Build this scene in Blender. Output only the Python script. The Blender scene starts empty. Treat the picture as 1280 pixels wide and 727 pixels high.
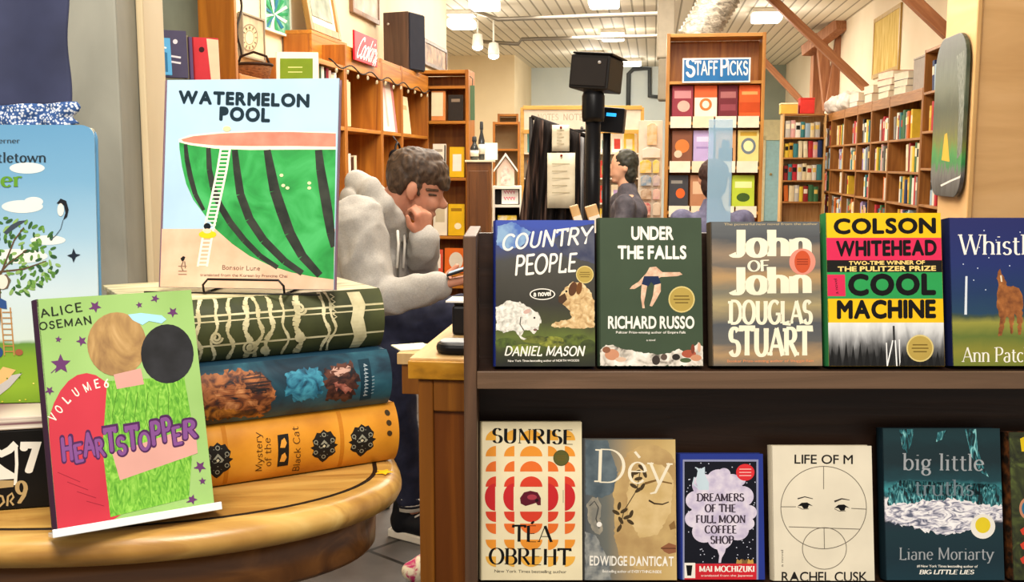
import bpy, bmesh, math, random
from mathutils import Vector, Matrix, noise as mnoise
from mathutils.geometry import delaunay_2d_cdt

random.seed(7)
SC = bpy.context.scene
COL = SC.collection
PI = math.pi

# ------------------------------------------------------------------ camera, world, lights, exposure
FPX, W_PX, H_PX, EYE = 1300.0, 1280, 727, 1.25
PITCH = math.atan((363.5 - 203.0) / FPX)
cam = bpy.data.objects.new('camera', bpy.data.cameras.new('camera'))
COL.objects.link(cam)
cam.location = (0, 0, EYE)
cam.rotation_euler = (PI / 2 - PITCH, 0, 0)
cam.data.sensor_fit = 'HORIZONTAL'
cam.data.sensor_width = 36.0
cam.data.lens = FPX * 36.0 / W_PX
cam.data.clip_start, cam.data.clip_end = 0.05, 100
SC.camera = cam

SC.view_settings.view_transform = 'Standard'
SC.view_settings.look = 'None'
SC.view_settings.gamma = 1.0
SC.view_settings.use_curve_mapping = False
SC.view_settings.exposure = 0.0
SC.cycles.use_denoising = True
SC.cycles.max_bounces = 6
SC.cycles.sample_clamp_indirect = 6.0

world = bpy.data.worlds.new('world')
SC.world = world
world.use_nodes = True
world.node_tree.nodes['Background'].inputs[0].default_value = (1.0, 0.93, 0.84, 1)
world.node_tree.nodes['Background'].inputs[1].default_value = 0.55

TH = math.atan(175 / 1300.0)           # the shop is turned a little against the camera
RS, RC = math.sin(TH), math.cos(TH)


def room(u, t, z=0.0):
    return Vector((u * RC + t * RS, -u * RS + t * RC, z))


def area(name, loc, target, size, power, color=(1, .9, .76), size_y=None):
    l = bpy.data.lights.new(name, 'AREA')
    l.energy, l.size, l.color = power, size, color
    if size_y:
        l.shape, l.size_y = 'RECTANGLE', size_y
    o = bpy.data.objects.new(name, l)
    COL.objects.link(o)
    o.location = loc
    o.rotation_euler = (Vector(target) - Vector(loc)).to_track_quat('-Z', 'Y').to_euler()
    return o


area('ceiling_lamp_front', (0.15, -0.25, 2.75), (0.1, 1.6, 0.8), 0.7, 58, (1, .93, .84))
area('ceiling_lamp_table', (-0.75, 0.35, 2.7), (-0.4, 1.2, 0.95), 0.5, 22)
area('ceiling_lamp_reader', room(-0.4, 3.2, 3.2), room(-0.6, 3.6, 0.8), 0.9, 70)
for _t, _e in ((5.5, 190), (9.0, 170), (13.0, 175), (17.5, 330)):
    area('ceiling_lamp_aisle', room(-0.2, _t, 3.22), room(-0.2, _t, 0), 2.4, _e, size_y=2.2)


# ------------------------------------------------------------------ pixel measuring of the photograph
def ray(px, py):
    r = (px - W_PX / 2) / FPX
    u = (H_PX / 2 - py) / FPX
    return Vector((r, math.cos(PITCH) + u * math.sin(PITCH), -math.sin(PITCH) + u * math.cos(PITCH)))


EYEV = Vector((0, 0, EYE))


def hit(px, py, p, n):
    d = ray(px, py)
    return EYEV + d * ((Vector(p) - EYEV).dot(n) / d.dot(n))


def PD(px, py, y):
    return hit(px, py, (0, y, 0), Vector((0, 1, 0)))


def HZ(px, py, z):
    return hit(px, py, (0, 0, z), Vector((0, 0, 1)))


def RU(px, py, u):
    return hit(px, py, room(u, 0), Vector((RC, -RS, 0)))


def RT(px, py, t):
    return hit(px, py, room(0, t), Vector((RS, RC, 0)))


def to_room(p):
    return (p.x * RC - p.y * RS, p.x * RS + p.y * RC, p.z)


def project(p):
    v = Vector(p) - EYEV
    f = v.dot(Vector((0, math.cos(PITCH), -math.sin(PITCH))))
    u = v.dot(Vector((0, math.sin(PITCH), math.cos(PITCH))))
    return (W_PX / 2 + FPX * v.x / f, H_PX / 2 - FPX * u / f)


# ------------------------------------------------------------------ materials
def lin(h):
    h = h.lstrip('#')
    out = []
    for i in (0, 2, 4):
        c = int(h[i:i + 2], 16) / 255
        out.append(c / 12.92 if c <= 0.04045 else ((c + 0.055) / 1.055) ** 2.4)
    return tuple(out) + (1,)


_M = {}


def base_mat(key, rough=0.5, spec=0.35, metal=0.0):
    m = bpy.data.materials.new(key)
    m.use_nodes = True
    b = m.node_tree.nodes['Principled BSDF']
    b.inputs['Roughness'].default_value = rough
    b.inputs['Specular IOR Level'].default_value = spec
    b.inputs['Metallic'].default_value = metal
    return m, m.node_tree, b


def C(h, rough=0.58, spec=0.16, metal=0.0):
    """plain colour with a faint procedural variation"""
    k = ('c', h, rough, metal)
    if k in _M:
        return _M[k]
    m, nt, b = base_mat('colour_' + h.lstrip('#'), rough, spec, metal)
    c = lin(h)
    n = nt.nodes.new('ShaderNodeTexNoise')
    n.inputs['Scale'].default_value = 14
    n.inputs['Detail'].default_value = 3
    r = nt.nodes.new('ShaderNodeValToRGB')
    r.color_ramp.elements[0].position, r.color_ramp.elements[1].position = .3, .7
    r.color_ramp.elements[0].color = tuple(x * .93 for x in c[:3]) + (1,)
    r.color_ramp.elements[1].color = tuple(min(1, x * 1.06) for x in c[:3]) + (1,)
    tc = nt.nodes.new('ShaderNodeTexCoord')
    nt.links.new(tc.outputs['Object'], n.inputs['Vector'])
    nt.links.new(n.outputs['Fac'], r.inputs['Fac'])
    nt.links.new(r.outputs['Color'], b.inputs['Base Color'])
    _M[k] = m
    return m


def glow(h, strength):
    k = ('g', h, strength)
    if k not in _M:
        m, nt, b = base_mat('lit_' + h.lstrip('#'), .5)
        b.inputs['Base Color'].default_value = lin(h)
        b.inputs['Emission Color'].default_value = lin(h)
        b.inputs['Emission Strength'].default_value = strength
        _M[k] = m
    return _M[k]


def ramp_node(nt, stops):
    r = nt.nodes.new('ShaderNodeValToRGB')
    el = r.color_ramp.elements
    el[0].position, el[0].color = stops[0][0], lin(stops[0][1])
    el[1].position, el[1].color = stops[-1][0], lin(stops[-1][1])
    for p, h in stops[1:-1]:
        e = el.new(p)
        e.color = lin(h)
    return r


def mottle(key, stops, scale=8, detail=5, stretch=(1, 1, 1), rough=.5, dist=0.0, bump=0.0, spec=.3, offset=(0, 0, 0), rot=(0, 0, 0)):
    if key in _M:
        return _M[key]
    m, nt, b = base_mat(key, rough, spec)
    tc = nt.nodes.new('ShaderNodeTexCoord')
    mp = nt.nodes.new('ShaderNodeMapping')
    mp.inputs['Scale'].default_value = stretch
    mp.inputs['Location'].default_value = offset
    mp.inputs['Rotation'].default_value = rot
    n = nt.nodes.new('ShaderNodeTexNoise')
    n.inputs['Scale'].default_value, n.inputs['Detail'].default_value, n.inputs['Distortion'].default_value = scale, detail, dist
    r = ramp_node(nt, stops)
    L = nt.links.new
    L(tc.outputs['Object'], mp.inputs['Vector'])
    L(mp.outputs['Vector'], n.inputs['Vector'])
    L(n.outputs['Fac'], r.inputs['Fac'])
    L(r.outputs['Color'], b.inputs['Base Color'])
    if bump:
        bp = nt.nodes.new('ShaderNodeBump')
        bp.inputs['Strength'].default_value, bp.inputs['Distance'].default_value = bump, .01
        L(n.outputs['Fac'], bp.inputs['Height'])
        L(bp.outputs['Normal'], b.inputs['Normal'])
    _M[key] = m
    return m


def wood(key, dark, light, axis='Z', scale=1.0, rough=.42, spec=.4):
    st = {'X': (.6, 9, 9), 'Y': (9, .6, 9), 'Z': (9, 9, .6)}[axis]
    st = tuple(s * scale for s in st)
    mid = '%02x%02x%02x' % tuple((int(dark[i:i + 2], 16) + int(light[i:i + 2], 16)) // 2 for i in (0, 2, 4))
    return mottle(key, [(.28, dark), (.5, mid), (.72, light)], 3.2, 7, st, rough, 1.2, .12, spec)


def grad(key, h, stops, amt=.15, nscale=12, axis='Z', stretch=(1, 1, 1), rough=.45, dist=.6, off=0.0):
    """printed picture: a colour sequence along the sheet (0..h), broken up by noise"""
    m, nt, b = base_mat(key, rough)
    L = nt.links.new
    tc = nt.nodes.new('ShaderNodeTexCoord')
    sp = nt.nodes.new('ShaderNodeSeparateXYZ')
    L(tc.outputs['Object'], sp.inputs[0])
    mp = nt.nodes.new('ShaderNodeMapping')
    mp.inputs['Scale'].default_value = stretch
    mp.inputs['Location'].default_value = (off, off * .7, off * 1.3)
    L(tc.outputs['Object'], mp.inputs['Vector'])
    n = nt.nodes.new('ShaderNodeTexNoise')
    n.inputs['Scale'].default_value, n.inputs['Detail'].default_value, n.inputs['Distortion'].default_value = nscale, 6, dist
    L(mp.outputs['Vector'], n.inputs['Vector'])
    dv = nt.nodes.new('ShaderNodeMath')
    dv.operation = 'DIVIDE'
    L(sp.outputs[axis], dv.inputs[0])
    dv.inputs[1].default_value = h
    ma = nt.nodes.new('ShaderNodeMath')
    ma.operation = 'MULTIPLY_ADD'
    L(n.outputs['Fac'], ma.inputs[0])
    ma.inputs[1].default_value = amt * 2
    ma.inputs[2].default_value = -amt
    ad = nt.nodes.new('ShaderNodeMath')
    ad.operation = 'ADD'
    L(dv.outputs[0], ad.inputs[0])
    L(ma.outputs[0], ad.inputs[1])
    r = ramp_node(nt, stops)
    L(ad.outputs[0], r.inputs['Fac'])
    L(r.outputs['Color'], b.inputs['Base Color'])
    return m


def clear(key, h, alpha=.35, rough=.08):
    if key not in _M:
        m, nt, b = base_mat(key, rough, .6)
        b.inputs['Base Color'].default_value = lin(h)
        b.inputs['Alpha'].default_value = alpha
        _M[key] = m
    return _M[key]


# ------------------------------------------------------------------ mesh builder
class MB:
    def __init__(s):
        s.v, s.f, s.mi, s.mats, s.sm = [], [], [], [], []

    def m(s, mat):
        if mat not in s.mats:
            s.mats.append(mat)
        return s.mats.index(mat)

    def add(s, verts, faces, mat, smooth=False):
        o = len(s.v)
        s.v += [tuple(v) for v in verts]
        i = s.m(mat)
        for f in faces:
            s.f.append(tuple(o + k for k in f))
            s.mi.append(i)
            s.sm.append(smooth)
        return s

    def box(s, x0, x1, y0, y1, z0, z1, mat, M=None):
        vs = [Vector((x, y, z)) for z in (z0, z1) for y in (y0, y1) for x in (x0, x1)]
        if M:
            vs = [M @ v for v in vs]
        return s.add(vs, [(0, 2, 3, 1), (4, 5, 7, 6), (0, 1, 5, 4), (2, 6, 7, 3), (0, 4, 6, 2), (1, 3, 7, 5)], mat)

    def prism(s, pts, axis, a0, a1, mat, M=None, smooth=False):
        """outline pts (2-D) drawn out along axis"""
        def mk(p, a):
            return {'Z': Vector((p[0], p[1], a)), 'Y': Vector((p[0], a, p[1])), 'X': Vector((a, p[0], p[1]))}[axis]
        n = len(pts)
        vs = [mk(p, a0) for p in pts] + [mk(p, a1) for p in pts]
        if M:
            vs = [M @ v for v in vs]
        fs = [tuple(range(n))[::-1], tuple(range(n, 2 * n))] + [(i, (i + 1) % n, n + (i + 1) % n, n + i) for i in range(n)]
        return s.add(vs, fs, mat, smooth)

    def tube(s, path, r, mat, seg=10, closed=False):
        path = [Vector(p) for p in path]
        n = len(path)
        rs = r if isinstance(r, (list, tuple)) else [r] * n
        vs, fs = [], []
        up = None
        for i, p in enumerate(path):
            if closed:
                d = path[(i + 1) % n] - path[i - 1]
            else:
                d = path[min(i + 1, n - 1)] - path[max(i - 1, 0)]
            d.normalize()
            if up is None:
                up = d.orthogonal().normalized()
            else:
                up = (up - d * up.dot(d))
                up = up.normalized() if up.length > 1e-6 else d.orthogonal().normalized()
            w = d.cross(up)
            for k in range(seg):
                a = 2 * PI * k / seg
                vs.append(p + (up * math.cos(a) + w * math.sin(a)) * rs[i])
        for i in range(n if closed else n - 1):
            j = (i + 1) % n
            for k in range(seg):
                l = (k + 1) % seg
                fs.append((i * seg + k, i * seg + l, j * seg + l, j * seg + k))
        if not closed:
            fs += [tuple(range(seg))[::-1], tuple((n - 1) * seg + k for k in range(seg))]
        return s.add(vs, fs, mat, True)

    def lathe(s, prof, mat, center=(0, 0, 0), seg=24, M=None):
        c = Vector(center)
        vs, fs = [], []
        for r, z in prof:
            for k in range(seg):
                a = 2 * PI * k / seg
                v = Vector((r * math.cos(a), r * math.sin(a), z)) + c
                vs.append(M @ v if M else v)
        for i in range(len(prof) - 1):
            for k in range(seg):
                l = (k + 1) % seg
                fs.append((i * seg + k, i * seg + l, (i + 1) * seg + l, (i + 1) * seg + k))
        fs += [tuple(range(seg))[::-1], tuple((len(prof) - 1) * seg + k for k in range(seg))]
        return s.add(vs, fs, mat, True)

    def ell(s, c, r, mat, R=None, seg=20, rings=12):
        c = Vector(c)
        vs, fs = [], []
        for i in range(rings + 1):
            th = PI * i / rings
            for k in range(seg):
                a = 2 * PI * k / seg
                v = Vector((r[0] * math.sin(th) * math.cos(a), r[1] * math.sin(th) * math.sin(a), r[2] * math.cos(th)))
                if R:
                    v = R @ v
                vs.append(c + v)
        for i in range(rings):
            for k in range(seg):
                l = (k + 1) % seg
                fs.append((i * seg + k, (i + 1) * seg + k, (i + 1) * seg + l, i * seg + l))
        return s.add(vs, fs, mat, True)

    def cap(s, p0, p1, r0, r1, mat, seg=14):
        """tapered limb with round ends"""
        p0, p1 = Vector(p0), Vector(p1)
        d = (p1 - p0).normalized()
        path, rs = [], []
        for k in range(5):
            a = -PI / 2 + PI / 2 * k / 4
            path.append(p0 + d * r0 * math.sin(a))
            rs.append(max(r0 * math.cos(a), r0 * .05))
        for k in range(5):
            a = PI / 2 * k / 4
            path.append(p1 + d * r1 * math.sin(a))
            rs.append(max(r1 * math.cos(a), r1 * .05))
        return s.tube(path, rs, mat, seg)

    def build(s, name, parent=None, bevel=0.0, M=None, sub=0, autosm=False):
        me = bpy.data.meshes.new(name)
        me.from_pydata(s.v, [], s.f)
        for m in s.mats:
            me.materials.append(m)
        me.polygons.foreach_set('material_index', s.mi)
        me.polygons.foreach_set('use_smooth', s.sm)
        me.update()
        o = bpy.data.objects.new(name, me)
        COL.objects.link(o)
        if parent:
            o.parent = parent
        if M is not None:
            o.matrix_world = M
        if bevel:
            b = o.modifiers.new('edge', 'BEVEL')
            b.width, b.segments, b.limit_method = bevel, 2, 'ANGLE'
        if sub:
            q = o.modifiers.new('sub', 'SUBSURF')
            q.levels = q.render_levels = sub
        return o


def tag(o, label, cat, group=None):
    o['label'], o['category'] = label, cat
    if group:
        o['group'] = group
    return o


def struct(o):
    o['kind'] = 'structure'
    return o


def thing(name, label, cat, M=None, loc=None, rotz=0.0, group=None):
    o = bpy.data.objects.new(name, None)
    COL.objects.link(o)
    o.empty_display_size = .05
    if M is None:
        M = Matrix.Translation(Vector(loc or (0, 0, 0))) @ Matrix.Rotation(rotz, 4, 'Z')
    o.matrix_world = M
    return tag(o, label, cat, group)


def bake(o):
    """apply an object's modifiers into its mesh"""
    dg = bpy.context.evaluated_depsgraph_get()
    me = bpy.data.meshes.new_from_object(o.evaluated_get(dg))
    o.modifiers.clear()
    old = o.data
    o.data = me
    bpy.data.meshes.remove(old)
    return o


def fuse(mb, name, parent, voxel, smooth=4, fold=0.0, fscale=20, stretch=(1, 1, 1)):
    """merge overlapping pieces into one continuous skin"""
    mat = mb.mats[0]
    o = mb.build(name, parent)
    r = o.modifiers.new('r', 'REMESH')
    r.mode, r.voxel_size, r.use_smooth_shade = 'VOXEL', voxel, True
    if smooth:
        q = o.modifiers.new('s', 'SMOOTH')
        q.factor, q.iterations = .5, smooth
    bake(o)
    if fold:
        me = o.data
        ns = [v.normal.copy() for v in me.vertices]
        for v, n in zip(me.vertices, ns):
            c = v.co
            k = mnoise.noise(Vector((c.x * stretch[0], c.y * stretch[1], c.z * stretch[2])) * fscale)
            k2 = mnoise.noise(Vector((c.x * stretch[0] + 5, c.y * stretch[1], c.z * stretch[2])) * fscale * 2.3)
            v.co = c + n * fold * ((1 - abs(k) * 2.4) * .7 + k2 * .4)
        me.update()
    o.data.materials.clear()
    o.data.materials.append(mat)
    for p in o.data.polygons:
        p.use_smooth = True
        p.material_index = 0
    return o


ORD = ['first', 'second', 'third', 'fourth', 'fifth', 'sixth', 'seventh', 'eighth', 'ninth', 'tenth', 'eleventh', 'twelfth',
       'thirteenth', 'fourteenth', 'fifteenth', 'sixteenth', 'seventeenth', 'eighteenth', 'nineteenth', 'twentieth']

# ------------------------------------------------------------------ lettering
_BF = {}


def bfont(ch, bold=0.0):
    """outline letters of the built-in face as flat triangles; cap height 1"""
    k = (ch, bold)
    if k in _BF:
        return _BF[k]
    cu = bpy.data.curves.new('letter', 'FONT')
    cu.body = ch
    cu.resolution_u = 4
    cu.offset = bold
    ob = bpy.data.objects.new('letter', cu)
    me = bpy.data.meshes.new_from_object(ob)
    vs = [(v.co.x, v.co.y) for v in me.vertices]
    fs = [tuple(p.vertices) for p in me.polygons]
    bpy.data.objects.remove(ob)
    bpy.data.curves.remove(cu)
    bpy.data.meshes.remove(me)
    _BF[k] = (vs, fs)
    return _BF[k]


_UN = {}


def union(key, vs, fs):
    """one clean outline out of overlapping strokes"""
    if key in _UN:
        return _UN[key]
    tri = []
    for f in fs:
        for k in range(1, len(f) - 1):
            t = [f[0], f[k], f[k + 1]]
            (ax, ay), (bx, by), (cx, cy) = (vs[i] for i in t)
            ar = (bx - ax) * (cy - ay) - (cx - ax) * (by - ay)
            if abs(ar) > 1e-7:
                tri.append(t if ar > 0 else t[::-1])
    r = delaunay_2d_cdt([Vector(v) for v in vs], [], tri, 1, 1e-5)
    V, F, OF = r[0], r[2], r[5]
    out = ([(v.x, v.y) for v in V], [tuple(f) for f, o in zip(F, OF) if o])
    _UN[key] = out
    return out


_CAP = []


def sans(text, bold=0.0, track=.06):
    """letters side by side; returns list of (verts, faces) and total width, in cap heights"""
    if not _CAP:
        v = bfont('H')[0]
        _CAP.append(max(p[1] for p in v) - min(p[1] for p in v))
    cap = _CAP[0]
    x, out = 0.0, []
    for ch in text:
        if ch == ' ':
            x += .38
            continue
        vs, fs = bfont(ch)
        if not vs:
            continue
        if bold:
            v0, f0, vs, fs = vs, fs, list(vs), list(fs)
            for k in range(8):
                dx, dy = bold * math.cos(k * PI / 4), bold * math.sin(k * PI / 4)
                n0 = len(vs)
                vs += [(p[0] + dx, p[1] + dy) for p in v0]
                fs += [tuple(i + n0 for i in f) for f in f0]
            vs, fs = union((ch, bold), vs, fs)
        a, b = min(p[0] for p in vs), max(p[0] for p in vs)
        out.append(([((p[0] - a) / cap + x, p[1] / cap) for p in vs], fs))
        x += (b - a) / cap + track
    return out, max(x - track, .01)


def arc(cx, cy, rx, ry, a0, a1, n=14):
    return [(cx + rx * math.cos(math.radians(a0 + (a1 - a0) * i / n)), cy + ry * math.sin(math.radians(a0 + (a1 - a0) * i / n))) for i in range(n + 1)]


# pen letters: width, strokes (lists of points), serif spots; cap height 1, small letters .64
def _glyphs():
    G = {}
    l = lambda *p: list(p)
    A = arc
    G['A'] = (.78, [l((.04, 0), (.38, 1)), l((.38, 1), (.74, 0)), l((.17, .34), (.6, .34))], [(.04, 0), (.74, 0)])
    G['B'] = (.66, [l((.12, 0), (.12, 1)), l((.12, 1), (.32, 1)) + A(.32, .76, .24, .24, 90, -90) + l((.12, .52)), l((.12, .52), (.36, .52)) + A(.36, .26, .26, .26, 90, -90) + l((.12, 0))], [(.06, 0), (.06, 1)])
    G['C'] = (.74, [A(.42, .5, .36, .5, 48, 312, 20)], [])
    G['D'] = (.84, [l((.14, 0), (.14, 1)), l((.14, 1), (.36, 1)) + A(.36, .5, .42, .5, 90, -90, 18) + l((.14, 0))], [(.08, 0), (.08, 1)])
    G['E'] = (.62, [l((.12, 0), (.12, 1)), l((.12, 1), (.54, 1)), l((.12, .52), (.46, .52)), l((.12, 0), (.56, 0))], [(.1, 0), (.1, 1)])
    G['F'] = (.58, [l((.12, 0), (.12, 1)), l((.12, 1), (.54, 1)), l((.12, .52), (.46, .52))], [(.12, 0), (.1, 1)])
    G['G'] = (.8, [A(.42, .5, .36, .5, 48, 350, 20), l((.76, .42), (.76, .06)), l((.5, .42), (.8, .42))], [])
    G['H'] = (.8, [l((.13, 0), (.13, 1)), l((.66, 0), (.66, 1)), l((.13, .52), (.66, .52))], [(.13, 0), (.13, 1), (.66, 0), (.66, 1)])
    G['I'] = (.28, [l((.14, 0), (.14, 1))], [(.14, 0), (.14, 1)])
    G['J'] = (.5, [l((.34, 1), (.34, .22)) + A(.2, .2, .14, .2, 0, -150, 8)], [(.34, 1)])
    G['Q'] = (.86, [A(.43, .5, .36, .5, 0, 360, 26), l((.5, .2), (.8, -.1))], [])
    G['K'] = (.74, [l((.13, 0), (.13, 1)), l((.6, 1), (.15, .45)), l((.3, .6), (.66, 0))], [(.13, 0), (.13, 1), (.66, 0)])
    G['L'] = (.6, [l((.12, 0), (.12, 1)), l((.12, 0), (.54, 0), (.54, .12))], [(.12, 1), (.1, 0)])
    G['M'] = (.98, [l((.12, 0), (.12, 1)), l((.12, 1), (.48, .1)), l((.48, .1), (.84, 1)), l((.84, 1), (.84, 0))], [(.12, 0), (.84, 0)])
    G['N'] = (.82, [l((.12, 0), (.12, 1)), l((.12, 1), (.68, 0)), l((.68, 0), (.68, 1))], [(.12, 0), (.68, 1)])
    G['O'] = (.86, [A(.43, .5, .36, .5, 0, 360, 26)], [])
    G['P'] = (.64, [l((.12, 0), (.12, 1)), l((.12, 1), (.34, 1)) + A(.34, .74, .24, .26, 90, -90) + l((.12, .48))], [(.12, 0), (.06, 1)])
    G['R'] = (.72, [l((.12, 0), (.12, 1)), l((.12, 1), (.34, 1)) + A(.34, .75, .23, .25, 90, -90) + l((.12, .5)), l((.32, .5), (.66, 0))], [(.12, 0), (.06, 1), (.66, 0)])
    G['S'] = (.6, [A(.3, .75, .2, .25, 30, 250, 14)[:-1] + A(.31, .26, .22, .26, 85, -160, 16)], [])
    G['T'] = (.7, [l((.35, 0), (.35, 1)), l((.02, .88), (.02, 1), (.68, 1), (.68, .88))], [(.35, 0)])
    G['U'] = (.78, [l((.13, 1), (.13, .3)) + A(.39, .3, .26, .3, 180, 360) + l((.65, 1))], [(.13, 1), (.65, 1)])
    G['V'] = (.76, [l((.04, 1), (.38, 0)), l((.38, 0), (.72, 1))], [(.04, 1), (.72, 1)])
    G['W'] = (1.1, [l((.04, 1), (.3, 0)), l((.3, 0), (.55, .95)), l((.55, .95), (.8, 0)), l((.8, 0), (1.06, 1))], [(.04, 1), (.55, 1), (1.06, 1)])
    G['X'] = (.72, [l((.06, 1), (.66, 0)), l((.64, 1), (.06, 0))], [])
    G['Y'] = (.74, [l((.04, 1), (.37, .48)), l((.7, 1), (.37, .48)), l((.37, .48), (.37, 0))], [(.37, 0), (.04, 1), (.7, 1)])
    G['Z'] = (.68, [l((.06, 1), (.6, 1)), l((.6, 1), (.06, 0)), l((.06, 0), (.62, 0))], [])
    x = .64
    G['a'] = (.56, [l((.44, 0), (.44, .44)) + A(.27, .44, .17, .2, 0, 150, 8), A(.25, .17, .19, .19, 60, 330, 14)], [])
    G['b'] = (.62, [l((.12, 0), (.12, 1)), A(.33, .32, .21, .32, 150, -150, 18)], [(.09, 1)])
    G['c'] = (.54, [A(.3, .32, .23, .32, 45, 315, 16)], [])
    G['d'] = (.62, [l((.5, 0), (.5, 1)), A(.29, .32, .21, .32, 30, 330, 18)], [(.47, 1), (.53, 0)])
    G['e'] = (.56, [l((.08, .36), (.5, .36)), A(.29, .32, .22, .32, 8, 318, 18)], [])
    G['f'] = (.4, [l((.16, 0), (.16, .8)) + A(.3, .8, .14, .2, 180, 40, 8), l((.03, x), (.34, x))], [(.16, 0)])
    G['g'] = (.56, [A(.26, .42, .18, .22, 0, 360, 18), l((.14, .24), (.12, .1), (.4, .06)) + A(.28, -.12, .2, .18, 60, -270, 18), l((.42, .56), (.54, .64))], [])
    G['h'] = (.64, [l((.12, 0), (.12, 1)), l((.12, .42)) + A(.32, .42, .2, .22, 170, 0, 10) + l((.52, 0))], [(.12, 0), (.09, 1), (.52, 0)])
    G['i'] = (.28, [l((.14, 0), (.14, x)), l((.14, .86), (.14, .9))], [(.14, 0), (.11, x)])
    G['k'] = (.62, [l((.12, 0), (.12, 1)), l((.5, x), (.14, .28)), l((.26, .38), (.56, 0))], [(.12, 0), (.09, 1), (.56, 0)])
    G['l'] = (.28, [l((.14, 0), (.14, 1))], [(.14, 0), (.11, 1)])
    G['m'] = (.96, [l((.12, 0), (.12, x)), l((.12, .42)) + A(.3, .42, .18, .22, 170, 0, 10) + l((.48, 0)), l((.48, .42)) + A(.66, .42, .18, .22, 170, 0, 10) + l((.84, 0))], [(.12, 0), (.09, x), (.48, 0), (.84, 0)])
    G['n'] = (.64, [l((.12, 0), (.12, x)), l((.12, .42)) + A(.32, .42, .2, .22, 170, 0, 10) + l((.52, 0))], [(.12, 0), (.09, x), (.52, 0)])
    G['o'] = (.6, [A(.3, .32, .23, .32, 0, 360, 20)], [])
    G['p'] = (.62, [l((.12, -.32), (.12, x)), A(.33, .32, .21, .32, 150, -150, 18)], [(.12, -.32), (.09, x)])
    G['r'] = (.44, [l((.12, 0), (.12, x)), l((.12, .4)) + A(.3, .44, .18, .2, 170, 50, 8)], [(.12, 0), (.09, x)])
    G['s'] = (.46, [A(.24, .48, .15, .16, 30, 250, 10)[:-1] + A(.24, .16, .17, .16, 80, -160, 12)], [])
    G['t'] = (.4, [l((.17, .84), (.17, .16)) + A(.3, .16, .13, .16, 180, 310, 8), l((.03, x), (.36, x))], [])
    G['u'] = (.64, [l((.12, x), (.12, .22)) + A(.32, .22, .2, .22, 180, 350, 10), l((.52, x), (.52, 0))], [(.09, x), (.49, x), (.55, 0)])
    G['v'] = (.58, [l((.04, x), (.29, 0)), l((.29, 0), (.54, x))], [(.04, x), (.54, x)])
    G['w'] = (.88, [l((.04, x), (.24, 0)), l((.24, 0), (.44, .6)), l((.44, .6), (.64, 0)), l((.64, 0), (.84, x))], [(.04, x), (.44, x), (.84, x)])
    G['y'] = (.6, [l((.04, x), (.3, 0)), l((.56, x), (.3, 0), (.2, -.26), (.06, -.3))], [(.04, x), (.56, x)])
    G['è'] = (.56, G['e'][1] + [l((.2, .96), (.34, .78))], [])
    G['É'] = (.62, G['E'][1] + [l((.28, 1.12), (.42, 1.28))], G['E'][2])
    G['6'] = (.6, [l((.46, .96), (.2, .62), (.1, .34)) + A(.3, .28, .2, .28, 170, -180, 18)], [])
    G['7'] = (.6, [l((.06, .86), (.06, 1), (.54, 1), (.24, 0))], [])
    G['9'] = (.6, [l((.16, .04), (.4, .36), (.5, .66)) + A(.3, .72, .2, .28, -10, -370, 18)], [])
    G['&'] = (.7, [l((.64, .4), (.4, 0), (.1, .2), (.5, .8), (.3, 1), (.16, .8), (.62, 0))], [])
    G['.'] = (.2, [l((.1, 0), (.1, .03))], [])
    G['-'] = (.34, [l((.05, .34), (.29, .34))], [])
    return G


GL = _glyphs()


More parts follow.
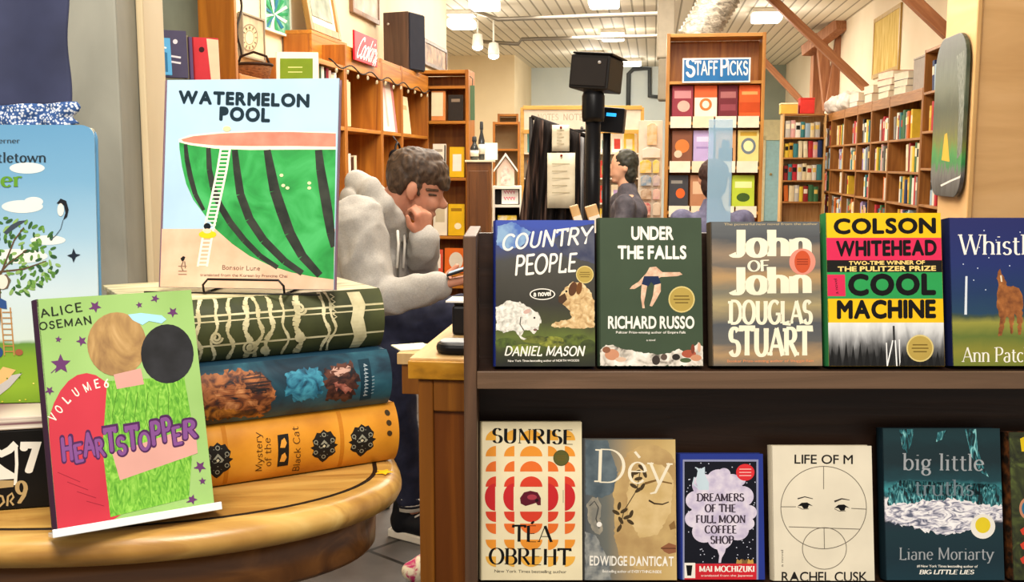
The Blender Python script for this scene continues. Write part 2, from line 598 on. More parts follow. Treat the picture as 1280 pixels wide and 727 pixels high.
def pen(text, thick=.16, thin=.05, serif=.11, track=.03, shear=0.0, wob=0.0, seed=1):
    """letters drawn with a broad pen; list of (verts, faces), total width"""
    rnd = random.Random(seed)
    x, out = 0.0, []
    for ch in text:
        if ch == ' ':
            x += .36
            continue
        w, strokes, serifs = GL[ch]
        vs, fs = [], []
        rot, dy, sc = rnd.uniform(-wob, wob), rnd.uniform(-wob, wob) * .5, 1 + rnd.uniform(-wob, wob)
        def quad(p):
            b = len(vs)
            vs.extend(p)
            fs.append(tuple(range(b, b + len(p))))
        for st in strokes:
            st = [p for i, p in enumerate(st) if i == 0 or math.hypot(p[0] - st[i - 1][0], p[1] - st[i - 1][1]) > 1e-5]
            n = len(st)
            closed = n > 3 and math.hypot(st[0][0] - st[-1][0], st[0][1] - st[-1][1]) < 1e-4
            L_, R_ = [], []
            for i in range(n):
                p0 = st[i - 1] if i else (st[-2] if closed else st[0])
                p1 = st[i + 1] if i < n - 1 else (st[1] if closed else st[-1])
                x0, y0 = st[i][0] - p0[0], st[i][1] - p0[1]
                x1, y1 = p1[0] - st[i][0], p1[1] - st[i][1]
                d0, d1 = math.hypot(x0, y0), math.hypot(x1, y1)
                u0 = (x0 / d0, y0 / d0) if d0 else (x1 / d1, y1 / d1)
                u1 = (x1 / d1, y1 / d1) if d1 else u0
                tx, ty = u0[0] + u1[0], u0[1] + u1[1]
                tl = math.hypot(tx, ty) or 1
                tx, ty = tx / tl, ty / tl
                hw = .5 * math.hypot(thick * ty, thin * tx)
                cosm = max(.5, tx * u1[0] + ty * u1[1])
                if ch in 'AMNUVWvwy' and n == 2 and ty * tx > 0.05 and thick > thin * 2:
                    hw = thin * .6
                if ch == 'N' and n == 2 and abs(tx) < 1e-6 and thick > thin * 2:
                    hw = thin * .7
                hw /= cosm
                L_.append((st[i][0] - ty * hw, st[i][1] + tx * hw))
                R_.append((st[i][0] + ty * hw, st[i][1] - tx * hw))
            for i in range(n - 1):
                quad([L_[i], R_[i], R_[i + 1], L_[i + 1]])
            if thick <= thin * 2:
                for (px_, py_) in (st if n == 2 else [st[0], st[-1]]):
                    quad([(px_ + thick * .5 * math.cos(a * PI / 5), py_ + thin * .5 * math.sin(a * PI / 5)) for a in range(10)])
        if serif:
            for (sx, sy) in serifs:
                s0, s1 = sx - serif - thick * .3, sx + serif + thick * .3
                h = max(thin, .045)
                y0 = sy if sy <= 0.02 or sy < 0 else sy - h
                quad([(s0, y0), (s1, y0), (s1, y0 + h), (s0, y0 + h)])
        vs, fs = union((ch, thick, thin, serif), vs, fs)
        c, s_ = math.cos(rot), math.sin(rot)
        o = [(((px_ - w / 2) * c - (py_ - .5) * s_) * sc + w / 2 + x + shear * py_, ((px_ - w / 2) * s_ + (py_ - .5) * c) * sc + .5 + dy) for px_, py_ in vs]
        out.append((o, fs))
        x += w + track
    return out, max(x - track, .01)


# ------------------------------------------------------------------ printed surfaces
def clusters(m):
    """split a print into its far-apart motifs, each a part of its own"""
    n = len(m.v)
    up = list(range(n))
    def find(i):
        while up[i] != i:
            up[i] = up[up[i]]
            i = up[i]
        return i
    for f in m.f:
        for k in f[1:]:
            up[find(k)] = find(f[0])
    isl = {}
    for i in range(n):
        isl.setdefault(find(i), []).append(i)
    keys = list(isl)
    box = {}
    for k in keys:
        p = [m.v[i] for i in isl[k]]
        lo = [min(q[a] for q in p) for a in range(3)]
        hi = [max(q[a] for q in p) for a in range(3)]
        box[k] = (lo, hi, max(hi[a] - lo[a] for a in range(3)))
    g = {k: k for k in keys}
    def gf(i):
        while g[i] != i:
            g[i] = g[g[i]]
            i = g[i]
        return i
    for x, i in enumerate(keys):
        for j in keys[x + 1:]:
            if gf(i) == gf(j):
                continue
            (l0, h0, s0), (l1, h1, s1) = box[i], box[j]
            d = math.sqrt(sum(max(0, l0[a] - h1[a], l1[a] - h0[a]) ** 2 for a in range(3)))
            if d <= max(.019, .48 * max(s0, s1)):
                g[gf(i)] = gf(j)
    tops = {gf(k) for k in keys}
    if len(tops) < 2:
        return [m]
    root = [gf(find(i)) for i in range(n)]
    out = []
    for t in tops:
        c = MB()
        c.mats = m.mats
        mp = {}
        for f, mi, sm in zip(m.f, m.mi, m.sm):
            if root[f[0]] == t:
                for i in f:
                    if i not in mp:
                        mp[i] = len(c.v)
                        c.v.append(m.v[i])
                c.f.append(tuple(mp[i] for i in f))
                c.mi.append(mi)
                c.sm.append(sm)
        out.append(c)
    return sorted(out, key=lambda c: -len(c.v))


class Sheet:
    """a printed face: takes points measured on the photograph and lays flat ink on the real surface"""

    def __init__(s, root, M, w, h, surf=None, inv=None):
        s.root, s.M, s.w, s.h = root, M, w, h
        s.Mi = M.inverted()
        s.o = M @ Vector((0, 0, 0))
        s.n = (M.to_3x3() @ Vector((0, -1, 0))).normalized()
        s.surf = surf or (lambda a, b, off: Vector((a, -off, b)))
        s.inv = inv
        s.mbs = {}
        s.k = 0
        s.step = .000004

    def ab(s, px, py):
        if s.inv:
            return s.inv(px, py)
        q = s.Mi @ hit(px, py, s.o, s.n)
        return (q.x, q.z)

    def mb(s, part):
        if part not in s.mbs:
            s.mbs[part] = MB()
        s.k += 1
        return s.mbs[part]

    def off(s):
        return .0002 + s.step * s.k

    def poly_ab(s, part, pts, mat, fan=False):
        m = s.mb(part)
        o = s.off()
        cl = [(min(max(a, 0.0002), s.w - .0002), min(max(b, .0002), s.h - .0002)) for a, b in pts]
        if not s.inv:
            m.add([s.surf(a, b, o) for a, b in cl], [tuple(range(len(cl)))], mat)
            return
        bm = bmesh.new()                      # curved spine: slice the motif so that it follows the curve
        bm.faces.new([bm.verts.new((a, b, 0)) for a, b in cl])
        for k in range(1, 16):
            bmesh.ops.bisect_plane(bm, geom=bm.verts[:] + bm.edges[:] + bm.faces[:], plane_co=(0, s.h * k / 16, 0), plane_no=(0, 1, 0))
        bm.verts.index_update()
        m.add([s.surf(v.co.x, v.co.y, o) for v in bm.verts], [tuple(v.index for v in f.verts) for f in bm.faces], mat)
        bm.free()

    def poly(s, part, pts, mat):
        s.poly_ab(part, [s.ab(*p) for p in pts], mat)

    def rough(s, part, pts, mat, amp=1.2, seed=0):
        """painted patch with a broken edge"""
        out = []
        n = len(pts)
        for i in range(n):
            (x0, y0), (x1, y1) = pts[i], pts[(i + 1) % n]
            m = max(2, int(math.hypot(x1 - x0, y1 - y0) / 2.2))
            for k in range(m):
                x, y = x0 + (x1 - x0) * k / m, y0 + (y1 - y0) * k / m
                out.append((x + amp * mnoise.noise(Vector((x * .28, y * .28, seed))) * 1.6, y + amp * mnoise.noise(Vector((x * .28 + 40, y * .28, seed))) * 1.6))
        s.poly(part, out, mat)

    def rect(s, part, x0, y0, x1, y1, mat):
        s.poly(part, [(x0, y1), (x1, y1), (x1, y0), (x0, y0)], mat)

    def ell(s, part, cx, cy, rx, ry, mat, a0=0, a1=360, n=28, rot=0):
        pts = []
        for p in arc(0, 0, rx, ry, a0, a1, n)[:(n if a1 - a0 == 360 else n + 1)]:
            c, q = math.cos(math.radians(rot)), math.sin(math.radians(rot))
            pts.append((cx + p[0] * c - p[1] * q, cy - (p[0] * q + p[1] * c)))
        s.poly(part, pts, mat)

    def line(s, part, pts, w, mat, closed=False, w1=None):
        """ink line through photo points, w pixels wide"""
        P = [Vector(p) for p in pts]
        if closed:
            P.append(P[0])
        m = s.mb(part)
        o = s.off()
        n = len(P)
        L, R = [], []
        for i in range(n):
            d = (P[min(i + 1, n - 1)] - P[max(i - 1, 0)]) if not (closed and i in (0, n - 1)) else (P[1] - P[n - 2])
            d = d.normalized() if d.length else Vector((1, 0))
            hw = .5 * (w + ((w1 if w1 is not None else w) - w) * i / max(n - 1, 1))
            q = Vector((-d.y, d.x)) * hw
            L.append(P[i] + q)
            R.append(P[i] - q)
        vs = []
        for p in L + R:
            a, b = s.ab(p.x, p.y)
            vs.append(s.surf(min(max(a, 0.0002), s.w - .0002), min(max(b, .0002), s.h - .0002), o))
        m.add(vs, [(i, i + 1, n + i + 1, n + i) for i in range(n - 1)], mat)

    def text(s, part, string, p0, p1, hpx, mat, font='sans', clip=True, **kw):
        """string on the baseline p0-p1 (photo points), capitals hpx pixels tall"""
        gl, w = (sans if font == 'sans' else pen)(string, **kw)
        m = s.mb(part)
        o = s.off()
        a0, b0 = s.ab(*p0)
        a1, b1 = s.ab(*p1)
        up = Vector((p1[1] - p0[1], -(p1[0] - p0[0]))).normalized() * hpx
        mid = ((p0[0] + p1[0]) / 2, (p0[1] + p1[1]) / 2)
        am, bm = s.ab(*mid)
        au, bu = s.ab(mid[0] + up.x, mid[1] + up.y)
        for vs, fs in gl:
            out = []
            for x, y in vs:
                a = a0 + (a1 - a0) * x / w + (au - am) * y
                b = b0 + (b1 - b0) * x / w + (bu - bm) * y
                out.append((a, b))
            if any(a < .0003 or a > s.w - .0003 or b < .0003 or b > s.h - .0003 for a, b in out):
                out = [(min(max(a, .0003), s.w - .0003), min(max(b, .0003), s.h - .0003)) for a, b in out]
            m.add([s.surf(a, b, o) for a, b in out], fs, mat)

    def done(s):
        host = s.root
        for ch in s.root.children:
            if ch.name.split('.')[0] in ('cover', 'spine', 'sign_board', 'box_body', 'board', 'picture_sheet', 'card_sheet', 'sheet', 'header_board'):
                host = ch
                break
        for name, m in s.mbs.items():
            for c in clusters(m):
                c.build(name, host)


def book_matrix(base, yaw, lean, roll=0.0):
    return Matrix.Translation(base) @ Matrix.Rotation(yaw, 4, 'Z') @ Matrix.Rotation(-lean, 4, 'X') @ Matrix.Rotation(roll, 4, 'Y')


PAPER = None


def make_book(name, label, M, w, h, t, front, spine=None, back=None, radius=0.0, group=None, cat='book', jacket_rough=None):
    """hardback standing on its lower edge: front board, rounded spine at x=0, back board, page block"""
    root = thing(name, label, cat, M=M, group=group)
    bt = .0028
    mb = MB()
    def board(y0, y1, mat):
        if radius:
            r = radius
            pts = [(0, 0), (w, 0)] + [(w - r + r * math.cos(a), h - r + r * math.sin(a)) for a in [PI / 2 * k / 6 for k in range(7)]] + [(0, h)]
            mb.prism(pts, 'Y', y0, y1, mat)
        else:
            mb.box(0, w, y0, y1, 0, h, mat)
    board(0, bt, front)
    board(t - bt, t, back or spine or front)
    sp = [(0.0012, 0)] + [(-.0035 * math.sin(PI * k / 8) - .0005, t * k / 8) for k in range(9)] + [(0.0012, t)]
    mb.prism([(x, y) for x, y in sp], 'Z', 0, h, spine or front)
    mb.build('cover', root)
    pb = MB().box(.001, w - .003, bt, t - bt, .003, h - .003, mottle('page_edges', [(.35, 'cfc2a4'), (.65, 'efe6d0')], 40, 2, (1, 30, .5), .8))
    pb.build('pages', root)
    return root


def stand_book(name, label, pl, pr, ytop, d, t, lean, roll=0.0, yaw=0.0, floor_z=None, **kw):
    """pl/pr: photo points of the lower front corners; ytop: photo height of the upper edge's middle"""
    a = PD(pl[0], pl[1], d)
    b = PD(pr[0], pr[1], d)
    w = (b.x - a.x) / math.cos(yaw)
    base = a.copy()
    if floor_z is not None:
        base.z = floor_z + t * math.sin(lean) + .0008
    M = book_matrix(base, yaw, lean, roll)
    lo, hi = .03, .6
    for _ in range(40):
        h = (lo + hi) / 2
        if project(M @ Vector((w / 2, 0, h)))[1] < ytop:
            hi = h
        else:
            lo = h
    root = make_book(name, label, M, w, h, t, **kw)
    return root, Sheet(root, M, w, h)

# ------------------------------------------------------------------ the room
RM = Matrix.Rotation(-TH, 4, 'Z')                 # room axes: x across, y down the shop
CREAM = mottle('cream_plaster', [(.3, 'e4d2ae'), (.7, 'efdfbd')], 1.5, 4, rough=.8, bump=.03)
PALE = mottle('pale_blue_plaster', [(.3, 'd2dfe2'), (.7, 'e0eaea')], 1.2, 4, rough=.8)
SAGE_SHADE = mottle('grey_green_shaded_plaster', [(.3, '8f9a90'), (.7, 'a3ab9d')], 1.2, 4, rough=.8)  # shade on the back wall's right part is put into this grey-green
CEIL_Z = 3.3


def tiles_mat():
    m, nt, b = base_mat('floor_tiles', .45, .4)
    L = nt.links.new
    tc = nt.nodes.new('ShaderNodeTexCoord')
    br = nt.nodes.new('ShaderNodeTexBrick')
    br.offset = 0
    br.inputs['Scale'].default_value = 1
    br.inputs['Brick Width'].default_value, br.inputs['Row Height'].default_value = .42, .42
    br.inputs['Mortar Size'].default_value = .008
    br.inputs['Color1'].default_value, br.inputs['Color2'].default_value = lin('6f6b68'), lin('4a4745')
    br.inputs['Mortar'].default_value = lin('1f1d1c')
    n = nt.nodes.new('ShaderNodeTexNoise')
    n.inputs['Scale'].default_value = 6
    n.inputs['Detail'].default_value = 6
    r = ramp_node(nt, [(.3, '8a8683'), (.7, 'ffffff')])
    mx = nt.nodes.new('ShaderNodeMixRGB')
    mx.blend_type = 'MULTIPLY'
    mx.inputs[0].default_value = .6
    mp = nt.nodes.new('ShaderNodeMapping')
    mp.inputs['Rotation'].default_value = (0, 0, .6)
    L(tc.outputs['Object'], mp.inputs['Vector'])
    L(mp.outputs['Vector'], br.inputs['Vector'])
    L(tc.outputs['Object'], n.inputs['Vector'])
    L(n.outputs['Fac'], r.inputs['Fac'])
    L(br.outputs['Color'], mx.inputs[1])
    L(r.outputs['Color'], mx.inputs[2])
    L(mx.outputs[0], b.inputs['Base Color'])
    return m


def boards_mat():
    """painted beaded ceiling boards running down the shop"""
    m, nt, b = base_mat('ceiling_boards', .7, .2)
    L = nt.links.new
    tc = nt.nodes.new('ShaderNodeTexCoord')
    sp = nt.nodes.new('ShaderNodeSeparateXYZ')
    L(tc.outputs['Object'], sp.inputs[0])
    ml = nt.nodes.new('ShaderNodeMath')
    ml.operation = 'MULTIPLY'
    ml.inputs[1].default_value = 1 / .16
    fr = nt.nodes.new('ShaderNodeMath')
    fr.operation = 'FRACT'
    L(sp.outputs['X'], ml.inputs[0])
    L(ml.outputs[0], fr.inputs[0])
    r = ramp_node(nt, [(0, 'a49c88'), (.12, 'a49c88'), (.18, 'f0e8d6'), (1, 'e8dfcb')])
    L(fr.outputs[0], r.inputs['Fac'])
    L(r.outputs['Color'], b.inputs['Base Color'])
    return m


def rbox(name, u0, u1, t0, t1, z0, z1, mat, bevel=0):
    o = MB().box(u0, u1, t0, t1, z0, z1, mat).build(name, None, bevel, M=RM)
    return struct(o)


rbox('floor', -5.5, 3.4, -2.5, 23.3, -.1, 0, tiles_mat())
rbox('ceiling', -5.5, 3.4, 1.4, 23.3, CEIL_Z, CEIL_Z + .1, boards_mat())
rbox('wall_left', -2.25, -2.0, 2.0, 10.1, 0, CEIL_Z, CREAM)
rbox('wall_left_return', -4.2, -2.25, 9.95, 10.1, 0, CEIL_Z, CREAM)
rbox('wall_left_far', -4.2, -3.94, 10.1, 23.0, 0, CEIL_Z, CREAM)
rbox('wall_right', 2.76, 3.0, 4.0, 23.0, 0, CEIL_Z, mottle('warm_white_plaster', [(.3, 'ead9bd'), (.7, 'f3e5cd')], 1.2, 4, rough=.8))
rbox('wall_back', -4.2, 1.12, 23.0, 23.25, 0, CEIL_Z, PALE)
rbox('wall_back_right', 1.12, 3.0, 23.0, 23.25, 0, CEIL_Z, SAGE_SHADE)
rbox('wall_back_left', -3.94, -2.67, 20.2, 23.0, 0, CEIL_Z, CREAM)

# window post at the shop front: grey painted timber with a cream casing beside it
GREYP = mottle('worn_grey_paint', [(.3, '86867a'), (.55, '9c9b8e'), (.75, 'a9a798')], 9, 6, (1, 1, .4), .55, .5, .15)
CREAMP = mottle('cream_gloss_paint', [(.3, 'd9c49c'), (.7, 'ead8b4')], 6, 5, (1, 1, .3), .5)
a, b_ = PD(92, 300, 1.62), PD(158, 300, 1.62)
o = MB().box(a.x - .05, b_.x, 1.62, 1.76, 0, CEIL_Z, GREYP).build('trim_1', None, .004)
struct(o)
a2 = PD(196, 300, 1.72)
struct(MB().box(b_.x + .001, a2.x, 1.70, 1.80, 0, CEIL_Z, CREAMP).build('trim_2', None, .003))

# plywood-clad column on the right
PLY = mottle('plywood', [(.3, 'c39a66'), (.55, 'd2aa76'), (.75, 'dbb684')], 2.2, 6, (.5, .5, 3), .55, .8)
PLYE = wood('pine_batten', 'b98e55', 'd9b27a', 'Z', .8)
cp = PD(1214, 150, 5.0)
cu, ct, _z = to_room(cp)
col = MB().box(cu, cu + .62, ct, ct + .52, 0, CEIL_Z, PLY)
col.box(cu, cu + .022, ct - .012, ct, 0, CEIL_Z, PLYE)
col.box(cu + .3, cu + .322, ct - .012, ct, 0, CEIL_Z, PLYE)
struct(col.build('trim_3', None, .004, M=RM))

# pale blue door at the far end
DB = C('a9d3de', .5)
d0, d1 = RT(955, 250, 22.95), RT(974, 250, 22.95)
du0, du1 = to_room(d0)[0], to_room(d1)[0]
dr = struct(MB().box(du0, du1 + .1, 22.93, 22.99, 0, 1.72, DB).build('door_1', None, .01, M=RM))
MB().box(du0 - .08, du0, 22.9, 22.99, 0, 1.8, C('e7dcb8')).box(du1 + .1, du1 + .18, 22.9, 22.99, 0, 1.8, C('e7dcb8')).box(du0 - .08, du1 + .18, 22.9, 22.99, 1.72, 2.15, C('e3d9b0')).build('door_frame', dr)
MB().ell((du0 + .12, 22.9, 1.0), (.03, .03, .03), C('b8a070', .3)).build('door_knob', dr)

# ------------------------------------------------------------------ ceiling: lamps, pipes, duct, braces
WHITE_PLASTIC = C('e9e6dd', .4)
lamps = [(577, 28, 14.6, .37, 'flat square ceiling lamp nearest the black wall speaker'),
         (606, 4, 13.1, .36, 'flat square ceiling lamp above and in front of the paired spotlights'),
         (755, 1, 13.0, .38, 'flat square ceiling lamp at the picture top above the black screen on its pole'),
         (766, 44, 16.6, .37, 'flat square ceiling lamp just above the black screen on its pole'),
         (741, 69, 19.8, .4, 'flat square ceiling lamp half hidden by the top of the black screen'),
         (789, 77, 21.2, .42, 'small far ceiling lamp between black screen and picks bookcase'),
         (958, 20, 14.4, .4, 'flat square ceiling lamp beside the reddish roof brace')]
for px, py, d, s, lab in lamps:
    p = PD(px, py, d)
    M = Matrix.Translation((p.x, p.y, CEIL_Z)) @ RM
    r = thing('ceiling_lamp', lab, 'lamp', M=M, group='square ceiling lamps')
    hgt = CEIL_Z - p.z + .06
    MB().box(-s / 2, s / 2, -s / 2, s / 2, -.06, 0, WHITE_PLASTIC).box(-.03, .03, -.03, .03, -max(.06, hgt - .06), 0, WHITE_PLASTIC).build('housing', r, .01)
    MB().box(-s * .48, s * .48, -s * .48, s * .48, -hgt - .02, -max(.06, hgt - .1), glow('fff6e4', 7.0)).build('diffuser', r, .03)
    pl = bpy.data.lights.new('lamp_light', 'POINT')
    pl.energy, pl.color, pl.shadow_soft_size = 22, (1, .93, .82), .1
    po = bpy.data.objects.new('lamp_light', pl)
    COL.objects.link(po)
    po.location = (p.x, p.y, CEIL_Z - hgt - .16)
for px, py, lab in ((597, 50, 'white spotlight on the ceiling track, the upper of the touching pair'), (617, 61, 'white spotlight on the ceiling track, the lower of the touching pair')):
    p = PD(px, py, 15.5)
    r = thing('spotlight', lab, 'lamp', M=Matrix.Translation(p), group='track spotlights')
    MB().lathe([(.02, .1), (.07, .08), (.085, -.07), (.08, -.09)], WHITE_PLASTIC).build('shade', r)
    MB().ell((0, 0, -.1), (.078, .078, .05), glow('fff8ea', 8.0)).build('bulb', r)
    MB().tube([(0, 0, .1), (0, 0, CEIL_Z - p.z)], .015, WHITE_PLASTIC).build('stem', r)

GALV = C('8d867a', .45, .5, .6)
o = MB().tube([RT(590, 12, 14.0), RT(622, 24, 14.0), RT(830, 17, 14.0)], .03, GALV).build('conduit_pipe')
tag(o, 'thin grey conduit under the ceiling, the upper of two, reaching the silver duct', 'pipe')
o = MB().tube([RT(604, 52, 16.5), RT(648, 55, 16.5), RT(652, 49, 16.5), RT(830, 45, 16.5)], .03, GALV).build('conduit_pipe')
tag(o, 'thin grey conduit under the ceiling, the lower of two, near the spotlights', 'pipe')
o = MB().tube([RT(785, 150, 22.945), RT(786, 92, 22.945), RT(792, 86, 22.945), RT(812, 86, 22.945), RT(812, 120, 22.945), RT(835, 122, 22.945)], .05, C('4e5356', .5)).build('bent_pipe')
tag(o, 'dark bent pipe on the pale blue back wall', 'pipe')

# silver duct coming down behind the picks bookcase
DUCT = mottle('crumpled_foil', [(.3, '5f5a50'), (.5, '9a9284'), (.7, 'cfc6b6')], 16, 4, (1, 1, 2), .28, 1.0, .6, .6)
pa, pb = RT(905, -10, 10.4), RT(868, 52, 10.4)
path = [pa + (pb - pa) * (k / 26) for k in range(27)]
o = MB().tube(path, [.17 + .02 * (k % 2) for k in range(27)], DUCT, 20).build('foil_duct')
tag(o, 'crumpled silver foil air duct above the picks bookcase', 'duct')
q0, q1 = RT(822, 0, 11.2), RT(843, 72, 11.2)
u0, u1 = to_room(q0)[0], to_room(q1)[0]
o = MB().box(u0, u1, 11.2, 11.5, q1.z, CEIL_Z, C('b9b2a2', .5)).build('duct_box', None, .02, M=RM)
tag(o, 'grey sheet metal box on the ceiling beside the foil duct', 'duct')
o = MB().box(u0 + .02, u1 + .03, 11.2, 11.5, RT(830, 125, 11.2).z, q1.z - .001, C('9a9384', .55)).build('meter_box', None, .02, M=RM)
tag(o, 'dull grey wall box hanging beside the picks bookcase', 'box')

TIMBER = wood('red_timber', '8f5a3a', 'b9835c', 'Z', .8, .6)


def beam(name, p0, p1, w, t, mat, label, cat='beam'):
    p0, p1 = Vector(p0), Vector(p1)
    d = p1 - p0
    M = Matrix.Translation(p0) @ d.to_track_quat('Z', 'Y').to_matrix().to_4x4()
    o = MB().box(-w / 2, w / 2, -t / 2, t / 2, 0, d.length, mat).build(name, None, .006, M=M)
    return tag(o, label, cat)


beam('roof_brace', RT(958, -8, 13.6), RT(1082, 110, 13.6), .12, .1, TIMBER, 'long reddish diagonal roof brace ending above the paper piles on the bookcases')
beam('roof_brace', RT(935, 55, 18.5), RT(1006, 131, 18.5), .12, .1, TIMBER, 'short reddish diagonal roof brace just beside the picks bookcase')
beam('roof_brace', RT(1128, -12, 9.3), RT(1186, 43, 9.3), .1, .1, TIMBER, 'reddish diagonal roof brace running behind the plywood column')
tp = thing('timber_post', 'reddish timber wall post with two slanting struts at the far end', 'post')
def rb(nm, p0, p1, w, par):
    p0, p1 = Vector(p0), Vector(p1)
    d = p1 - p0
    M = Matrix.Translation(p0) @ d.to_track_quat('Z', 'Y').to_matrix().to_4x4()
    MB().box(-w / 2, w / 2, -.08, .08, 0, d.length, TIMBER, M).build(nm, par, .006)
P0 = RT(1021, 135, 17.0)
rb('upright', (P0.x, P0.y, 0), (P0.x, P0.y, RT(1021, 42, 17.0).z), .2, tp)
rb('strut', RT(1036, 138, 16.6), RT(1027, 52, 16.6), .16, tp)
rb('strut', RT(1037, 138, 16.5), RT(1052, 45, 16.5), .16, tp)
rb('cross_beam', RT(1008, 64, 16.9), RT(1052, 30, 16.0), .18, tp)

# ------------------------------------------------------------------ front display bookcase
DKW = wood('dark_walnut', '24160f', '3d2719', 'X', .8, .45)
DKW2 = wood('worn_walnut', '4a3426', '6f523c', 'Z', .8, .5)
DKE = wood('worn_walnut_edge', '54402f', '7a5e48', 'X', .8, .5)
SH_D = 1.67
BD = SH_D + .022
S1 = PD(935, 458, BD).z - .006        # upper ledge
S2 = PD(900, 725, BD).z - .006        # lower ledge
TOPZ = PD(590, 293, SH_D + .03).z
XL = PD(580, 500, SH_D).x
case = thing('display_bookcase', 'dark wooden display bookcase holding two rows of face-out books', 'bookcase', loc=(XL, SH_D, 0))
CW = 1.25
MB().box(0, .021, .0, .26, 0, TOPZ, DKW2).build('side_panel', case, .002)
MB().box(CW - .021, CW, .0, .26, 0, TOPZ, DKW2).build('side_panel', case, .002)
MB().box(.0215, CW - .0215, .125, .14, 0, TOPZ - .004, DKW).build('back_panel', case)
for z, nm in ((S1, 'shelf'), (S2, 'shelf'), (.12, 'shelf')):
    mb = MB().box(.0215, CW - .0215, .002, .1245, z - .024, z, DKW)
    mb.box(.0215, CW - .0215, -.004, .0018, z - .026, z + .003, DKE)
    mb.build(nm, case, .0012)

WHT, BLK, CRM = C('f1ece0'), C('0d0c0c'), C('ece2c8')
GOLD = C('b49a4c', .4)
LEAN = math.radians(11)


def ledge_book(label, x0, x1, yb, yt, row, t, front, spine=None, roll=0.0, group=None, lean=LEAN, d=BD):
    return stand_book('book', label, (x0, yb), (x1, yb), yt, d, t, lean, roll, 0.0, floor_z=S1 if row == 1 else S2,
                      front=front, spine=spine, group=group or ('face-out books on the upper ledge' if row == 1 else 'face-out books on the lower ledge'))


def sticker(s, px, py, r, mat, ring=None, lines=True):
    s.ell('sticker', px, py, r, r, ring or C('d7c37c', .4))
    s.ell('sticker', px, py, r * .9, r * .9, mat)
    if lines:
        for k, w in ((-.25, .55), (0, .62), (.25, .5)):
            s.line('sticker', [(px - r * w, py + r * k), (px + r * w, py + r * k)], r * .09, C('6f5a22'))


# 1 -- dog and lamb cover
SKYB = grad('cover_blue_sky_dusk', .235, [(0, '12140c'), (.1, '2b3014'), (.2, '5c6a24'), (.3, '3a3c1c'), (.45, '2b281d'), (.62, '37342a'), (.76, '3d3c37'), (.86, '2a3a78'), (1, '2340a0')], .09, 22)
rt, s = ledge_book('dark book with blue sky, a dog and a lamb on its cover, upper ledge', 619, 744, 456.5, 275, 1, .03, SKYB, C('1c2f86'))
s.rough('cover_print', [(622, 283), (640, 277), (664, 290), (652, 308), (630, 312), (621, 306)], mottle('sky_glow', [(.35, '3f62b0'), (.6, '86a8c8')], 40, 4))
s.rough('cover_print', [(744, 279), (744, 330), (705, 318), (690, 300), (715, 284)], mottle('storm_rock', [(.35, '2d3350'), (.6, '4d5060')], 40, 4))
for k, (x, y, rx, ry, c) in enumerate([(632, 428, 13, 6, '52641f'), (655, 436, 18, 6, '7c8a28'), (690, 427, 17, 7, '8f9431'), (720, 424, 16, 7, '5e6c22'), (668, 424, 16, 5, '6d7326'), (735, 432, 10, 8, '3e4a1a')]):
    s.ell('cover_print', x, y, rx, ry, mottle('meadow_%d' % k, [(.3, '2a3312'), (.6, c)], 90, 4))
LAMB = mottle('lamb_wool', [(.3, 'a9a79c'), (.55, 'e6e2d6'), (.75, 'fbf8ee')], 130, 4, dist=.5)
s.rough('cover_print', [(620, 384), (634, 376), (650, 377), (662, 385), (672, 390), (677, 398), (673, 411), (668, 417), (662, 412), (655, 413), (652, 420), (658, 424), (652, 424), (644, 413), (630, 415), (620, 412)], LAMB)
s.ell('cover_print', 667, 400, 7, 9, C('e7ddd0'), rot=-30)
s.ell('cover_print', 659, 389, 5, 2.6, C('c9a79a'), rot=20)
s.ell('cover_print', 668, 397, 1.3, 1.3, BLK)
s.ell('cover_print', 669, 412, 2.4, 1.6, C('7d5f58'))
s.line('cover_print', [(651, 396), (650, 405), (655, 413)], 1.4, C('55504a'))
FUR = mottle('dog_fur', [(.3, 'a8814e'), (.55, 'd8b883'), (.75, 'eedbb2')], 110, 4, dist=.6)
s.rough('cover_print', [(706, 360), (716, 352), (728, 354), (737, 362), (743, 376), (743, 409), (722, 410), (700, 409), (689, 408), (690, 404), (704, 400), (715, 398), (712, 388), (703, 380), (698, 376), (699, 370)], FUR)
s.ell('cover_print', 716, 361, 5, 9, C('5d3a22'), rot=-15)
s.ell('cover_print', 724, 360, 3.5, 8, C('70451f'), rot=-10)
s.poly('cover_print', [(698, 371), (706, 366), (709, 374), (703, 380), (698, 377)], C('4e3624'))
s.ell('cover_print', 708, 364, 1.4, 1.4, BLK)
s.ell('cover_print', 678, 367.5, 16, 7.2, WHT)
s.ell('cover_print', 678, 367.5, 14.6, 6, C('2a281f'))
s.text('cover_print', 'a novel', (667, 370), (689, 369), 6, WHT, 'pen', thick=.2, thin=.2, serif=0)
s.text('title_lettering', 'COUNTRY', (627, 313), (739, 303), 19, WHT, 'pen', thick=.15, thin=.14, serif=0, shear=.22, wob=.06, seed=3, track=.05)
s.text('title_lettering', 'PEOPLE', (643, 343), (720, 338), 22, WHT, 'pen', thick=.15, thin=.14, serif=0, shear=.2, wob=.06, seed=5, track=.05)
s.text('author_lettering', 'DANIEL MASON', (630, 444), (730, 444), 11, WHT, 'pen', thick=.16, thin=.15, serif=0, shear=.2, wob=.05, seed=8, track=.05)
s.text('author_lettering', 'New York Times bestselling author of NORTH WOODS', (635, 452), (724, 451.5), 2.6, WHT, 'sans', bold=.01)
sticker(s, 731, 343, 11, GOLD)
s.done()

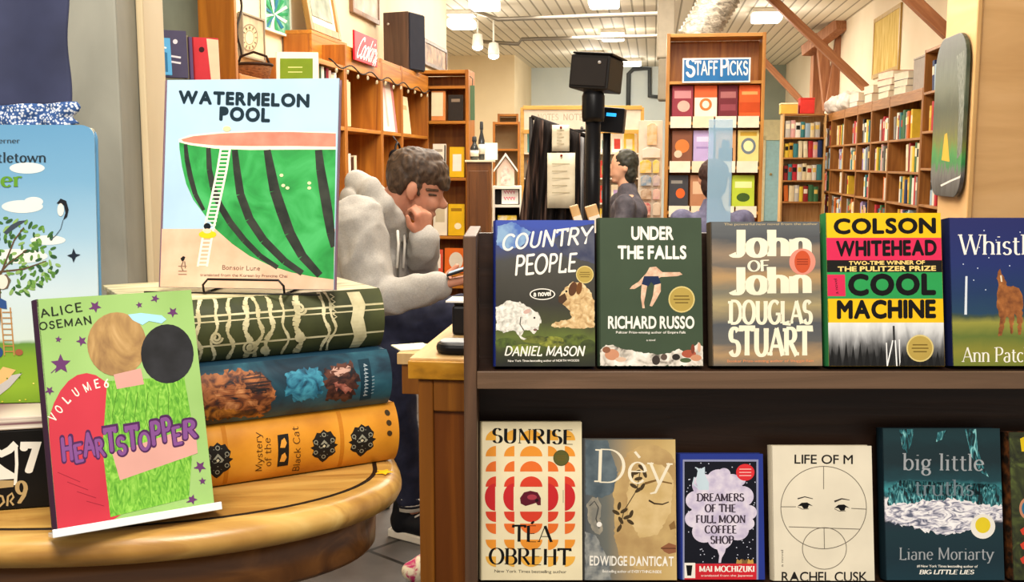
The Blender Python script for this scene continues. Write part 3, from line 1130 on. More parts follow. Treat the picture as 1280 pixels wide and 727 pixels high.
# 2 -- diver cover
rt, s = ledge_book('dark green book with a falling diver on the cover, on the upper ledge', 750, 879, 457.5, 272, 1, .032, C('3d4c38', .5), C('3a4a36'))
s.text('title_lettering', 'UNDER', (789, 299), (842, 299), 15.5, WHT, 'sans', bold=.035, track=.05)
s.text('title_lettering', 'THE FALLS', (772, 323), (858, 323), 15.5, WHT, 'sans', bold=.035, track=.05)
SKN, NAVY = mottle('diver_skin', [(.35, 'c89a7c'), (.65, 'e8c6a8')], 90, 3), C('1c2a4c')
s.poly('cover_print', [(808, 341), (812, 334), (820, 333), (828, 340), (850, 340), (853, 343), (846, 345), (826, 346), (821, 349), (809, 349), (800, 357), (793, 361), (787, 361), (790, 357), (798, 352)], SKN)
s.poly('cover_print', [(805, 345), (823, 345), (826, 354), (818, 357), (814, 352), (810, 358), (802, 355)], NAVY)
s.poly('cover_print', [(802, 355), (809, 357), (807, 368), (805, 378), (806, 385), (803, 385), (801, 371)], SKN)
s.poly('cover_print', [(818, 356), (826, 354), (826, 364), (820, 375), (815, 383), (812, 382), (816, 370)], SKN)
sticker(s, 852, 374, 16.5, GOLD)
s.text('author_lettering', 'RICHARD RUSSO', (760, 410), (868, 410), 14.5, WHT, 'sans', bold=.03, track=.05)
s.text('author_lettering', 'Pulitzer Prize-winning author of Empire Falls', (770, 416.5), (857, 416.5), 2.8, WHT, 'sans', bold=.01)
s.text('author_lettering', 'a novel', (808, 426), (819, 426), 2.6, WHT, 'sans')
ROCKS = mottle('pale_boulders', [(.3, '6a6258'), (.48, 'd8cfc0'), (.7, 'f5efe3')], 60, 3, dist=.8)
s.rough('cover_print', [(750, 457), (750, 437), (757, 431), (766, 431), (776, 435), (790, 438), (806, 441), (822, 443), (838, 441), (848, 436), (856, 440), (866, 437), (873, 427), (879, 433), (879, 457)], ROCKS)
for x, y, rx, ry, c in [(765, 443, 9, 7, 'c98e6c'), (758, 437, 5, 4, '8a5a40'), (776, 449, 7, 3, 'd9b79c'), (820, 450, 5, 6, '3a322c'), (830, 446, 4, 4, '5a4a40'), (845, 446, 5, 4, '2c2723'), (861, 442, 9, 5, 'a8533c'), (870, 447, 7, 4, 'c98e6c'), (866, 436, 2.4, 6, '7a3d2c'), (874, 434, 2, 6, 'd2a488'), (857, 450, 7, 3, '4a5a3a')]:
    s.ell('cover_print', x, y, rx, ry, C(c))
s.done()

# 3 -- cloudy sky cover
CLOUDS = grad('cover_clouded_sky', .235, [(0, '6b6256'), (.08, 'a98960'), (.16, '5e5c58'), (.3, '4d5054'), (.42, 'a9976a'), (.52, '75705f'), (.62, 'b08d5e'), (.7, '6a6258'), (.8, '8f7a62'), (.9, '4c4e50'), (1, '5c5f60')], .07, 14, stretch=(.7, 1, 3.5))
rt, s = ledge_book('book with a brown clouded sky and big cream title, on the upper ledge', 891, 1028, 457.5, 277, 1, .034, CLOUDS, C('54493a'))
CR2 = C('efe8cc')
kw = dict(font='pen', thick=.27, thin=.12, serif=.03, track=.02)
s.text('title_lettering', 'John', (912, 320), (1014, 320), 33, CR2, **kw)
s.text('title_lettering', 'OF', (935, 339), (961, 338), 13, CR2, 'pen', thick=.2, thin=.1, serif=.05)
s.text('title_lettering', 'John', (912, 367), (1014, 366), 33, CR2, **kw)
kw = dict(font='pen', thick=.26, thin=.12, serif=.06, track=.03)
s.text('author_lettering', 'DOUGLAS', (911, 404), (1015, 404), 28, CR2, **kw)
s.text('author_lettering', 'STUART', (911, 444), (1014, 444), 34, CR2, **kw)
s.text('author_lettering', 'Booker Prize-winning author of Shuggie Bain', (909, 452.5), (1017, 452), 3, C('d98a5c'), 'sans', bold=.01)
s.text('author_lettering', 'The powerful new novel from the author', (905, 281.5), (1022, 281), 2.8, C('c9b48a'), 'sans')
s.ell('sticker', 1003, 327, 16.5, 16.5, C('d98c78'))
s.ell('sticker', 1003, 327, 10, 14, C('c4502c'))
for k in (-3, 0, 3):
    s.line('sticker', [(996, 327 + k), (1010, 327 + k)], 1.2, C('8a2f18'))
s.done()

# 4 -- striped cover
YEL, PNK, GRN = C('f3bf16'), C('d92c55'), C('2b9a50')
rt, s = ledge_book('yellow, pink and green striped book with a misty forest photo at its foot', 1036, 1181, 460.5, 266, 1, .032, YEL, C('2f7c46'))
s.rect('cover_print', 1030, 297, 1190, 326, PNK)
s.rect('cover_print', 1030, 325, 1190, 341, C('171512'))
s.rect('cover_print', 1030, 340, 1190, 373, GRN)
s.poly('cover_print', [(1034, 343), (1056, 343), (1057, 370), (1034, 370)], PNK)
FOG = grad('cover_misty_forest', .074, [(0, '0c0c0c'), (.22, '1c1c1c'), (.45, '5f5f5f'), (.62, '9d9d9d'), (.8, 'd2d2d0'), (1, 'e6e6e4')], .3, 30, stretch=(2.4, 1, .5))
s.rect('cover_print', 1030, 403, 1190, 462, FOG)
for x, y, w in ((1117, 407, 2.6), (1108, 428, 1.4), (1124, 424, 1.2)):
    s.line('cover_print', [(x, y), (x + .6, y + 20), (x + 1, 458)], w, C('efefec' if w < 2 else '2a2a2a'))
s.line('cover_print', [(1116, 425), (1109, 458)], 1.6, C('efefec'))
s.line('cover_print', [(1119, 425), (1121, 458)], 1.6, C('efefec'))
for k in range(16):
    x = 1040 + k * 8.8
    if abs(x - 1117) < 10:
        continue
    hgt = 12 + 8 * ((k * 37) % 5) / 5
    s.poly('cover_print', [(x - 3.5, 458), (x, 458 - hgt - (14 if x < 1090 else 8)), (x + 3.5, 458)], C('191919'))
s.text('author_lettering', 'COLSON', (1042, 291.5), (1170, 290.5), 17.5, BLK, 'sans', bold=.045, track=.07)
s.text('author_lettering', 'WHITEHEAD', (1045, 319.5), (1171, 318), 17.5, BLK, 'sans', bold=.045, track=.05)
s.text('title_lettering', 'TWO-TIME WINNER OF', (1061, 331), (1156, 330), 4.6, C('f2d27c'), 'sans', bold=.03)
s.text('title_lettering', 'THE PULITZER PRIZE', (1047, 339), (1170, 338), 5.8, C('f2d27c'), 'sans', bold=.035)
s.text('title_lettering', 'COOL', (1060, 368), (1170, 367), 24, BLK, 'sans', bold=.05, track=.07)
s.text('title_lettering', 'MACHINE', (1046, 397), (1170, 396), 20.5, BLK, 'sans', bold=.05, track=.06)
s.text('title_lettering', 'a novel', (1048, 367), (1046, 348), 4, C('3a1018'), 'sans')
sticker(s, 1150, 435, 17, GOLD)
s.done()

# 5 -- horse cover, running out of the picture
NIGHT = grad('cover_night_meadow', .24, [(0, '6f7a2a'), (.1, '86832e'), (.2, '5f6f2c'), (.3, '94913c'), (.345, '3a4a3a'), (.37, '1d3f5a'), (.5, '17335c'), (.7, '1b2a66'), (1, '1f2560')], .035, 30)
rt, s = ledge_book('dark blue book with a brown horse in a yellow-green meadow, on the upper ledge', 1191, 1318, 461.5, 272, 1, .034, NIGHT, C('151c44'))
HRS = mottle('chestnut_horse', [(.3, '6b3a1c'), (.6, 'a2622f'), (.8, 'c48a55')], 80, 3)
s.rough('cover_print', [(1247, 340), (1250, 336), (1252, 342), (1256, 348), (1259, 357), (1268, 358), (1276, 362), (1279, 374), (1278, 395), (1276, 418), (1273, 418), (1271, 396), (1268, 392), (1266, 418), (1263, 417), (1261, 397), (1258, 394), (1255, 408), (1252, 420), (1248, 420), (1250, 398), (1246, 384), (1246, 366), (1248, 356), (1246, 348)], HRS)
s.line('cover_print', [(1251, 344), (1252, 352)], 2, C('e6d6b8'))
s.line('cover_print', [(1208, 345), (1207, 393)], 2.6, C('d9dfe6'), w1=3.2)
for x, y in [(1212, 296), (1224, 309), (1230, 288), (1236, 322), (1204, 330), (1245, 300), (1270, 310), (1222, 335), (1262, 332), (1217, 350), (1232, 362), (1275, 290)]:
    s.ell('cover_print', x, y, .8, .8, C('c9d2e6'), n=8)
kw = dict(font='pen', thick=.13, thin=.045, serif=.07, track=.03)
s.text('title_lettering', 'Whistler', (1199, 318), (1310, 318), 25, WHT, **kw)
s.text('author_lettering', 'Ann Patchett', (1203, 452), (1314, 452), 18, WHT, **kw)
s.done()

# ---- lower ledge
# 6 -- half-sun grid cover
rt, s = ledge_book('cream book with a grid of orange and red half suns, end of the lower ledge', 601.5, 728, 725, 527, 2, .03, C('ecdfb8'), C('d8cba2'))
RC_ = ['eaa93c', 'e89431', 'e5702c', 'd8402a', 'c8282c', 'd8402a', 'e5702c', 'e89431', 'eaae44']
cols = [(620, 1), (643, 1), (664, 0), (687, 2), (708, 2)]
rows = [(549, 1), (569, 1), (588, 1), (607, 1), (625, 2), (646, -1), (661, -1), (681, -1), (702, -1)]
for j, (y, up) in enumerate(rows):
    m = C(RC_[j])
    for x, side in cols:
        if side == 0:
            if up == 2:
                continue
            s.ell('cover_print', x, y + (1 if up == 1 else -7), 14, 13, m, *((0, 180) if up == 1 else (180, 360)), n=16)
        elif up == 2:
            s.ell('cover_print', x - 1 if side == 1 else x - 13 + 11, y - 4, 13, 17, m, *((90, 270) if side == 1 else (-90, 90)), n=16)
        else:
            cx = x if side == 1 else x - 2
            yy = y + (1 if up == 1 else -7)
            rng = {(1, 1): (90, 180), (1, -1): (180, 270), (2, 1): (0, 90), (2, -1): (270, 360)}[(side, up)]
            p = [(cx, yy)] + [(cx + 13 * math.cos(math.radians(a)), yy - 13 * math.sin(math.radians(a))) for a in [rng[0] + (rng[1] - rng[0]) * k / 8 for k in range(9)]]
            s.poly('cover_print', p, m)
DKR = C('5e1526')
s.poly('cover_print', [(650, 622), (655, 615), (663, 613), (672, 615), (676, 622), (676, 631), (672, 631), (670, 628), (664, 630), (657, 632), (651, 629)], DKR)
s.ell('cover_print', 665, 621, 6, 3.4, C('a83a48'))
s.ell('cover_print', 671, 625, 2.4, 2, C('2a0810'))
kw = dict(font='pen', thick=.19, thin=.04, serif=.03, track=.05)
s.text('title_lettering', 'SUNRISE', (615, 553), (717, 555), 18, BLK, **kw)
kw['thick'] = .17
s.text('author_lettering', 'TÉA', (641, 676.5), (690, 677), 20, BLK, **kw)
s.text('author_lettering', 'OBREHT', (611, 704.5), (713, 706), 20, BLK, **kw)
s.text('author_lettering', 'New York Times bestselling author', (618, 715), (708, 716), 3.6, C('4a443a'), 'sans')
sticker(s, 701.5, 572, 10, C('5c5a2a'), C('4e4c22'))
s.line('cover_print', [(704, 612), (704, 628)], .8, C('9a9072'))
s.done()

# 7 -- face cover
FACE = grad('cover_tan_portrait', .17, [(0, '4d5256'), (.22, '6a6c64'), (.36, '97876a'), (.5, 'b79a66'), (.75, 'c6a668'), (1, 'd6ba7c')], .05, 14, 'X')
rt, s = ledge_book('tan book with a face, closed eye and pearl earring on the cover', 731, 846, 726, 549, 2, .03, FACE, C('5a5a58'))
BLUEG = mottle('cover_blue_grey', [(.35, '46545c'), (.65, '66747a')], 30, 4)
s.rough('cover_print', [(732, 550), (760, 550), (764, 565), (772, 590), (766, 616), (752, 622), (732, 618)], BLUEG)
SKD, SKL = mottle('portrait_skin', [(.35, 'b08f5c'), (.65, 'c9aa70')], 24, 4), mottle('portrait_skin_light', [(.35, 'c9aa6e'), (.65, 'dcc08a')], 30, 4)
s.rough('cover_print', [(773, 592), (784, 566), (802, 556), (822, 556), (838, 566), (845, 580), (845, 690), (838, 706), (800, 712), (776, 700), (768, 672), (768, 640), (766, 616)], SKD)
s.rough('cover_print', [(790, 590), (810, 578), (830, 582), (842, 600), (838, 640), (822, 668), (800, 672), (786, 650), (784, 616)], SKL)
s.rough('cover_print', [(733, 630), (740, 621), (748, 622), (752, 634), (750, 648), (754, 660), (750, 668), (742, 664), (735, 650)], mottle('portrait_ear', [(.4, '7d7a70'), (.6, 'a59c88')], 40, 3))
s.line('cover_print', [(737, 632), (743, 626), (748, 634), (745, 648), (749, 660)], 1.6, C('4c4c48'))
s.ell('cover_print', 749, 655, 3.2, 3.2, C('efeae0'))
s.rough('cover_print', [(731, 664), (744, 668), (754, 686), (762, 704), (764, 725), (731, 725)], mottle('portrait_hair', [(.35, '5d6468'), (.65, 'a4a49c')], 60, 4))
s.line('cover_print', [(811, 625), (818, 629), (828, 630), (836, 627)], 2.4, C('3a2a1a'), w1=1.4)
s.line('cover_print', [(806, 604), (820, 600), (840, 604)], 3.2, C('77592f'), w1=1.6)
s.poly('cover_print', [(836, 656), (843, 650), (845, 660), (838, 662)], C('8a683a'))
s.poly('cover_print', [(826, 684), (836, 678), (845, 681), (845, 690), (836, 692), (830, 689)], C('8f5c3e'))
s.line('cover_print', [(826, 685), (845, 685)], 1.2, C('54301e'))
LEAF = C('453722')
import itertools
for x, y, r in [(796, 590, 30), (802, 584, -40), (790, 594, 70), (798, 598, 10), (806, 592, -70), (798, 612, 35), (792, 607, -30), (803, 608, 60), (774, 632, 80), (780, 638, 30), (770, 640, -30), (784, 646, 20), (776, 650, -60), (789, 642, 70), (774, 660, 60), (788, 652, -35)]:
    s.ell('cover_print', x, y, 5.2, 2.3, LEAF, rot=r)
s.line('cover_print', [(800, 590), (796, 612), (780, 638), (774, 662)], 1.1, LEAF)
kw = dict(font='pen', thick=.085, thin=.035, serif=.06, track=.03)
s.text('title_lettering', 'Dèy', (743, 602), (838, 605), 41, CRM, **kw)
s.text('author_lettering', 'EDWIDGE DANTICAT', (737, 706), (842, 707), 11.5, WHT, 'sans', bold=.02, track=.12)
s.text('author_lettering', 'Bestselling author of EVERYTHING INSIDE', (753, 715), (827, 716), 3.4, WHT, 'sans', bold=.01)
s.done()

# 8 -- cloud cover with blue frame
rt, s = ledge_book('small blue-framed book with a lilac cloud on a starry black sky', 851, 956, 729, 567, 2, .026, C('27388c'), C('1e2c72'), d=BD + .004)
s.rect('cover_print', 853.5, 574, 948, 726, C('8f93b4'))
s.rect('cover_print', 855.5, 576.5, 945.5, 704, C('11131e'))
rnd = random.Random(4)
for k in range(95):
    s.ell('cover_print', rnd.uniform(857, 944), rnd.uniform(578, 702), .7, .7, C('d8dcec'), n=6)
CLD = mottle('lilac_cloud', [(.3, 'b9aecb'), (.55, 'd9cfe0'), (.75, 'ebe2ea')], 60, 3)
for x, y, r in [(880, 606, 15), (898, 600, 15), (915, 604, 13), (928, 620, 14), (870, 625, 13), (868, 648, 12), (936, 640, 10), (880, 664, 15), (900, 672, 16), (922, 662, 14), (934, 654, 9), (900, 635, 30), (886, 640, 22), (916, 640, 22), (905, 592, 8), (925, 600, 7)]:
    s.ell('cover_print', x, y, r, r * .92, CLD)
s.poly('cover_print', [(895, 682), (908, 682), (906, 690), (902, 697), (901, 703), (898, 703), (899, 694)], CLD)
CATB = C('c2d4de')
s.poly('cover_print', [(873, 612), (870, 600), (872, 588), (869, 583), (875, 586), (881, 583), (881, 592), (886, 603), (886, 612)], CATB)
s.line('cover_print', [(873, 610), (866, 604), (868, 596)], 1.6, CATB)
s.ell('sticker', 931.5, 590, 11.5, 10.5, C('d93036'))
for k in (-4, 0, 4):
    s.line('sticker', [(924, 590 + k), (939, 590 + k)], 1.1, C('f0b8b0'))
s.rect('cover_print', 855.5, 704, 945.5, 724, C('cc2430'))
s.rect('cover_print', 855.5, 703, 869, 722, WHT)
s.poly('cover_print', [(857.5, 706), (865.5, 706), (864, 719), (859, 719)], BLK)
kw = dict(font='pen', thick=.23, thin=.11, serif=.07, track=.05)
for st, x0, x1, y in [('DREAMERS', 871, 930, 626), ('OF THE', 881, 920, 639.5), ('FULL MOON', 870, 932, 653), ('COFFEE', 881, 921, 666), ('SHOP', 888, 917, 679)]:
    s.text('title_lettering', st, (x0, y), (x1, y), 9.4, C('3a2f3c'), **kw)
s.text('author_lettering', 'MAI MOCHIZUKI', (874, 714), (943, 714), 7, WHT, **kw)
s.text('author_lettering', 'translated from the Japanese', (876, 720), (941, 720), 2.4, WHT, 'sans')
for x, c in ((924, 'b08a4a'), (931, '7a5a34'), (938, 'c49a4a')):
    s.poly('cover_print', [(x - 4, 704), (x - 3, 698), (x, 700), (x + 3, 698), (x + 4, 704)], C(c))
s.done()

# 9 -- line drawing cover
IVO, GRY = C('e6dcc4'), C('6f675a')
rt, s = ledge_book('ivory book with drawn circles around a pair of eyes, on the lower ledge', 967, 1093, 733, 557, 2, .024, IVO, C('cfc4aa'))
s.text('title_lettering', 'LIFE OF M', (993, 579), (1066, 579.5), 11, C('1e1b18'), 'sans', bold=.012, track=.1)
def ring(cx, cy, rx, ry):
    s.line('cover_print', arc(cx, cy, rx, ry, 0, 360, 60)[:-1], .9, GRY, closed=True)
ring(1029.5, 634, 53.5, 51.5)
ring(1030.5, 685, 27.5, 26)
for p in ([(1029.5, 582), (1029.5, 611)], [(976, 633), (995, 633)], [(1064, 635), (1083, 636)], [(986, 658), (1075, 661)], [(1030, 659), (1030.5, 686)]):
    s.line('cover_print', p, .9, GRY)
for sx, ex in ((1, 1006), (-1, 1052)):
    y = 632 if sx == 1 else 634.5
    s.poly('cover_print', [(ex - 9, y), (ex - 4, y - 4), (ex + 3, y - 4.4), (ex + 10, y), (ex + 5, y - 1), (ex + 3.6, y + 3), (ex - 1.4, y + 3.4), (ex - 4, y)], BLK)
    s.line('cover_print', [(ex - 9, y + 1), (ex - 3, y + 4), (ex + 5, y + 3.6)], .8, GRY)
    s.line('cover_print', [(ex - 9, y - 9 + (1 if sx < 0 else 0)), (ex, y - 11.5), (ex + 10, y - 9 - (1 if sx < 0 else 0))], 2.4 if sx < 0 else 1.6, C('38322c'), w1=.8)
s.text('cover_print', 'a novel', (979, 708), (979, 687), 3, GRY, 'sans')
s.text('author_lettering', 'RACHEL CUSK', (977, 726.5), (1084, 726.5), 12, C('1e1b18'), 'sans', bold=.012, track=.1)
s.done()

# 10 -- sea cover
SEA = grad('cover_dark_sea', .24, [(0, '12343f'), (.15, '0f2b35'), (.34, '123038'), (.395, '1c2a38'), (.42, 'c9c4cc'), (.47, '8d8fa0'), (.505, 'e9e4e6'), (.565, 'f1ecec'), (.585, '24525c'), (.62, '3f99a0'), (.7, '174048'), (.82, '10282e'), (.93, '0f2a30'), (1, '12343a')], .045, 34, stretch=(1, 1, 1.5), dist=1.2)
rt, s = ledge_book('dark teal book with a white band of sea foam across the cover', 1107, 1255, 736, 535, 2, .03, SEA, C('0d2028'))
TEALS = mottle('surf_teal', [(.42, '10282e'), (.55, '2f7c84'), (.66, '8fd0cf')], 70, 5, (2, 1, .6), dist=2.0)
for poly in ([(1124, 536), (1142, 536), (1140, 552), (1134, 566), (1128, 560)], [(1206, 536), (1220, 536), (1222, 560), (1228, 580), (1236, 596), (1226, 590), (1214, 570)], [(1172, 540), (1184, 537), (1180, 548), (1170, 552)]):
    s.poly('cover_print', poly, TEALS)
FOAM = mottle('sea_foam_swirl', [(.36, '5f6478'), (.46, 'b9b6c4'), (.56, 'f1eded'), (.75, 'ffffff')], 46, 5, (.8, 1, 2.2), dist=2.4)
s.rough('cover_print', [(1107, 634), (1128, 630), (1150, 627), (1180, 624), (1200, 626), (1226, 632), (1255, 634), (1255, 646), (1240, 652), (1226, 660), (1206, 664), (1184, 668), (1160, 665), (1138, 658), (1120, 655), (1107, 650)], FOAM, 3)
s.rough('cover_print', [(1110, 610), (1125, 600), (1140, 616), (1160, 606), (1186, 620), (1206, 606), (1226, 618), (1244, 604), (1254, 612), (1254, 632), (1226, 630), (1190, 623), (1150, 626), (1110, 631)], TEALS, 3)
SIL = C('9fa3a6', .35)
kw = dict(font='pen', thick=.12, thin=.05, serif=.06, track=.04)
s.text('title_lettering', 'big little', (1128, 587), (1230, 588), 21, SIL, **kw)
s.text('title_lettering', 'truths', (1143, 619), (1217, 619), 20, C('6f7f86', .4), **kw)
s.text('author_lettering', 'Liane Moriarty', (1124, 699), (1242, 699), 15, SIL, **kw)
s.text('author_lettering', '#1 New York Times bestselling author of', (1146, 708.5), (1222, 709), 3, WHT, 'sans', bold=.01)
s.text('author_lettering', 'BIG LITTLE LIES', (1149, 717), (1217, 717), 5, WHT, 'pen', thick=.2, thin=.12, serif=.03, shear=.15)
s.ell('sticker', 1228.5, 657.5, 15.5, 15.5, WHT)
s.ell('sticker', 1228.5, 656, 9.5, 10, C('e8cf2c'))
s.done()

# 11 -- edge of an eleventh cover
OLV = mottle('olive_swirl', [(.35, '26291a'), (.52, '3a4022'), (.68, '59652f')], 22, 2, dist=2.2)
rt, s = ledge_book('dark olive book cut by the picture edge, yellow and red marks on it', 1266, 1392, 736, 540, 2, .03, OLV, mottle('rusty_spine', [(.4, '1a120c'), (.7, '6b3d1a')], 60, 3))
s.poly('cover_print', [(1275, 548), (1279, 546), (1300, 546), (1300, 564), (1277, 564)], C('e2c21c'))
s.ell('cover_print', 1283, 635, 9, 13, C('c98a6a'))
s.ell('cover_print', 1283, 635, 6, 9, C('2f6f8e'))
for y in (662, 680, 698):
    s.poly('cover_print', [(1275, y), (1282, y - 5), (1300, y - 2), (1300, y + 8), (1278, y + 6)], C('d0402c'))
s.done()

# ------------------------------------------------------------------ bow-fronted table with the big spines
TZ = .89
OAK = mottle('honey_oak', [(.25, '7d5526'), (.45, 'a97c3c'), (.6, 'c4994f'), (.8, 'd9b56c')], 3.2, 7, (1.1, 8, 3), .3, 1.1, .1, .45, rot=(0, 0, -.2))
OAKD = wood('dark_oak_apron', '4a2a12', '8c5a2a', 'X', .9, .35)


def bow(a_l, a_r, bf, bb, n=72):
    """outline of the top: wide bowed front, deeper back"""
    out = []
    for k in range(n):
        th = 2 * PI * k / n
        c, q = math.cos(th), math.sin(th)
        out.append(((a_r if c > 0 else a_l) * c, (bf if q < 0 else bb) * q))
    return out


TC = Matrix.Translation((-.4252, 1.157, 0)) @ Matrix.Rotation(math.radians(8), 4, 'Z')
tb = thing('display_table', 'honey-coloured wooden table with a rounded bow front and dark apron', 'table', M=TC)


def rings(levels, mat, name, caps=True):
    vs, fs, n = [], [], 72
    for grow, z in levels:
        vs += [(x, y, z) for x, y in bow(.34 + grow, .266 + grow, .16 + grow, .36 + grow)]
    for i in range(len(levels) - 1):
        for k in range(n):
            l = (k + 1) % n
            fs.append((i * n + k, i * n + l, (i + 1) * n + l, (i + 1) * n + k))
    fs += [tuple(range(n))[::-1], tuple((len(levels) - 1) * n + k for k in range(n))]
    mb = MB().add(vs, fs, mat, True)
    o = mb.build(name, tb)
    for p in o.data.polygons:
        if len(p.vertices) > 4:
            p.use_smooth = False
    return o


rings([(0, TZ - .034), (.02, TZ - .032), (.027, TZ - .028), (.031, TZ - .02), (.031, TZ - .013), (.027, TZ - .006), (.02, TZ - .001), (.011, TZ)], OAK, 'tabletop')
inl = rings([(-.0025, TZ - .002), (-.0025, TZ + .0006), (.0025, TZ + .0006), (.0025, TZ - .002)], C('20150c'), 'inlay_line', False)
# keep the inlay a ring only
bm = bmesh.new(); bm.from_mesh(inl.data)
bmesh.ops.delete(bm, geom=[f for f in bm.faces if len(f.verts) > 4], context='FACES')
bm.to_mesh(inl.data); bm.free()
rings([(-.03, TZ - .088), (-.006, TZ - .088), (-.001, TZ - .082), (.001, TZ - .033)], OAKD, 'apron')
mb = MB().lathe([(.09, .14), (.07, .2), (.06, .4), (.085, .55), (.06, .62), (.12, TZ - .089)], OAKD, (-.08, .12, 0), 28)
mb.build('pedestal', tb)
mb = MB().lathe([(.24, 0), (.25, .02), (.22, .05), (.1, .14)], OAKD, (-.08, .12, 0), 32)
mb.build('foot', tb)

# ---- three thick decorated volumes lying on their sides, spines to the front
YAW = math.radians(30)
SL = .285


def spine_volume(label, px, py, z0, hgt, mat, length, top_mat, depth=.2, bulge=.016, shift=0):
    """px,py: photo point of the lower end of the spine at the far end"""
    end = HZ(px, py, z0)
    e = Vector((math.cos(YAW), math.sin(YAW), 0))
    base = end - e * length
    M = Matrix.Translation(base) @ Matrix.Rotation(YAW, 4, 'Z')
    r = thing('big_book', label, 'book', M=M, group='thick volumes in the stack')
    n = 14
    def prof(b):
        k = (b / hgt) * 2 - 1
        return -bulge * (1 - k * k) ** .8
    pts = [(prof(hgt * i / n), hgt * i / n) for i in range(n + 1)]
    nx = 40
    vs, fs = [], []
    for j in range(nx + 1):
        for y, z in pts:
            vs.append((length * j / nx, y, z))
    for j in range(nx):
        for i in range(n):
            a = j * (n + 1) + i
            fs.append((a, a + n + 1, a + n + 2, a + 1))
    sp = MB().add(vs, fs, mat, True)
    mk = lambda x: [(x, y, z) for y, z in pts] + [(x, .006, hgt), (x, .006, 0)]
    for x, rv in ((0, False), (length, True)):
        sp.add(mk(x), [tuple(range(n + 3))[::-1 if rv else 1]], mat)
    sp.build('spine', r)
    MB().box(0, length, .004, depth, 0, .005, top_mat).build('lower_board', r, .001)
    MB().box(0, length, .004, depth, hgt - .005, hgt, top_mat).build('upper_board', r, .001)
    MB().box(.004, length - .004, .006, depth - .005, .0055, hgt - .0055, C('d9caa4', .8)).build('pages', r)

    def inv(qx, qy):
        o = M @ Vector((0, -bulge * .7, 0))
        q = M.inverted() @ hit(qx, qy, o, M.to_3x3() @ Vector((0, -1, 0)))
        return (q.x, q.z)
    return r, Sheet(r, M, length, hgt, lambda a, b, off: Vector((a, prof(min(max(b, 0), hgt)) - off, b)), inv)


H3, H2, H1 = .0705, .0655, .07
LEATH = mottle('mustard_leather', [(.3, 'b06c12'), (.55, 'cf8a22'), (.75, 'dd9c34')], 14, 5, rough=.4, bump=.05)
r, s = spine_volume('mustard leather volume with black ornaments, at the bottom of the stack', 493, 573, TZ + .0015, H3, LEATH, SL, C('b8741c'))
DK = C('1c1813')
TANB = C('d8963a')
for a in (.075, .21):
    s.poly_ab('raised_band', [(a, .002), (a + .005, .002), (a + .005, H3 - .002), (a, H3 - .002)], C('b87218'))


def ornament(cx, cy, k, rot=0):
    OUT = [(0, -23), (5, -19), (10, -20), (14, -13), (17, -10), (15, -2), (20, 0), (15, 4), (17, 11), (13, 15), (8, 17), (4, 22), (0, 25)]
    pts = [(x, y) for x, y in OUT] + [(-x, y) for x, y in OUT[::-1][1:-1]]
    sk = lambda x, y: (cx + x * k, cy + (y - x * .13) * k)
    s.poly('ornament_print', [sk(x, y) for x, y in pts], DK)
    G1, G2 = C('8c8a78'), C('c9bf9c')
    s.poly('ornament_print', [sk(*p) for p in [(0, -9), (8, 0), (0, 9), (-8, 0)]], G1)
    s.poly('ornament_print', [sk(*p) for p in [(0, -5), (4.5, 0), (0, 5), (-4.5, 0)]], DK)
    s.poly('ornament_print', [sk(*p) for p in [(0, -2.4), (2.2, 0), (0, 2.4), (-2.2, 0)]], G2)
    for qx, qy in ((0, -16), (0, 16), (12, -7), (-12, -7), (12, 8), (-12, 8)):
        x, y = sk(qx, qy)
        s.line('ornament_print', [(x + 2.6 * k * math.cos(t * .7), y + 2.6 * k * math.sin(t * .7)) for t in range(9)], 1.0, G1, closed=True)
    for sg in (-1, 1):
        s.line('ornament_print', [sk(sg * 5, -15), sk(sg * 10, -3), sk(sg * 5, 13)], 1.1, G1)


ornament(451, 549, .86)
ornament(403.5, 556, .86)
ornament(271, 574, .95)
s.poly('label_panel', [(346, 543), (359.5, 541), (359.5, 581), (346, 583)], DK)
for y in (553, 571):
    s.poly('label_panel', [(348.5, y + 5), (350.5, y - 4), (354.5, y - 7), (357, y - 1), (354.5, y + 5)], TANB)
    s.line('label_panel', [(352.5, y - 5), (353, y + 4)], 1.4, DK)
kw = dict(font='pen', thick=.1, thin=.09, serif=0, track=.07)
s.text('lettering', 'Mystery', (327, 589), (325.5, 540), 8, C('4a2c0c'), **kw)
s.text('lettering', 'of the', (338, 582), (336.5, 546), 8, C('4a2c0c'), **kw)
s.text('lettering', 'Black Cat', (375, 590), (372.5, 533), 8, C('4a2c0c'), **kw)
for y0, y1 in ((512, 520), (524, 531), (536, 544)):
    s.ell('ornament_print', 485, (y0 + y1) / 2, 3.2, 3.4, C('3a2a14'))
s.done()

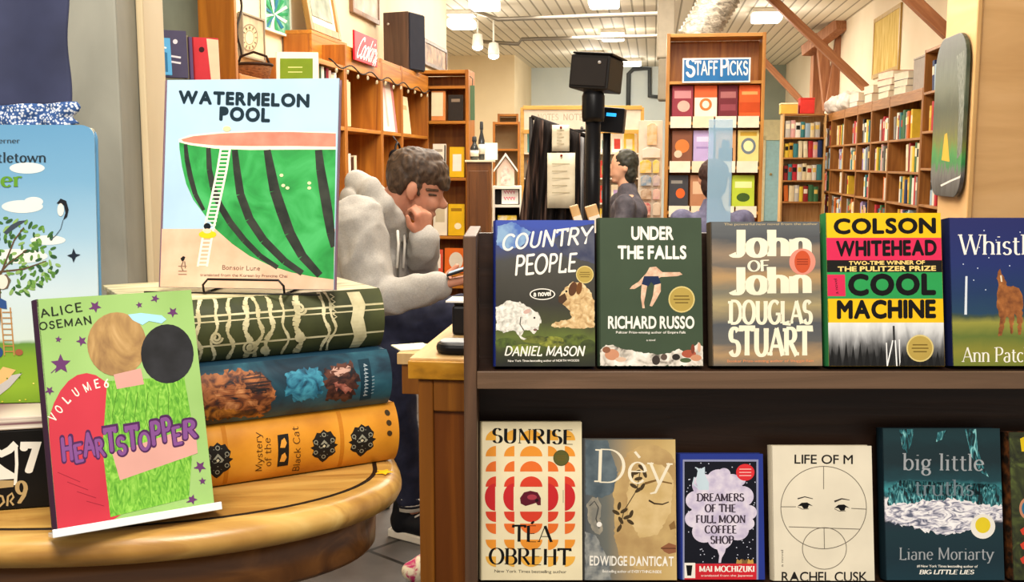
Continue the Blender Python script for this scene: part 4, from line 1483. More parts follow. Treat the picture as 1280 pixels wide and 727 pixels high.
MIDN = mottle('painted_dusk_scene', [(.28, '101c26'), (.45, '1c3340'), (.62, '27505e'), (.78, '3a6a74')], 14, 5, rough=.35, dist=1.0)
r, s = spine_volume('dark blue volume with a painted scene, in the middle of the stack', 484, 503, TZ + .0025 + H3, H2, MIDN, SL, C('1a3a4c'))
for i, (pts, c0, c1) in enumerate([
        ([(246, 470), (300, 463), (330, 468), (345, 490), (338, 516), (300, 520), (255, 522), (248, 500)], '5a2f1c', 'b06c3c'),
        ([(266, 488), (290, 476), (310, 486), (322, 508), (300, 516), (276, 514)], '8a4c28', 'c88a58'),
        ([(300, 470), (322, 464), (336, 476), (330, 490), (308, 488)], '1a1414', '4a2a20'),
        ([(356, 466), (395, 458), (402, 474), (398, 496), (372, 502), (356, 490)], '1f5a74', '3f8ea4'),
        ([(404, 460), (440, 452), (448, 470), (440, 498), (408, 500)], '2a1614', '5c3426'),
        ([(412, 462), (436, 457), (440, 462), (416, 468)], 'a07a68', 'c49a88'),
        ([(414, 476), (430, 478), (440, 486), (430, 490), (416, 484)], '8a4a3c', 'b87462'),
        ([(252, 506), (300, 512), (330, 516), (330, 522), (256, 526)], '6a3c14', 'c07c30')]):
    s.rough('painting', pts, mottle('painting_patch_%d' % i, [(.3, '141a20'), (.42, c0), (.62, c1)], 55, 6, dist=1.6), 4, i)
s.poly('lettering', [(448, 450), (462, 448), (464, 498), (450, 501)], C('15323f'))
for k in range(9):
    s.line('lettering', [(453.5 + .25 * (k % 3), 494 - k * 4.6), (458.5, 493 - k * 4.6), (454.5, 491.6 - k * 4.6)], 1.1, C('b4c1c6'))
for k in range(6):
    s.line('lettering', [(463, 491 - k * 4.2), (466, 490 - k * 4.2)], 1.0, C('8fa2aa'))
s.done()

OLIVE = mottle('olive_cloth', [(.3, '35391f'), (.6, '474b2a'), (.8, '55592f')], 22, 4, rough=.5)
MARB_SHEEN = mottle('marbled_board_sheen', [(.3, '8c8a5c'), (.5, 'cfc59c'), (.7, 'e9dfbe')], 9, 5, (1, 4, 1), .5, 1.5)  # mottled olive-cream; the pale tone paints light reflected off the top board
TOPZS = TZ + .0035 + H3 + H2
r, s = spine_volume('olive volume with curling cream smoke ornament, topmost of the stack', 475, 431, TOPZS, H1, OLIVE, SL, MARB_SHEEN)
SMK = mottle('cream_smoke', [(.35, 'b9ae82'), (.65, 'dcd2a8')], 40, 3)
for y in (.018, .0515):
    s.poly_ab('cover_print', [(0, y), (SL, y), (SL, y + .0022), (0, y + .0022)], SMK)
s.poly_ab('cover_print', [(0, .0455), (SL, .0455), (SL, .047), (0, .047)], SMK)


def wisp(x, w, seed, amp=3.2, y0=368, y1=458):
    rn = random.Random(seed)
    ph = rn.uniform(0, 6)
    pts = []
    for k in range(19):
        q = k / 18
        sl = -.085 * (x - 235)
        pts.append((x + amp * math.sin(ph + q * 7.5) + 2.2 * math.sin(q * 17 + ph), y0 + sl * .7 + (y1 - y0) * q + sl * .3))
    n = len(pts)
    for k in range(n - 1):
        ww = w * (.55 + .45 * math.sin(ph + k * .8) ** 2)
        s.line('cover_print', [pts[k], pts[k + 1]], ww, SMK)


for x, w, sd in [(248, 6, 1), (268, 5, 2), (287, 6, 3), (309, 8, 4), (322, 6, 5), (336, 7, 6), (355, 4, 7), (372, 10, 8), (405, 5, 9), (413, 4, 10)]:
    wisp(x, w, sd)
for cx, cy, rr in [(269, 421, 8), (312, 433, 10), (374, 385, 8), (374, 420, 7), (332, 437, 6)]:
    sl = 0
    s.line('cover_print', [(cx + rr * (1 - k / 26) * math.cos(k * .52), cy + rr * (1 - k / 26) * math.sin(k * .52)) for k in range(22)], 3.0, SMK)
s.poly('cover_print', [(436, 366), (452, 365), (456, 380), (452, 396), (458, 420), (452, 436), (440, 438), (442, 420), (436, 402), (440, 384)], SMK)
for k in range(5):
    s.line('cover_print', [(414, 398 - k * 6), (419, 395 - k * 6), (415, 392 - k * 6)], 1.5, SMK)
s.done()

# ---- the big picture book on its wire stand, on top of the stack
TOP = TOPZS + H1
bl, br = HZ(200, 358.5, TOP + .0055), HZ(417, 362, TOP + .0055)
dx = br - bl
yawW = math.atan2(dx.y, dx.x)
LW = math.radians(9)
M = book_matrix(bl, yawW, LW)
wW = dx.length
lo, hi = .1, .5
for _ in range(40):
    hh = (lo + hi) / 2
    if project(M @ Vector((0, 0, hh)))[1] < 100:
        hi = hh
    else:
        lo = hh
hW = hh
SKYW = C('aecbe0', .45)
rt = make_book('picture_book', 'large pale blue picture book with a giant striped melon slice, on a wire stand', M, wW, hW, .012, SKYW, C('8a6a78'), cat='book')
s = Sheet(rt, M, wW, hW)
z2 = lambda zx, zy: (180 + zx / 2.273, 80 + zy / 2.273)
Z = lambda *p: [z2(*q) for q in p]
SAND = mottle('sand_print', [(.3, 'dcab8b'), (.7, 'ecc4a6')], 30, 4)
GRNW = mottle('melon_rind', [(.3, '1f7a34'), (.5, '2f9a48'), (.7, '46b060')], 26, 5, dist=.8)
STR = mottle('melon_stripe', [(.35, '20261f'), (.65, '34382f')], 50, 4)
RED = mottle('melon_flesh', [(.3, 'd9735c'), (.7, 'ea917a')], 40, 5)
s.poly('cover_print', Z((44, 468), (560, 468), (560, 660), (44, 660)), SAND)
rind = Z((100, 215), (101, 240), (108, 290), (120, 340), (140, 385), (170, 425), (205, 470), (250, 510), (300, 545), (360, 573), (420, 592), (480, 604), (545, 612), (545, 232), (440, 235), (300, 236), (200, 232), (140, 226))
s.poly('cover_print', rind, GRNW)
s.poly('cover_print', Z((98, 214), (130, 202), (200, 194), (300, 190), (400, 190), (545, 194), (545, 243), (440, 243), (300, 244), (200, 240), (130, 230), (100, 222)), C('efe4cc'))
s.poly('cover_print', Z((106, 214), (140, 205), (220, 197), (320, 193), (420, 193), (545, 197), (545, 235), (440, 233), (300, 233), (200, 231), (140, 225), (112, 220)), RED)
def stripe(pts, w0, w1):
    n = len(pts)
    for k in range(n - 1):
        wa = (w0 + (w1 - w0) * math.sin(PI * k / (n - 1))) / 2.273
        wb = (w0 + (w1 - w0) * math.sin(PI * (k + 1) / (n - 1))) / 2.273
        s.line('cover_print', [z2(*pts[k]), z2(*pts[k + 1])], wa, STR, w1=wb)
stripe([(118, 228), (122, 270), (132, 320), (146, 370), (170, 415)], 10, 15)
stripe([(183, 238), (186, 300), (196, 350), (215, 400), (245, 450), (285, 500), (330, 545), (380, 578)], 13, 19)
stripe([(258, 244), (264, 300), (274, 370), (300, 440), (340, 500), (400, 560), (450, 594)], 17, 24)
stripe([(350, 244), (360, 300), (372, 360), (392, 420), (414, 480), (450, 545), (500, 600)], 20, 31)
stripe([(496, 244), (502, 300), (512, 360), (522, 420), (532, 480), (541, 520)], 20, 29)
# ladder
LAD = C('ece6d2')
for off in (-13, 13):
    s.line('cover_print', Z((232 + off, 238), (222 + off, 300), (205 + off, 380), (184 + off, 470), (166 + off, 575)), 2.6, LAD)
for k in range(30):
    q = k / 29
    y = 242 + 328 * q
    x = 232 - 66 * q ** 1.15
    s.line('cover_print', Z((x - 13, y), (x + 13, y)), 2.0, LAD)
s.ell('cover_print', *z2(181, 484), 11, 5, C('efc31e'))
s.ell('cover_print', *z2(180, 461), 4.4, 4.2, C('14181e'))
s.ell('cover_print', *z2(180, 474), 5, 3, C('e8c8a8'))
s.ell('cover_print', *z2(236, 184), 5, 3.4, C('d8cf9a'))
for x, y in ((391, 316), (396, 345), (408, 352), (470, 338), (470, 352)):
    s.ell('cover_print', *z2(x, y), 2.4, 2, C('d9dca8'))
s.poly('cover_print', Z((104, 552), (112, 545), (118, 548), (114, 558), (108, 560)), C('17181a'))
s.line('cover_print', Z((112, 560), (106, 575), (112, 588)), 1.2, C('6a5a4c'))
s.line('cover_print', Z((116, 560), (118, 580)), 1.2, C('6a5a4c'))
for y in (574, 588, 597):
    s.line('cover_print', Z((98, y), (122, y)), 1.0, C('8a705c'))
s.text('title_lettering', 'WATERMELON', z2(98, 110), z2(470, 121), 14.6, C('152a34'), 'sans', bold=.05, track=.1)
s.text('title_lettering', 'POOL', z2(214, 158), z2(358, 163), 15.5, C('152a34'), 'sans', bold=.05, track=.1)
s.text('author_lettering', 'Bonsoir Lune', z2(222, 583), z2(330, 586), 5.2, C('5a463a'), 'pen', thick=.12, thin=.1, serif=0, track=.1)
s.text('author_lettering', 'translated from the Korean by Francine Chai', z2(160, 602), z2(408, 606), 3.4, C('6a5548'), 'sans')
s.done()

WIRE = C('17130f', .35, .5, .4)
# black wire stand: a front lip, two arms under the book, a back rest
rt = thing('wire_book_stand', 'black wire stand holding the melon picture book', 'book stand', M=Matrix.Translation(bl - Vector((0, 0, .0021))) @ Matrix.Rotation(yawW, 4, 'Z'))
a0, a1 = .062, .158
MB().tube([(a0, -.002, -.0015), (a0, -.018, -.0015), (a0, -.02, .008), (a0 + .006, -.02, .0145), (a1 - .006, -.02, .0145), (a1, -.02, .008), (a1, -.018, -.0015), (a1, -.002, -.0015)], .0014, WIRE, 8).build('front_lip', rt)
MB().tube([(a0, -.002, -.0015), (a0, .07, -.0015), (a1, .07, -.0015), (a1, -.002, -.0015)], .0014, WIRE, 8).build('base_loop', rt)
MB().tube([(a0, .022, -.0015), (a0, .052, .12), (a1, .052, .12), (a1, .022, -.0015)], .0014, WIRE, 8).build('back_rest', rt)
MB().tube([(-.01, -.0195, -.0015), (.2, -.0195, -.0015)], .001, WIRE, 8).build('foot_wire', rt)

# ---- green comic volume on a clear stand (its printed figures replaced by plain shapes)
bl, br = HZ(72, 664, TZ + .012), HZ(268, 631, TZ + .012)
dx = br - bl
yawH = math.atan2(dx.y, dx.x)
LH = math.radians(16)
wH = dx.length
M = book_matrix(bl, yawH, LH)
lo, hi = .1, .5
for _ in range(40):
    hh = (lo + hi) / 2
    if project(M @ Vector((wH, 0, hh)))[1] < 362:
        hi = hh
    else:
        lo = hh
hH = hh
GRC = mottle('leaf_green_print', [(.3, '86ab5e'), (.6, '9abf72'), (.8, 'b3d08c')], 7, 3, rough=.35)
PUR = C('3a2136')
rt = make_book('comic_volume', 'green comic volume with purple spine and red and knitted-green shapes on its cover', M, wH, hH, .018, GRC, PUR, C('3a2136'))
s = Sheet(rt, M, wH, hH)
LFP = C('613463')


def maple(cx, cy, r, rot):
    pts = []
    for k in range(10):
        a = math.radians(rot + 36 * k)
        q = r if k % 2 == 0 else r * .45
        pts.append((cx + q * math.cos(a), cy + q * math.sin(a)))
    s.poly('leaf_print', pts, LFP)
    s.line('leaf_print', [(cx, cy), (cx - r * math.cos(math.radians(rot)), cy - r * math.sin(math.radians(rot)) + r * .5)], 1, LFP)


for x, y, r, ro in [(119, 383, 8, 10), (174, 381, 4.5, 40), (194, 373, 5.5, 0), (216, 390, 7, 20), (73, 424, 4.5, 60), (102, 426, 7, 30), (76, 455, 13, -20), (62, 488, 6, 15), (250, 583, 8, 20), (253, 601, 5, 50), (240, 624, 7, 0)]:
    maple(x, y, r, ro)
REDH, REDL = mottle('red_print', [(.3, 'b52c3c'), (.7, 'c83a48')], 8, 3, rough=.35), C('8f2030')
KNIT = mottle('knit_print', [(.3, '4f8f26'), (.5, '6fae36'), (.7, '93c850')], 70, 2, (2.6, 1, 1), .4, 2.2)
BLUSH, BLUL = C('cf9a8e'), C('8a5a55')
s.ell('cover_print', 108, 566, 52, 100, REDH)
s.poly('cover_print', [(60, 590), (156, 590), (156, 640), (140, 650), (70, 662)], REDH)
s.poly('cover_print', [(134, 476), (230, 470), (242, 540), (236, 622), (138, 646), (128, 560)], KNIT)
s.poly('cover_print', [(140, 566), (244, 532), (247, 566), (150, 600)], BLUSH)
BRN = mottle('tan_scribble', [(.3, '85623c'), (.55, 'a8844f'), (.75, 'c09c66')], 40, 3, (1, 1, .4), dist=2.0)
INK = mottle('black_scribble', [(.35, '121214'), (.7, '26262a')], 40, 3)
s.ell('cover_print', 146, 430, 37, 40, BRN)
s.ell('cover_print', 209, 442, 33, 37, INK)
s.poly('cover_print', [(142, 468), (176, 460), (180, 480), (146, 486)], BLUSH)
for k in range(4):
    s.line('cover_print', [(72 + k * 12, 590 + k * 12), (100 + k * 10, 602 + k * 10)], .9, REDL)
for k in range(6):
    s.line('cover_print', [(146 + k * 13, 490), (140 + k * 14, 520 + k), (150 + k * 13, 546)], .9, C('4a7f22'))
s.poly('cover_print', [(160, 393), (176, 391), (202, 394), (208, 399), (202, 404), (186, 401), (178, 406), (166, 400)], C('9fd0e6'))
s.text('author_lettering', 'ALICE', (51, 397), (103, 388), 10, C('1c2416'), 'pen', thick=.15, thin=.15, serif=0, wob=.07, seed=2, track=.16)
s.text('author_lettering', 'OSEMAN', (49, 412), (115, 404), 9, C('1c2416'), 'pen', thick=.15, thin=.15, serif=0, wob=.07, seed=4, track=.14)
for ch, x, y, a in zip('VOLUME6', (68, 75, 84, 95, 107, 119, 130), (527, 517, 505, 496, 490, 485, 484), (-52, -48, -44, -36, -26, -14, -5)):
    w = 6.5 if ch != 'M' else 8.5
    ca, sa = math.cos(math.radians(a)), math.sin(math.radians(a))
    s.text('volume_lettering', ch, (x, y), (x + w * ca, y + w * sa), 10, C('f0dfd0'), 'pen', thick=.17, thin=.17, serif=0)
TTL = C('7c4a86')
hs = 'HEARTSTOPPER'
xs = [77, 93, 105, 120, 132, 147, 159, 174, 189, 203, 216, 228, 246]
for i, ch in enumerate(hs):
    x0, x1 = xs[i], xs[i + 1]
    dy = (-2, 3, -3, 1, -4, 3, -2, 2, -3, -5, 2, -4)[i]
    y = 577 - (x0 - 77) * .17 + dy
    hgt = 27 if ch in 'HATP' else 21
    s.text('title_lettering', ch, (x0 + .5, y + 1), (x1 + .5, y - 1.6), hgt + 1.5, C('4a2450'), 'pen', thick=.34, thin=.28, serif=0, shear=.1)
    s.text('title_lettering', ch, (x0 + 1, y), (x1 - .8, y - 2.4), hgt - 1, TTL, 'pen', thick=.24, thin=.19, serif=0, shear=.1)
s.done()

CLR = clear('clear_acrylic', 'dfe8ea', .38, .06)
CLR2 = clear('acrylic_edge', 'eef2f2', .85, .1)
rt = thing('acrylic_book_stand', 'clear acrylic stand with a bright front lip under the green comic volume', 'book stand', M=M)
MB().box(-.006, wH + .004, -.012, .022, -.0048, -.0006, CLR2).build('ledge', rt, .0006)
MB().box(-.006, wH + .004, -.0145, -.0122, -.0048, .003, CLR2).build('lip', rt, .0006)
MB().box(.012, wH - .02, .0195, .0222, -.0005, hH * .7, CLR).build('back_plate', rt)
MB().prism([(.0226, .08), (.0226, .11), (.083, .0128), (.079, .0118)], 'X', .05, .09, CLR).build('prop', rt)

# ---- ornament box with big curly numerals, at the table's left side
q = HZ(-60, 640, TZ)
yawB = math.radians(14)
Mb = Matrix.Translation((q.x, 1.035, TZ + .001)) @ Matrix.Rotation(yawB, 4, 'Z')
BW, BH, BDp = .125, .098, .13
WHC, TANC = C('ece6d8'), C('b49a6a')
rt = thing('lettered_box', 'black box with curly white and tan letters and numerals, beside the green comic', 'box', M=Mb)
MB().box(0, BW, 0, BDp, 0, BH - .014, C('141210', .4)).build('box_body', rt, .0015)
MB().box(-.001, BW + .001, -.001, BDp + .001, BH - .0135, BH, mottle('striped_lid', [(.35, '7a4f58'), (.5, 'd9cbb8'), (.65, 'f0e8da')], 16, 2, (.2, .2, 12), .5)).build('lid', rt, .0015)
s = Sheet(rt, Mb, BW, BH)
s.text('lettering', '7', (28, 588), (48, 588), 32, WHC, 'pen', thick=.3, thin=.2, serif=.06)
s.line('lettering', [(-8, 562), (2, 567), (12, 562), (20, 554)], 9, WHC)
s.line('lettering', [(20, 556), (21, 580), (19, 606)], 4, WHC)
s.poly('lettering', [(-10, 572), (6, 584), (19, 592), (18, 598), (-10, 600)], WHC)
s.poly('lettering', [(-10, 600), (17, 600), (17, 608), (-10, 611)], TANC)
s.text('lettering', '9', (20, 629), (36, 628), 27, TANC, 'pen', thick=.2, thin=.1, serif=0)
s.line('lettering', [(-12, 626), (-4, 618), (3, 620), (5, 627), (0, 632), (-5, 629)], 3, TANC)
s.line('lettering', [(9, 632), (10, 620), (15, 616), (17, 621), (13, 626), (17, 631)], 2.6, TANC)
s.done()

# ---- tall board book standing on that box
bz = TZ + .001 + BH
pr = PD(127, 527, 1.12)
yawL = math.radians(6)
wL = .262
Mr = Matrix.Rotation(yawL, 4, 'Z')
base = Vector((pr.x, pr.y, bz + .0012)) - Mr @ Vector((wL, 0, 0))
LL = math.radians(5)
M = book_matrix(base, yawL, LL)
lo, hi = .1, .6
for _ in range(40):
    hh = (lo + hi) / 2
    if project(M @ Vector((wL * .85, 0, hh)))[1] < 156:
        hi = hh
    else:
        lo = hh
hL = hh
SKL_ = grad('cover_summer_sky', hL, [(0, '6f9420'), (.06, '86a82a'), (.17, '7ba02c'), (.215, '5f8a34'), (.23, 'c8d6cc'), (.4, 'c3d4d8'), (.6, '96b8cc'), (.8, '6f9fbe'), (1, '5c90b4')], .015, 20)
rt = make_book('board_book', 'tall pale blue board book with a tree, a kite-shaped bird and grass on the cover', M, wL, hL, .014, SKL_, C('5f94bc'), radius=.014)
s = Sheet(rt, M, wL, hL)
s.step = .0000015
CLW = mottle('painted_cloud', [(.4, 'c8d4d4'), (.65, 'e6e2d6')], 30, 3)
for x, y, rx, ry in [(34, 210, 22, 7), (28, 258, 26, 8), (42, 252, 12, 6), (-30, 230, 30, 9), (60, 300, 22, 6), (20, 320, 40, 9)]:
    s.ell('cover_print', x, y, rx, ry, CLW)
rn = random.Random(11)
for k in range(230):
    a, q = rn.uniform(0, 2 * PI), math.sqrt(rn.random())
    x, y = 2 + 76 * q * math.cos(a), 322 + 50 * q * math.sin(a)
    if x < -70:
        continue
    s.ell('leaf_print', x, y, rn.uniform(3, 5.4), rn.uniform(1.6, 2.4), C(rn.choice(['4f7a34', '6a9446', '3c6430', '86a860', '2f5230'])), n=10, rot=rn.uniform(0, 180))
for p in ([(-10, 352), (10, 330), (34, 312)], [(-5, 340), (30, 336), (58, 326)], [(0, 345), (18, 300), (30, 284)], [(0, 345), (0, 400), (-6, 452)]):
    s.line('cover_print', p, 2.4, C('5c4632'), w1=1.2)
s.poly('cover_print', [(5, 290), (14, 281), (24, 276), (34, 275), (26, 280), (16, 287), (8, 293)], C('3a4450'))
s.poly('cover_print', [(71, 254), (76, 248), (83, 251), (86, 262), (84, 271), (79, 275), (82, 266), (80, 256)], C('1d1f24'))
s.ell('cover_print', 76, 262, 4, 8, C('e6dfd2'))
s.line('cover_print', [(79, 275), (76, 286), (70, 294), (63, 300)], .9, C('4a5a66'))
s.poly('cover_print', [(84, 319), (90, 317), (92, 310), (95, 317), (101, 318), (95, 321), (92, 328), (90, 322)], C('1c2633'))
s.poly('cover_print', [(2, 345), (8, 342), (14, 350), (10, 360), (3, 362)], C('6a5a4a'))
s.ell('cover_print', 3, 352, 7, 9, C('e0d6c6'))
for x in (4, 16):
    s.line('cover_print', [(x - 3, 384), (x + 2, 444)], 1.6, C('b4824a'))
for k in range(8):
    s.line('cover_print', [(3 + k * .4, 390 + k * 7), (15 + k * .4, 390 + k * 7)], 1.3, C('b4824a'))
s.poly('cover_print', [(0, 372), (8, 376), (9, 386), (-4, 384)], C('2f4f86'))
s.poly('cover_print', [(-6, 486), (8, 470), (28, 466), (12, 484), (-6, 498)], C('b9b4ae'))
s.poly('cover_print', [(-6, 470), (4, 458), (20, 462), (10, 474), (-6, 484)], C('d8b070'))
s.ell('cover_print', -2, 440, 6, 7, C('2c4a7a'))
s.ell('cover_print', 24, 440, 5, 4, C('9a5a3c'))
s.ell('cover_print', 24, 518, 8, 5, C('4a3a2a'))
for k in range(60):
    s.ell('cover_print', rn.uniform(-60, 120), rn.uniform(446, 524), 1.3, 1, C(rn.choice(['c8c23a', 'e6dc6a', '4f7418', 'a8b83a'])), n=6)
kw = dict(font='pen', thick=.15, thin=.07, serif=.04, track=.05)
s.text('author_lettering', 'Rotraut Susanne Berner', (-96, 179), (25, 178.5), 6, C('3a4650'), **kw)
s.text('title_lettering', 'All Around Littletown', (-120, 203), (58, 202.5), 12.5, C('243038'), **kw)
s.text('title_lettering', 'Summer', (-84, 234), (28, 233), 19, C('5c8f2c'), 'pen', thick=.19, thin=.08, serif=.05, track=.05)
s.done()

# ---- yellow star sticker on the table edge
p = HZ(480, 590, TZ + .0012)
pts = [(.011 * (1 if k % 2 == 0 else .5) * math.cos(PI * k / 5), .011 * (1 if k % 2 == 0 else .5) * math.sin(PI * k / 5)) for k in range(10)]
o = MB().prism(pts, 'Z', 0, .0008, C('f0b418')).build('star_sticker', None, M=Matrix.Translation(p))
tag(o, 'small yellow star on the table edge beside the mustard volume', 'sticker')

# ---- slate blue cloth hanging at the shop window with a dotted hem cloth under it
def cloth(name, label, cat, pts_fn, mat, nu=50, nv=20, thick=.003):
    vs = [pts_fn(i / nu, j / nv) for j in range(nv + 1) for i in range(nu + 1)]
    fs = [(j * (nu + 1) + i, j * (nu + 1) + i + 1, (j + 1) * (nu + 1) + i + 1, (j + 1) * (nu + 1) + i) for j in range(nv) for i in range(nu)]
    o = MB().add(vs, fs, mat, True).build(name)
    q = o.modifiers.new('t', 'SOLIDIFY')
    q.thickness = thick
    return tag(o, label, cat)


SLATE = mottle('slate_cloth', [(.3, '2c3048'), (.6, '3d4260'), (.8, '474d6c')], 6, 4, rough=.7)
dC = 1.40


def slate(u, v):
    x = -120 + u * (206 + 4 * v + 2 * math.sin(v * 9))
    y = -40 + v * (181 - 6 * u)
    p = PD(x, y, dC)
    p.y += .004 * math.sin(u * 11 + v)
    return p


cloth('slate_cloth', 'slate blue cloth hanging in front of the grey window post', 'cloth', slate, SLATE)


def dots_mat():
    m, nt, b = base_mat('dotted_blue_cloth', .8, .2)
    L = nt.links.new
    tc = nt.nodes.new('ShaderNodeTexCoord')
    v = nt.nodes.new('ShaderNodeTexVoronoi')
    v.inputs['Scale'].default_value = 270
    r = ramp_node(nt, [(.0, 'e6eaf0'), (.38, 'd3dae6'), (.5, '3f5f94'), (1, '2f4c80')])
    L(tc.outputs['Object'], v.inputs['Vector'])
    L(v.outputs['Distance'], r.inputs['Fac'])
    L(r.outputs['Color'], b.inputs['Base Color'])
    v2 = L
    return m


def hem(u, v):
    p = PD(-120 + u * (214 + 5 * math.sin(v * 7)), 128 + 8 * (1 - u) + v * (30 + 3 * math.sin(u * 30)), dC - .012)
    p.y += .006 * math.sin(u * 26)
    return p


cloth('dotted_cloth', 'blue cloth with white dots peeping out behind the tall board book', 'cloth', hem, dots_mat(), 50, 8)

# ------------------------------------------------------------------ people
def adopt(o, root):
    o.parent = root
    o.matrix_parent_inverse = root.matrix_world.inverted()
    return o


def hand(mb, w, d, n, mat, curl=(20, 30, 25), k=1.0, side=1, thumb=(.55, .5)):
    """palm with five unequal fingers; w wrist, d pointing direction, n palm normal"""
    w, d, n = Vector(w), Vector(d).normalized(), Vector(n).normalized()
    n = (n - d * n.dot(d)).normalized()
    sd = d.cross(n).normalized() * side
    offs = (-.027, -.009, .009, .026)
    lens = (.072, .08, .074, .058)
    for i in range(4):
        kn = w + d * (.088 - .006 * abs(i - 1.2)) * k + sd * offs[i] * k
        mb.cap(w + sd * offs[i] * .55 * k, kn, .015 * k, .0125 * k, mat, 10)
        p, a = kn, 0.0
        for j in range(3):
            a += math.radians(curl[j] * (1 + .08 * i))
            q = p + (d * math.cos(a) + n * math.sin(a)) * lens[i] * (.45, .32, .25)[j] * k
            mb.cap(p, q, (.0098 - .0008 * j) * k, (.0092 - .0009 * j) * k, mat, 10)
            p = q
    b = w + d * .022 * k - sd * .022 * k + n * .004
    t1 = b + (d * thumb[0] - sd * .75 + n * thumb[1]).normalized() * .042 * k
    t2 = t1 + (d * .85 - sd * .15 + n * thumb[1]).normalized() * .034 * k
    mb.cap(b, t1, .015 * k, .0115 * k, mat, 10)
    mb.cap(t1, t2, .0112 * k, .009 * k, mat, 10)


SKIN = mottle('skin_warm', [(.3, 'b9795f'), (.6, 'cb8f74'), (.8, 'd49c82')], 14, 4, rough=.5)
HOOD = mottle('heather_grey_fleece', [(.3, 'aaa6a0'), (.55, 'b6b2ab'), (.75, 'bfbbb4')], 240, 4, rough=.9, bump=.1)
NAVYT = mottle('navy_denim', [(.3, '1d2033'), (.6, '272a40'), (.8, '31344c')], 30, 5, rough=.85)
HAIRB = mottle('brown_hair', [(.3, '2c2018'), (.55, '4a382a'), (.75, '6b543f')], 40, 5, (1, 1, .5), .55, 1.5)

man = thing('person', 'man in grey hoodie and navy trousers seated, looking down at a phone, hand at mouth', 'person', loc=(PD(470, 430, 3.45).x, 3.45, 0))
B = MB()
D0 = 3.45
# head, tipped forward, in profile
hx = Matrix.Rotation(math.radians(35), 3, 'Y')
B.ell(PD(523, 224, D0), (.094, .073, .088), SKIN, hx)
B.ell(PD(531, 246, D0), (.055, .058, .072), SKIN, hx)
B.ell(PD(524, 262, D0), (.045, .05, .04), SKIN, hx)                       # jaw
B.ell(PD(533, 272, D0), (.022, .026, .018), SKIN)                          # chin
B.cap(PD(545, 240, D0), PD(554, 256, D0), .012, .0155, SKIN)              # nose
B.ell(PD(549, 257, D0), (.013, .018, .009), SKIN)
B.ell(PD(541, 236, D0), (.03, .055, .014), SKIN, hx)                       # brow ridge
B.ell(PD(540, 266, D0), (.016, .024, .009), SKIN, hx)                      # lips
B.ell(PD(539, 252, D0 - .04), (.03, .018, .022), SKIN, hx)                 # cheek
er = Matrix.Rotation(math.radians(20), 3, 'Y')
B.ell(PD(515, 237, D0 - .077), (.02, .011, .03), SKIN, er)                 # ear
B.ell(PD(514, 246, D0 - .074), (.011, .009, .014), SKIN)
B.cap(PD(482, 268, D0), PD(506, 240, D0), .062, .056, SKIN)
# trunk and limbs under the clothes
B.ell(PD(462, 300, D0), (.1, .16, .13), SKIN)
B.ell(PD(460, 350, D0), (.11, .15, .15), SKIN)
B.ell(PD(458, 402, D0), (.12, .15, .1), SKIN)
wn, wf = PD(546, 357, 3.17), PD(530, 297, 3.345)
B.cap(PD(449, 280, 3.26), PD(470, 378, 3.2), .05, .04, SKIN)
B.cap(PD(470, 378, 3.2), wn, .04, .026, SKIN)
B.cap(PD(478, 280, 3.62), PD(524, 346, 3.56), .05, .04, SKIN)
B.cap(PD(524, 346, 3.56), wf, .04, .026, SKIN)
hand(B, wn, (1, .05, .22), (-.25, 0, 1), SKIN, (18, 28, 24), 1.0, 1)
hand(B, wf, (-.02, -.1, 1), (-.7, .7, .1), SKIN, (50, 60, 40), .92, -1, (.6, .1))
kn, kf = PD(596, 392, 3.35), PD(489, 446, 3.3)
an, af = PD(632, 540, 3.32), PD(513, 634, 3.36)
B.cap(PD(465, 412, 3.34), kn, .07, .05, SKIN)
B.cap(kn, an, .048, .032, SKIN)
B.cap(PD(463, 418, 3.55), kf, .07, .052, SKIN)
B.cap(kf, af, .048, .034, SKIN)
body = fuse(B, 'body', None, .0055, 3)
adopt(body, man)

Hd = MB()
Hd.ell(PD(457, 292, D0), (.115, .2, .125), HOOD)
Hd.ell(PD(460, 335, D0), (.132, .19, .16), HOOD)
Hd.ell(PD(464, 380, D0), (.135, .185, .1), HOOD)
Hd.cap(PD(447, 280, 3.27), PD(466, 376, 3.2), .088, .064, HOOD)
Hd.cap(PD(466, 376, 3.2), PD(541, 358, 3.17), .062, .043, HOOD)
Hd.cap(PD(533, 360, 3.17), PD(545, 357, 3.17), .046, .044, HOOD)
Hd.cap(PD(476, 282, 3.62), PD(522, 346, 3.56), .085, .06, HOOD)
Hd.cap(PD(522, 346, 3.56), PD(530, 306, 3.365), .06, .047, HOOD)
Hd.cap(PD(530, 309, 3.37), PD(530, 299, 3.35), .048, .046, HOOD)
for sgn in (-1, 1):
    pth = [(447, 228, .03), (462, 236, .105), (480, 256, .11), (494, 278, .085), (503, 296, .02)]
    for (xa, ya, oa), (xb, yb, ob) in zip(pth, pth[1:]):
        Hd.cap(PD(xa, ya, D0 + sgn * oa), PD(xb, yb, D0 + sgn * ob), .036, .03, HOOD)
Hd.ell(PD(456, 234, D0), (.04, .09, .04), HOOD, Matrix.Rotation(math.radians(20), 3, 'Y'))
Hd.ell(PD(448, 250, D0), (.055, .11, .05), HOOD)
hoodie = fuse(Hd, 'hoodie', None, .0075, 4, .012, 12, (1, 1, .8))
adopt(hoodie, man)
cd = MB()
for x, dd in ((497, -.1), (505, -.05)):
    cd.tube([PD(x, 288, D0 + dd - .02), PD(x + 1, 305, D0 + dd - .045), PD(x - 1, 335, D0 + dd - .05)], .0045, C('e2ddd2', .8), 8)
adopt(cd.build('drawstring'), hoodie)
zp = MB().tube([PD(500, 296, D0 - .11), PD(498, 330, D0 - .13), PD(496, 372, D0 - .12)], .004, C('6f6b64', .5), 8)
adopt(zp.build('zip'), hoodie)

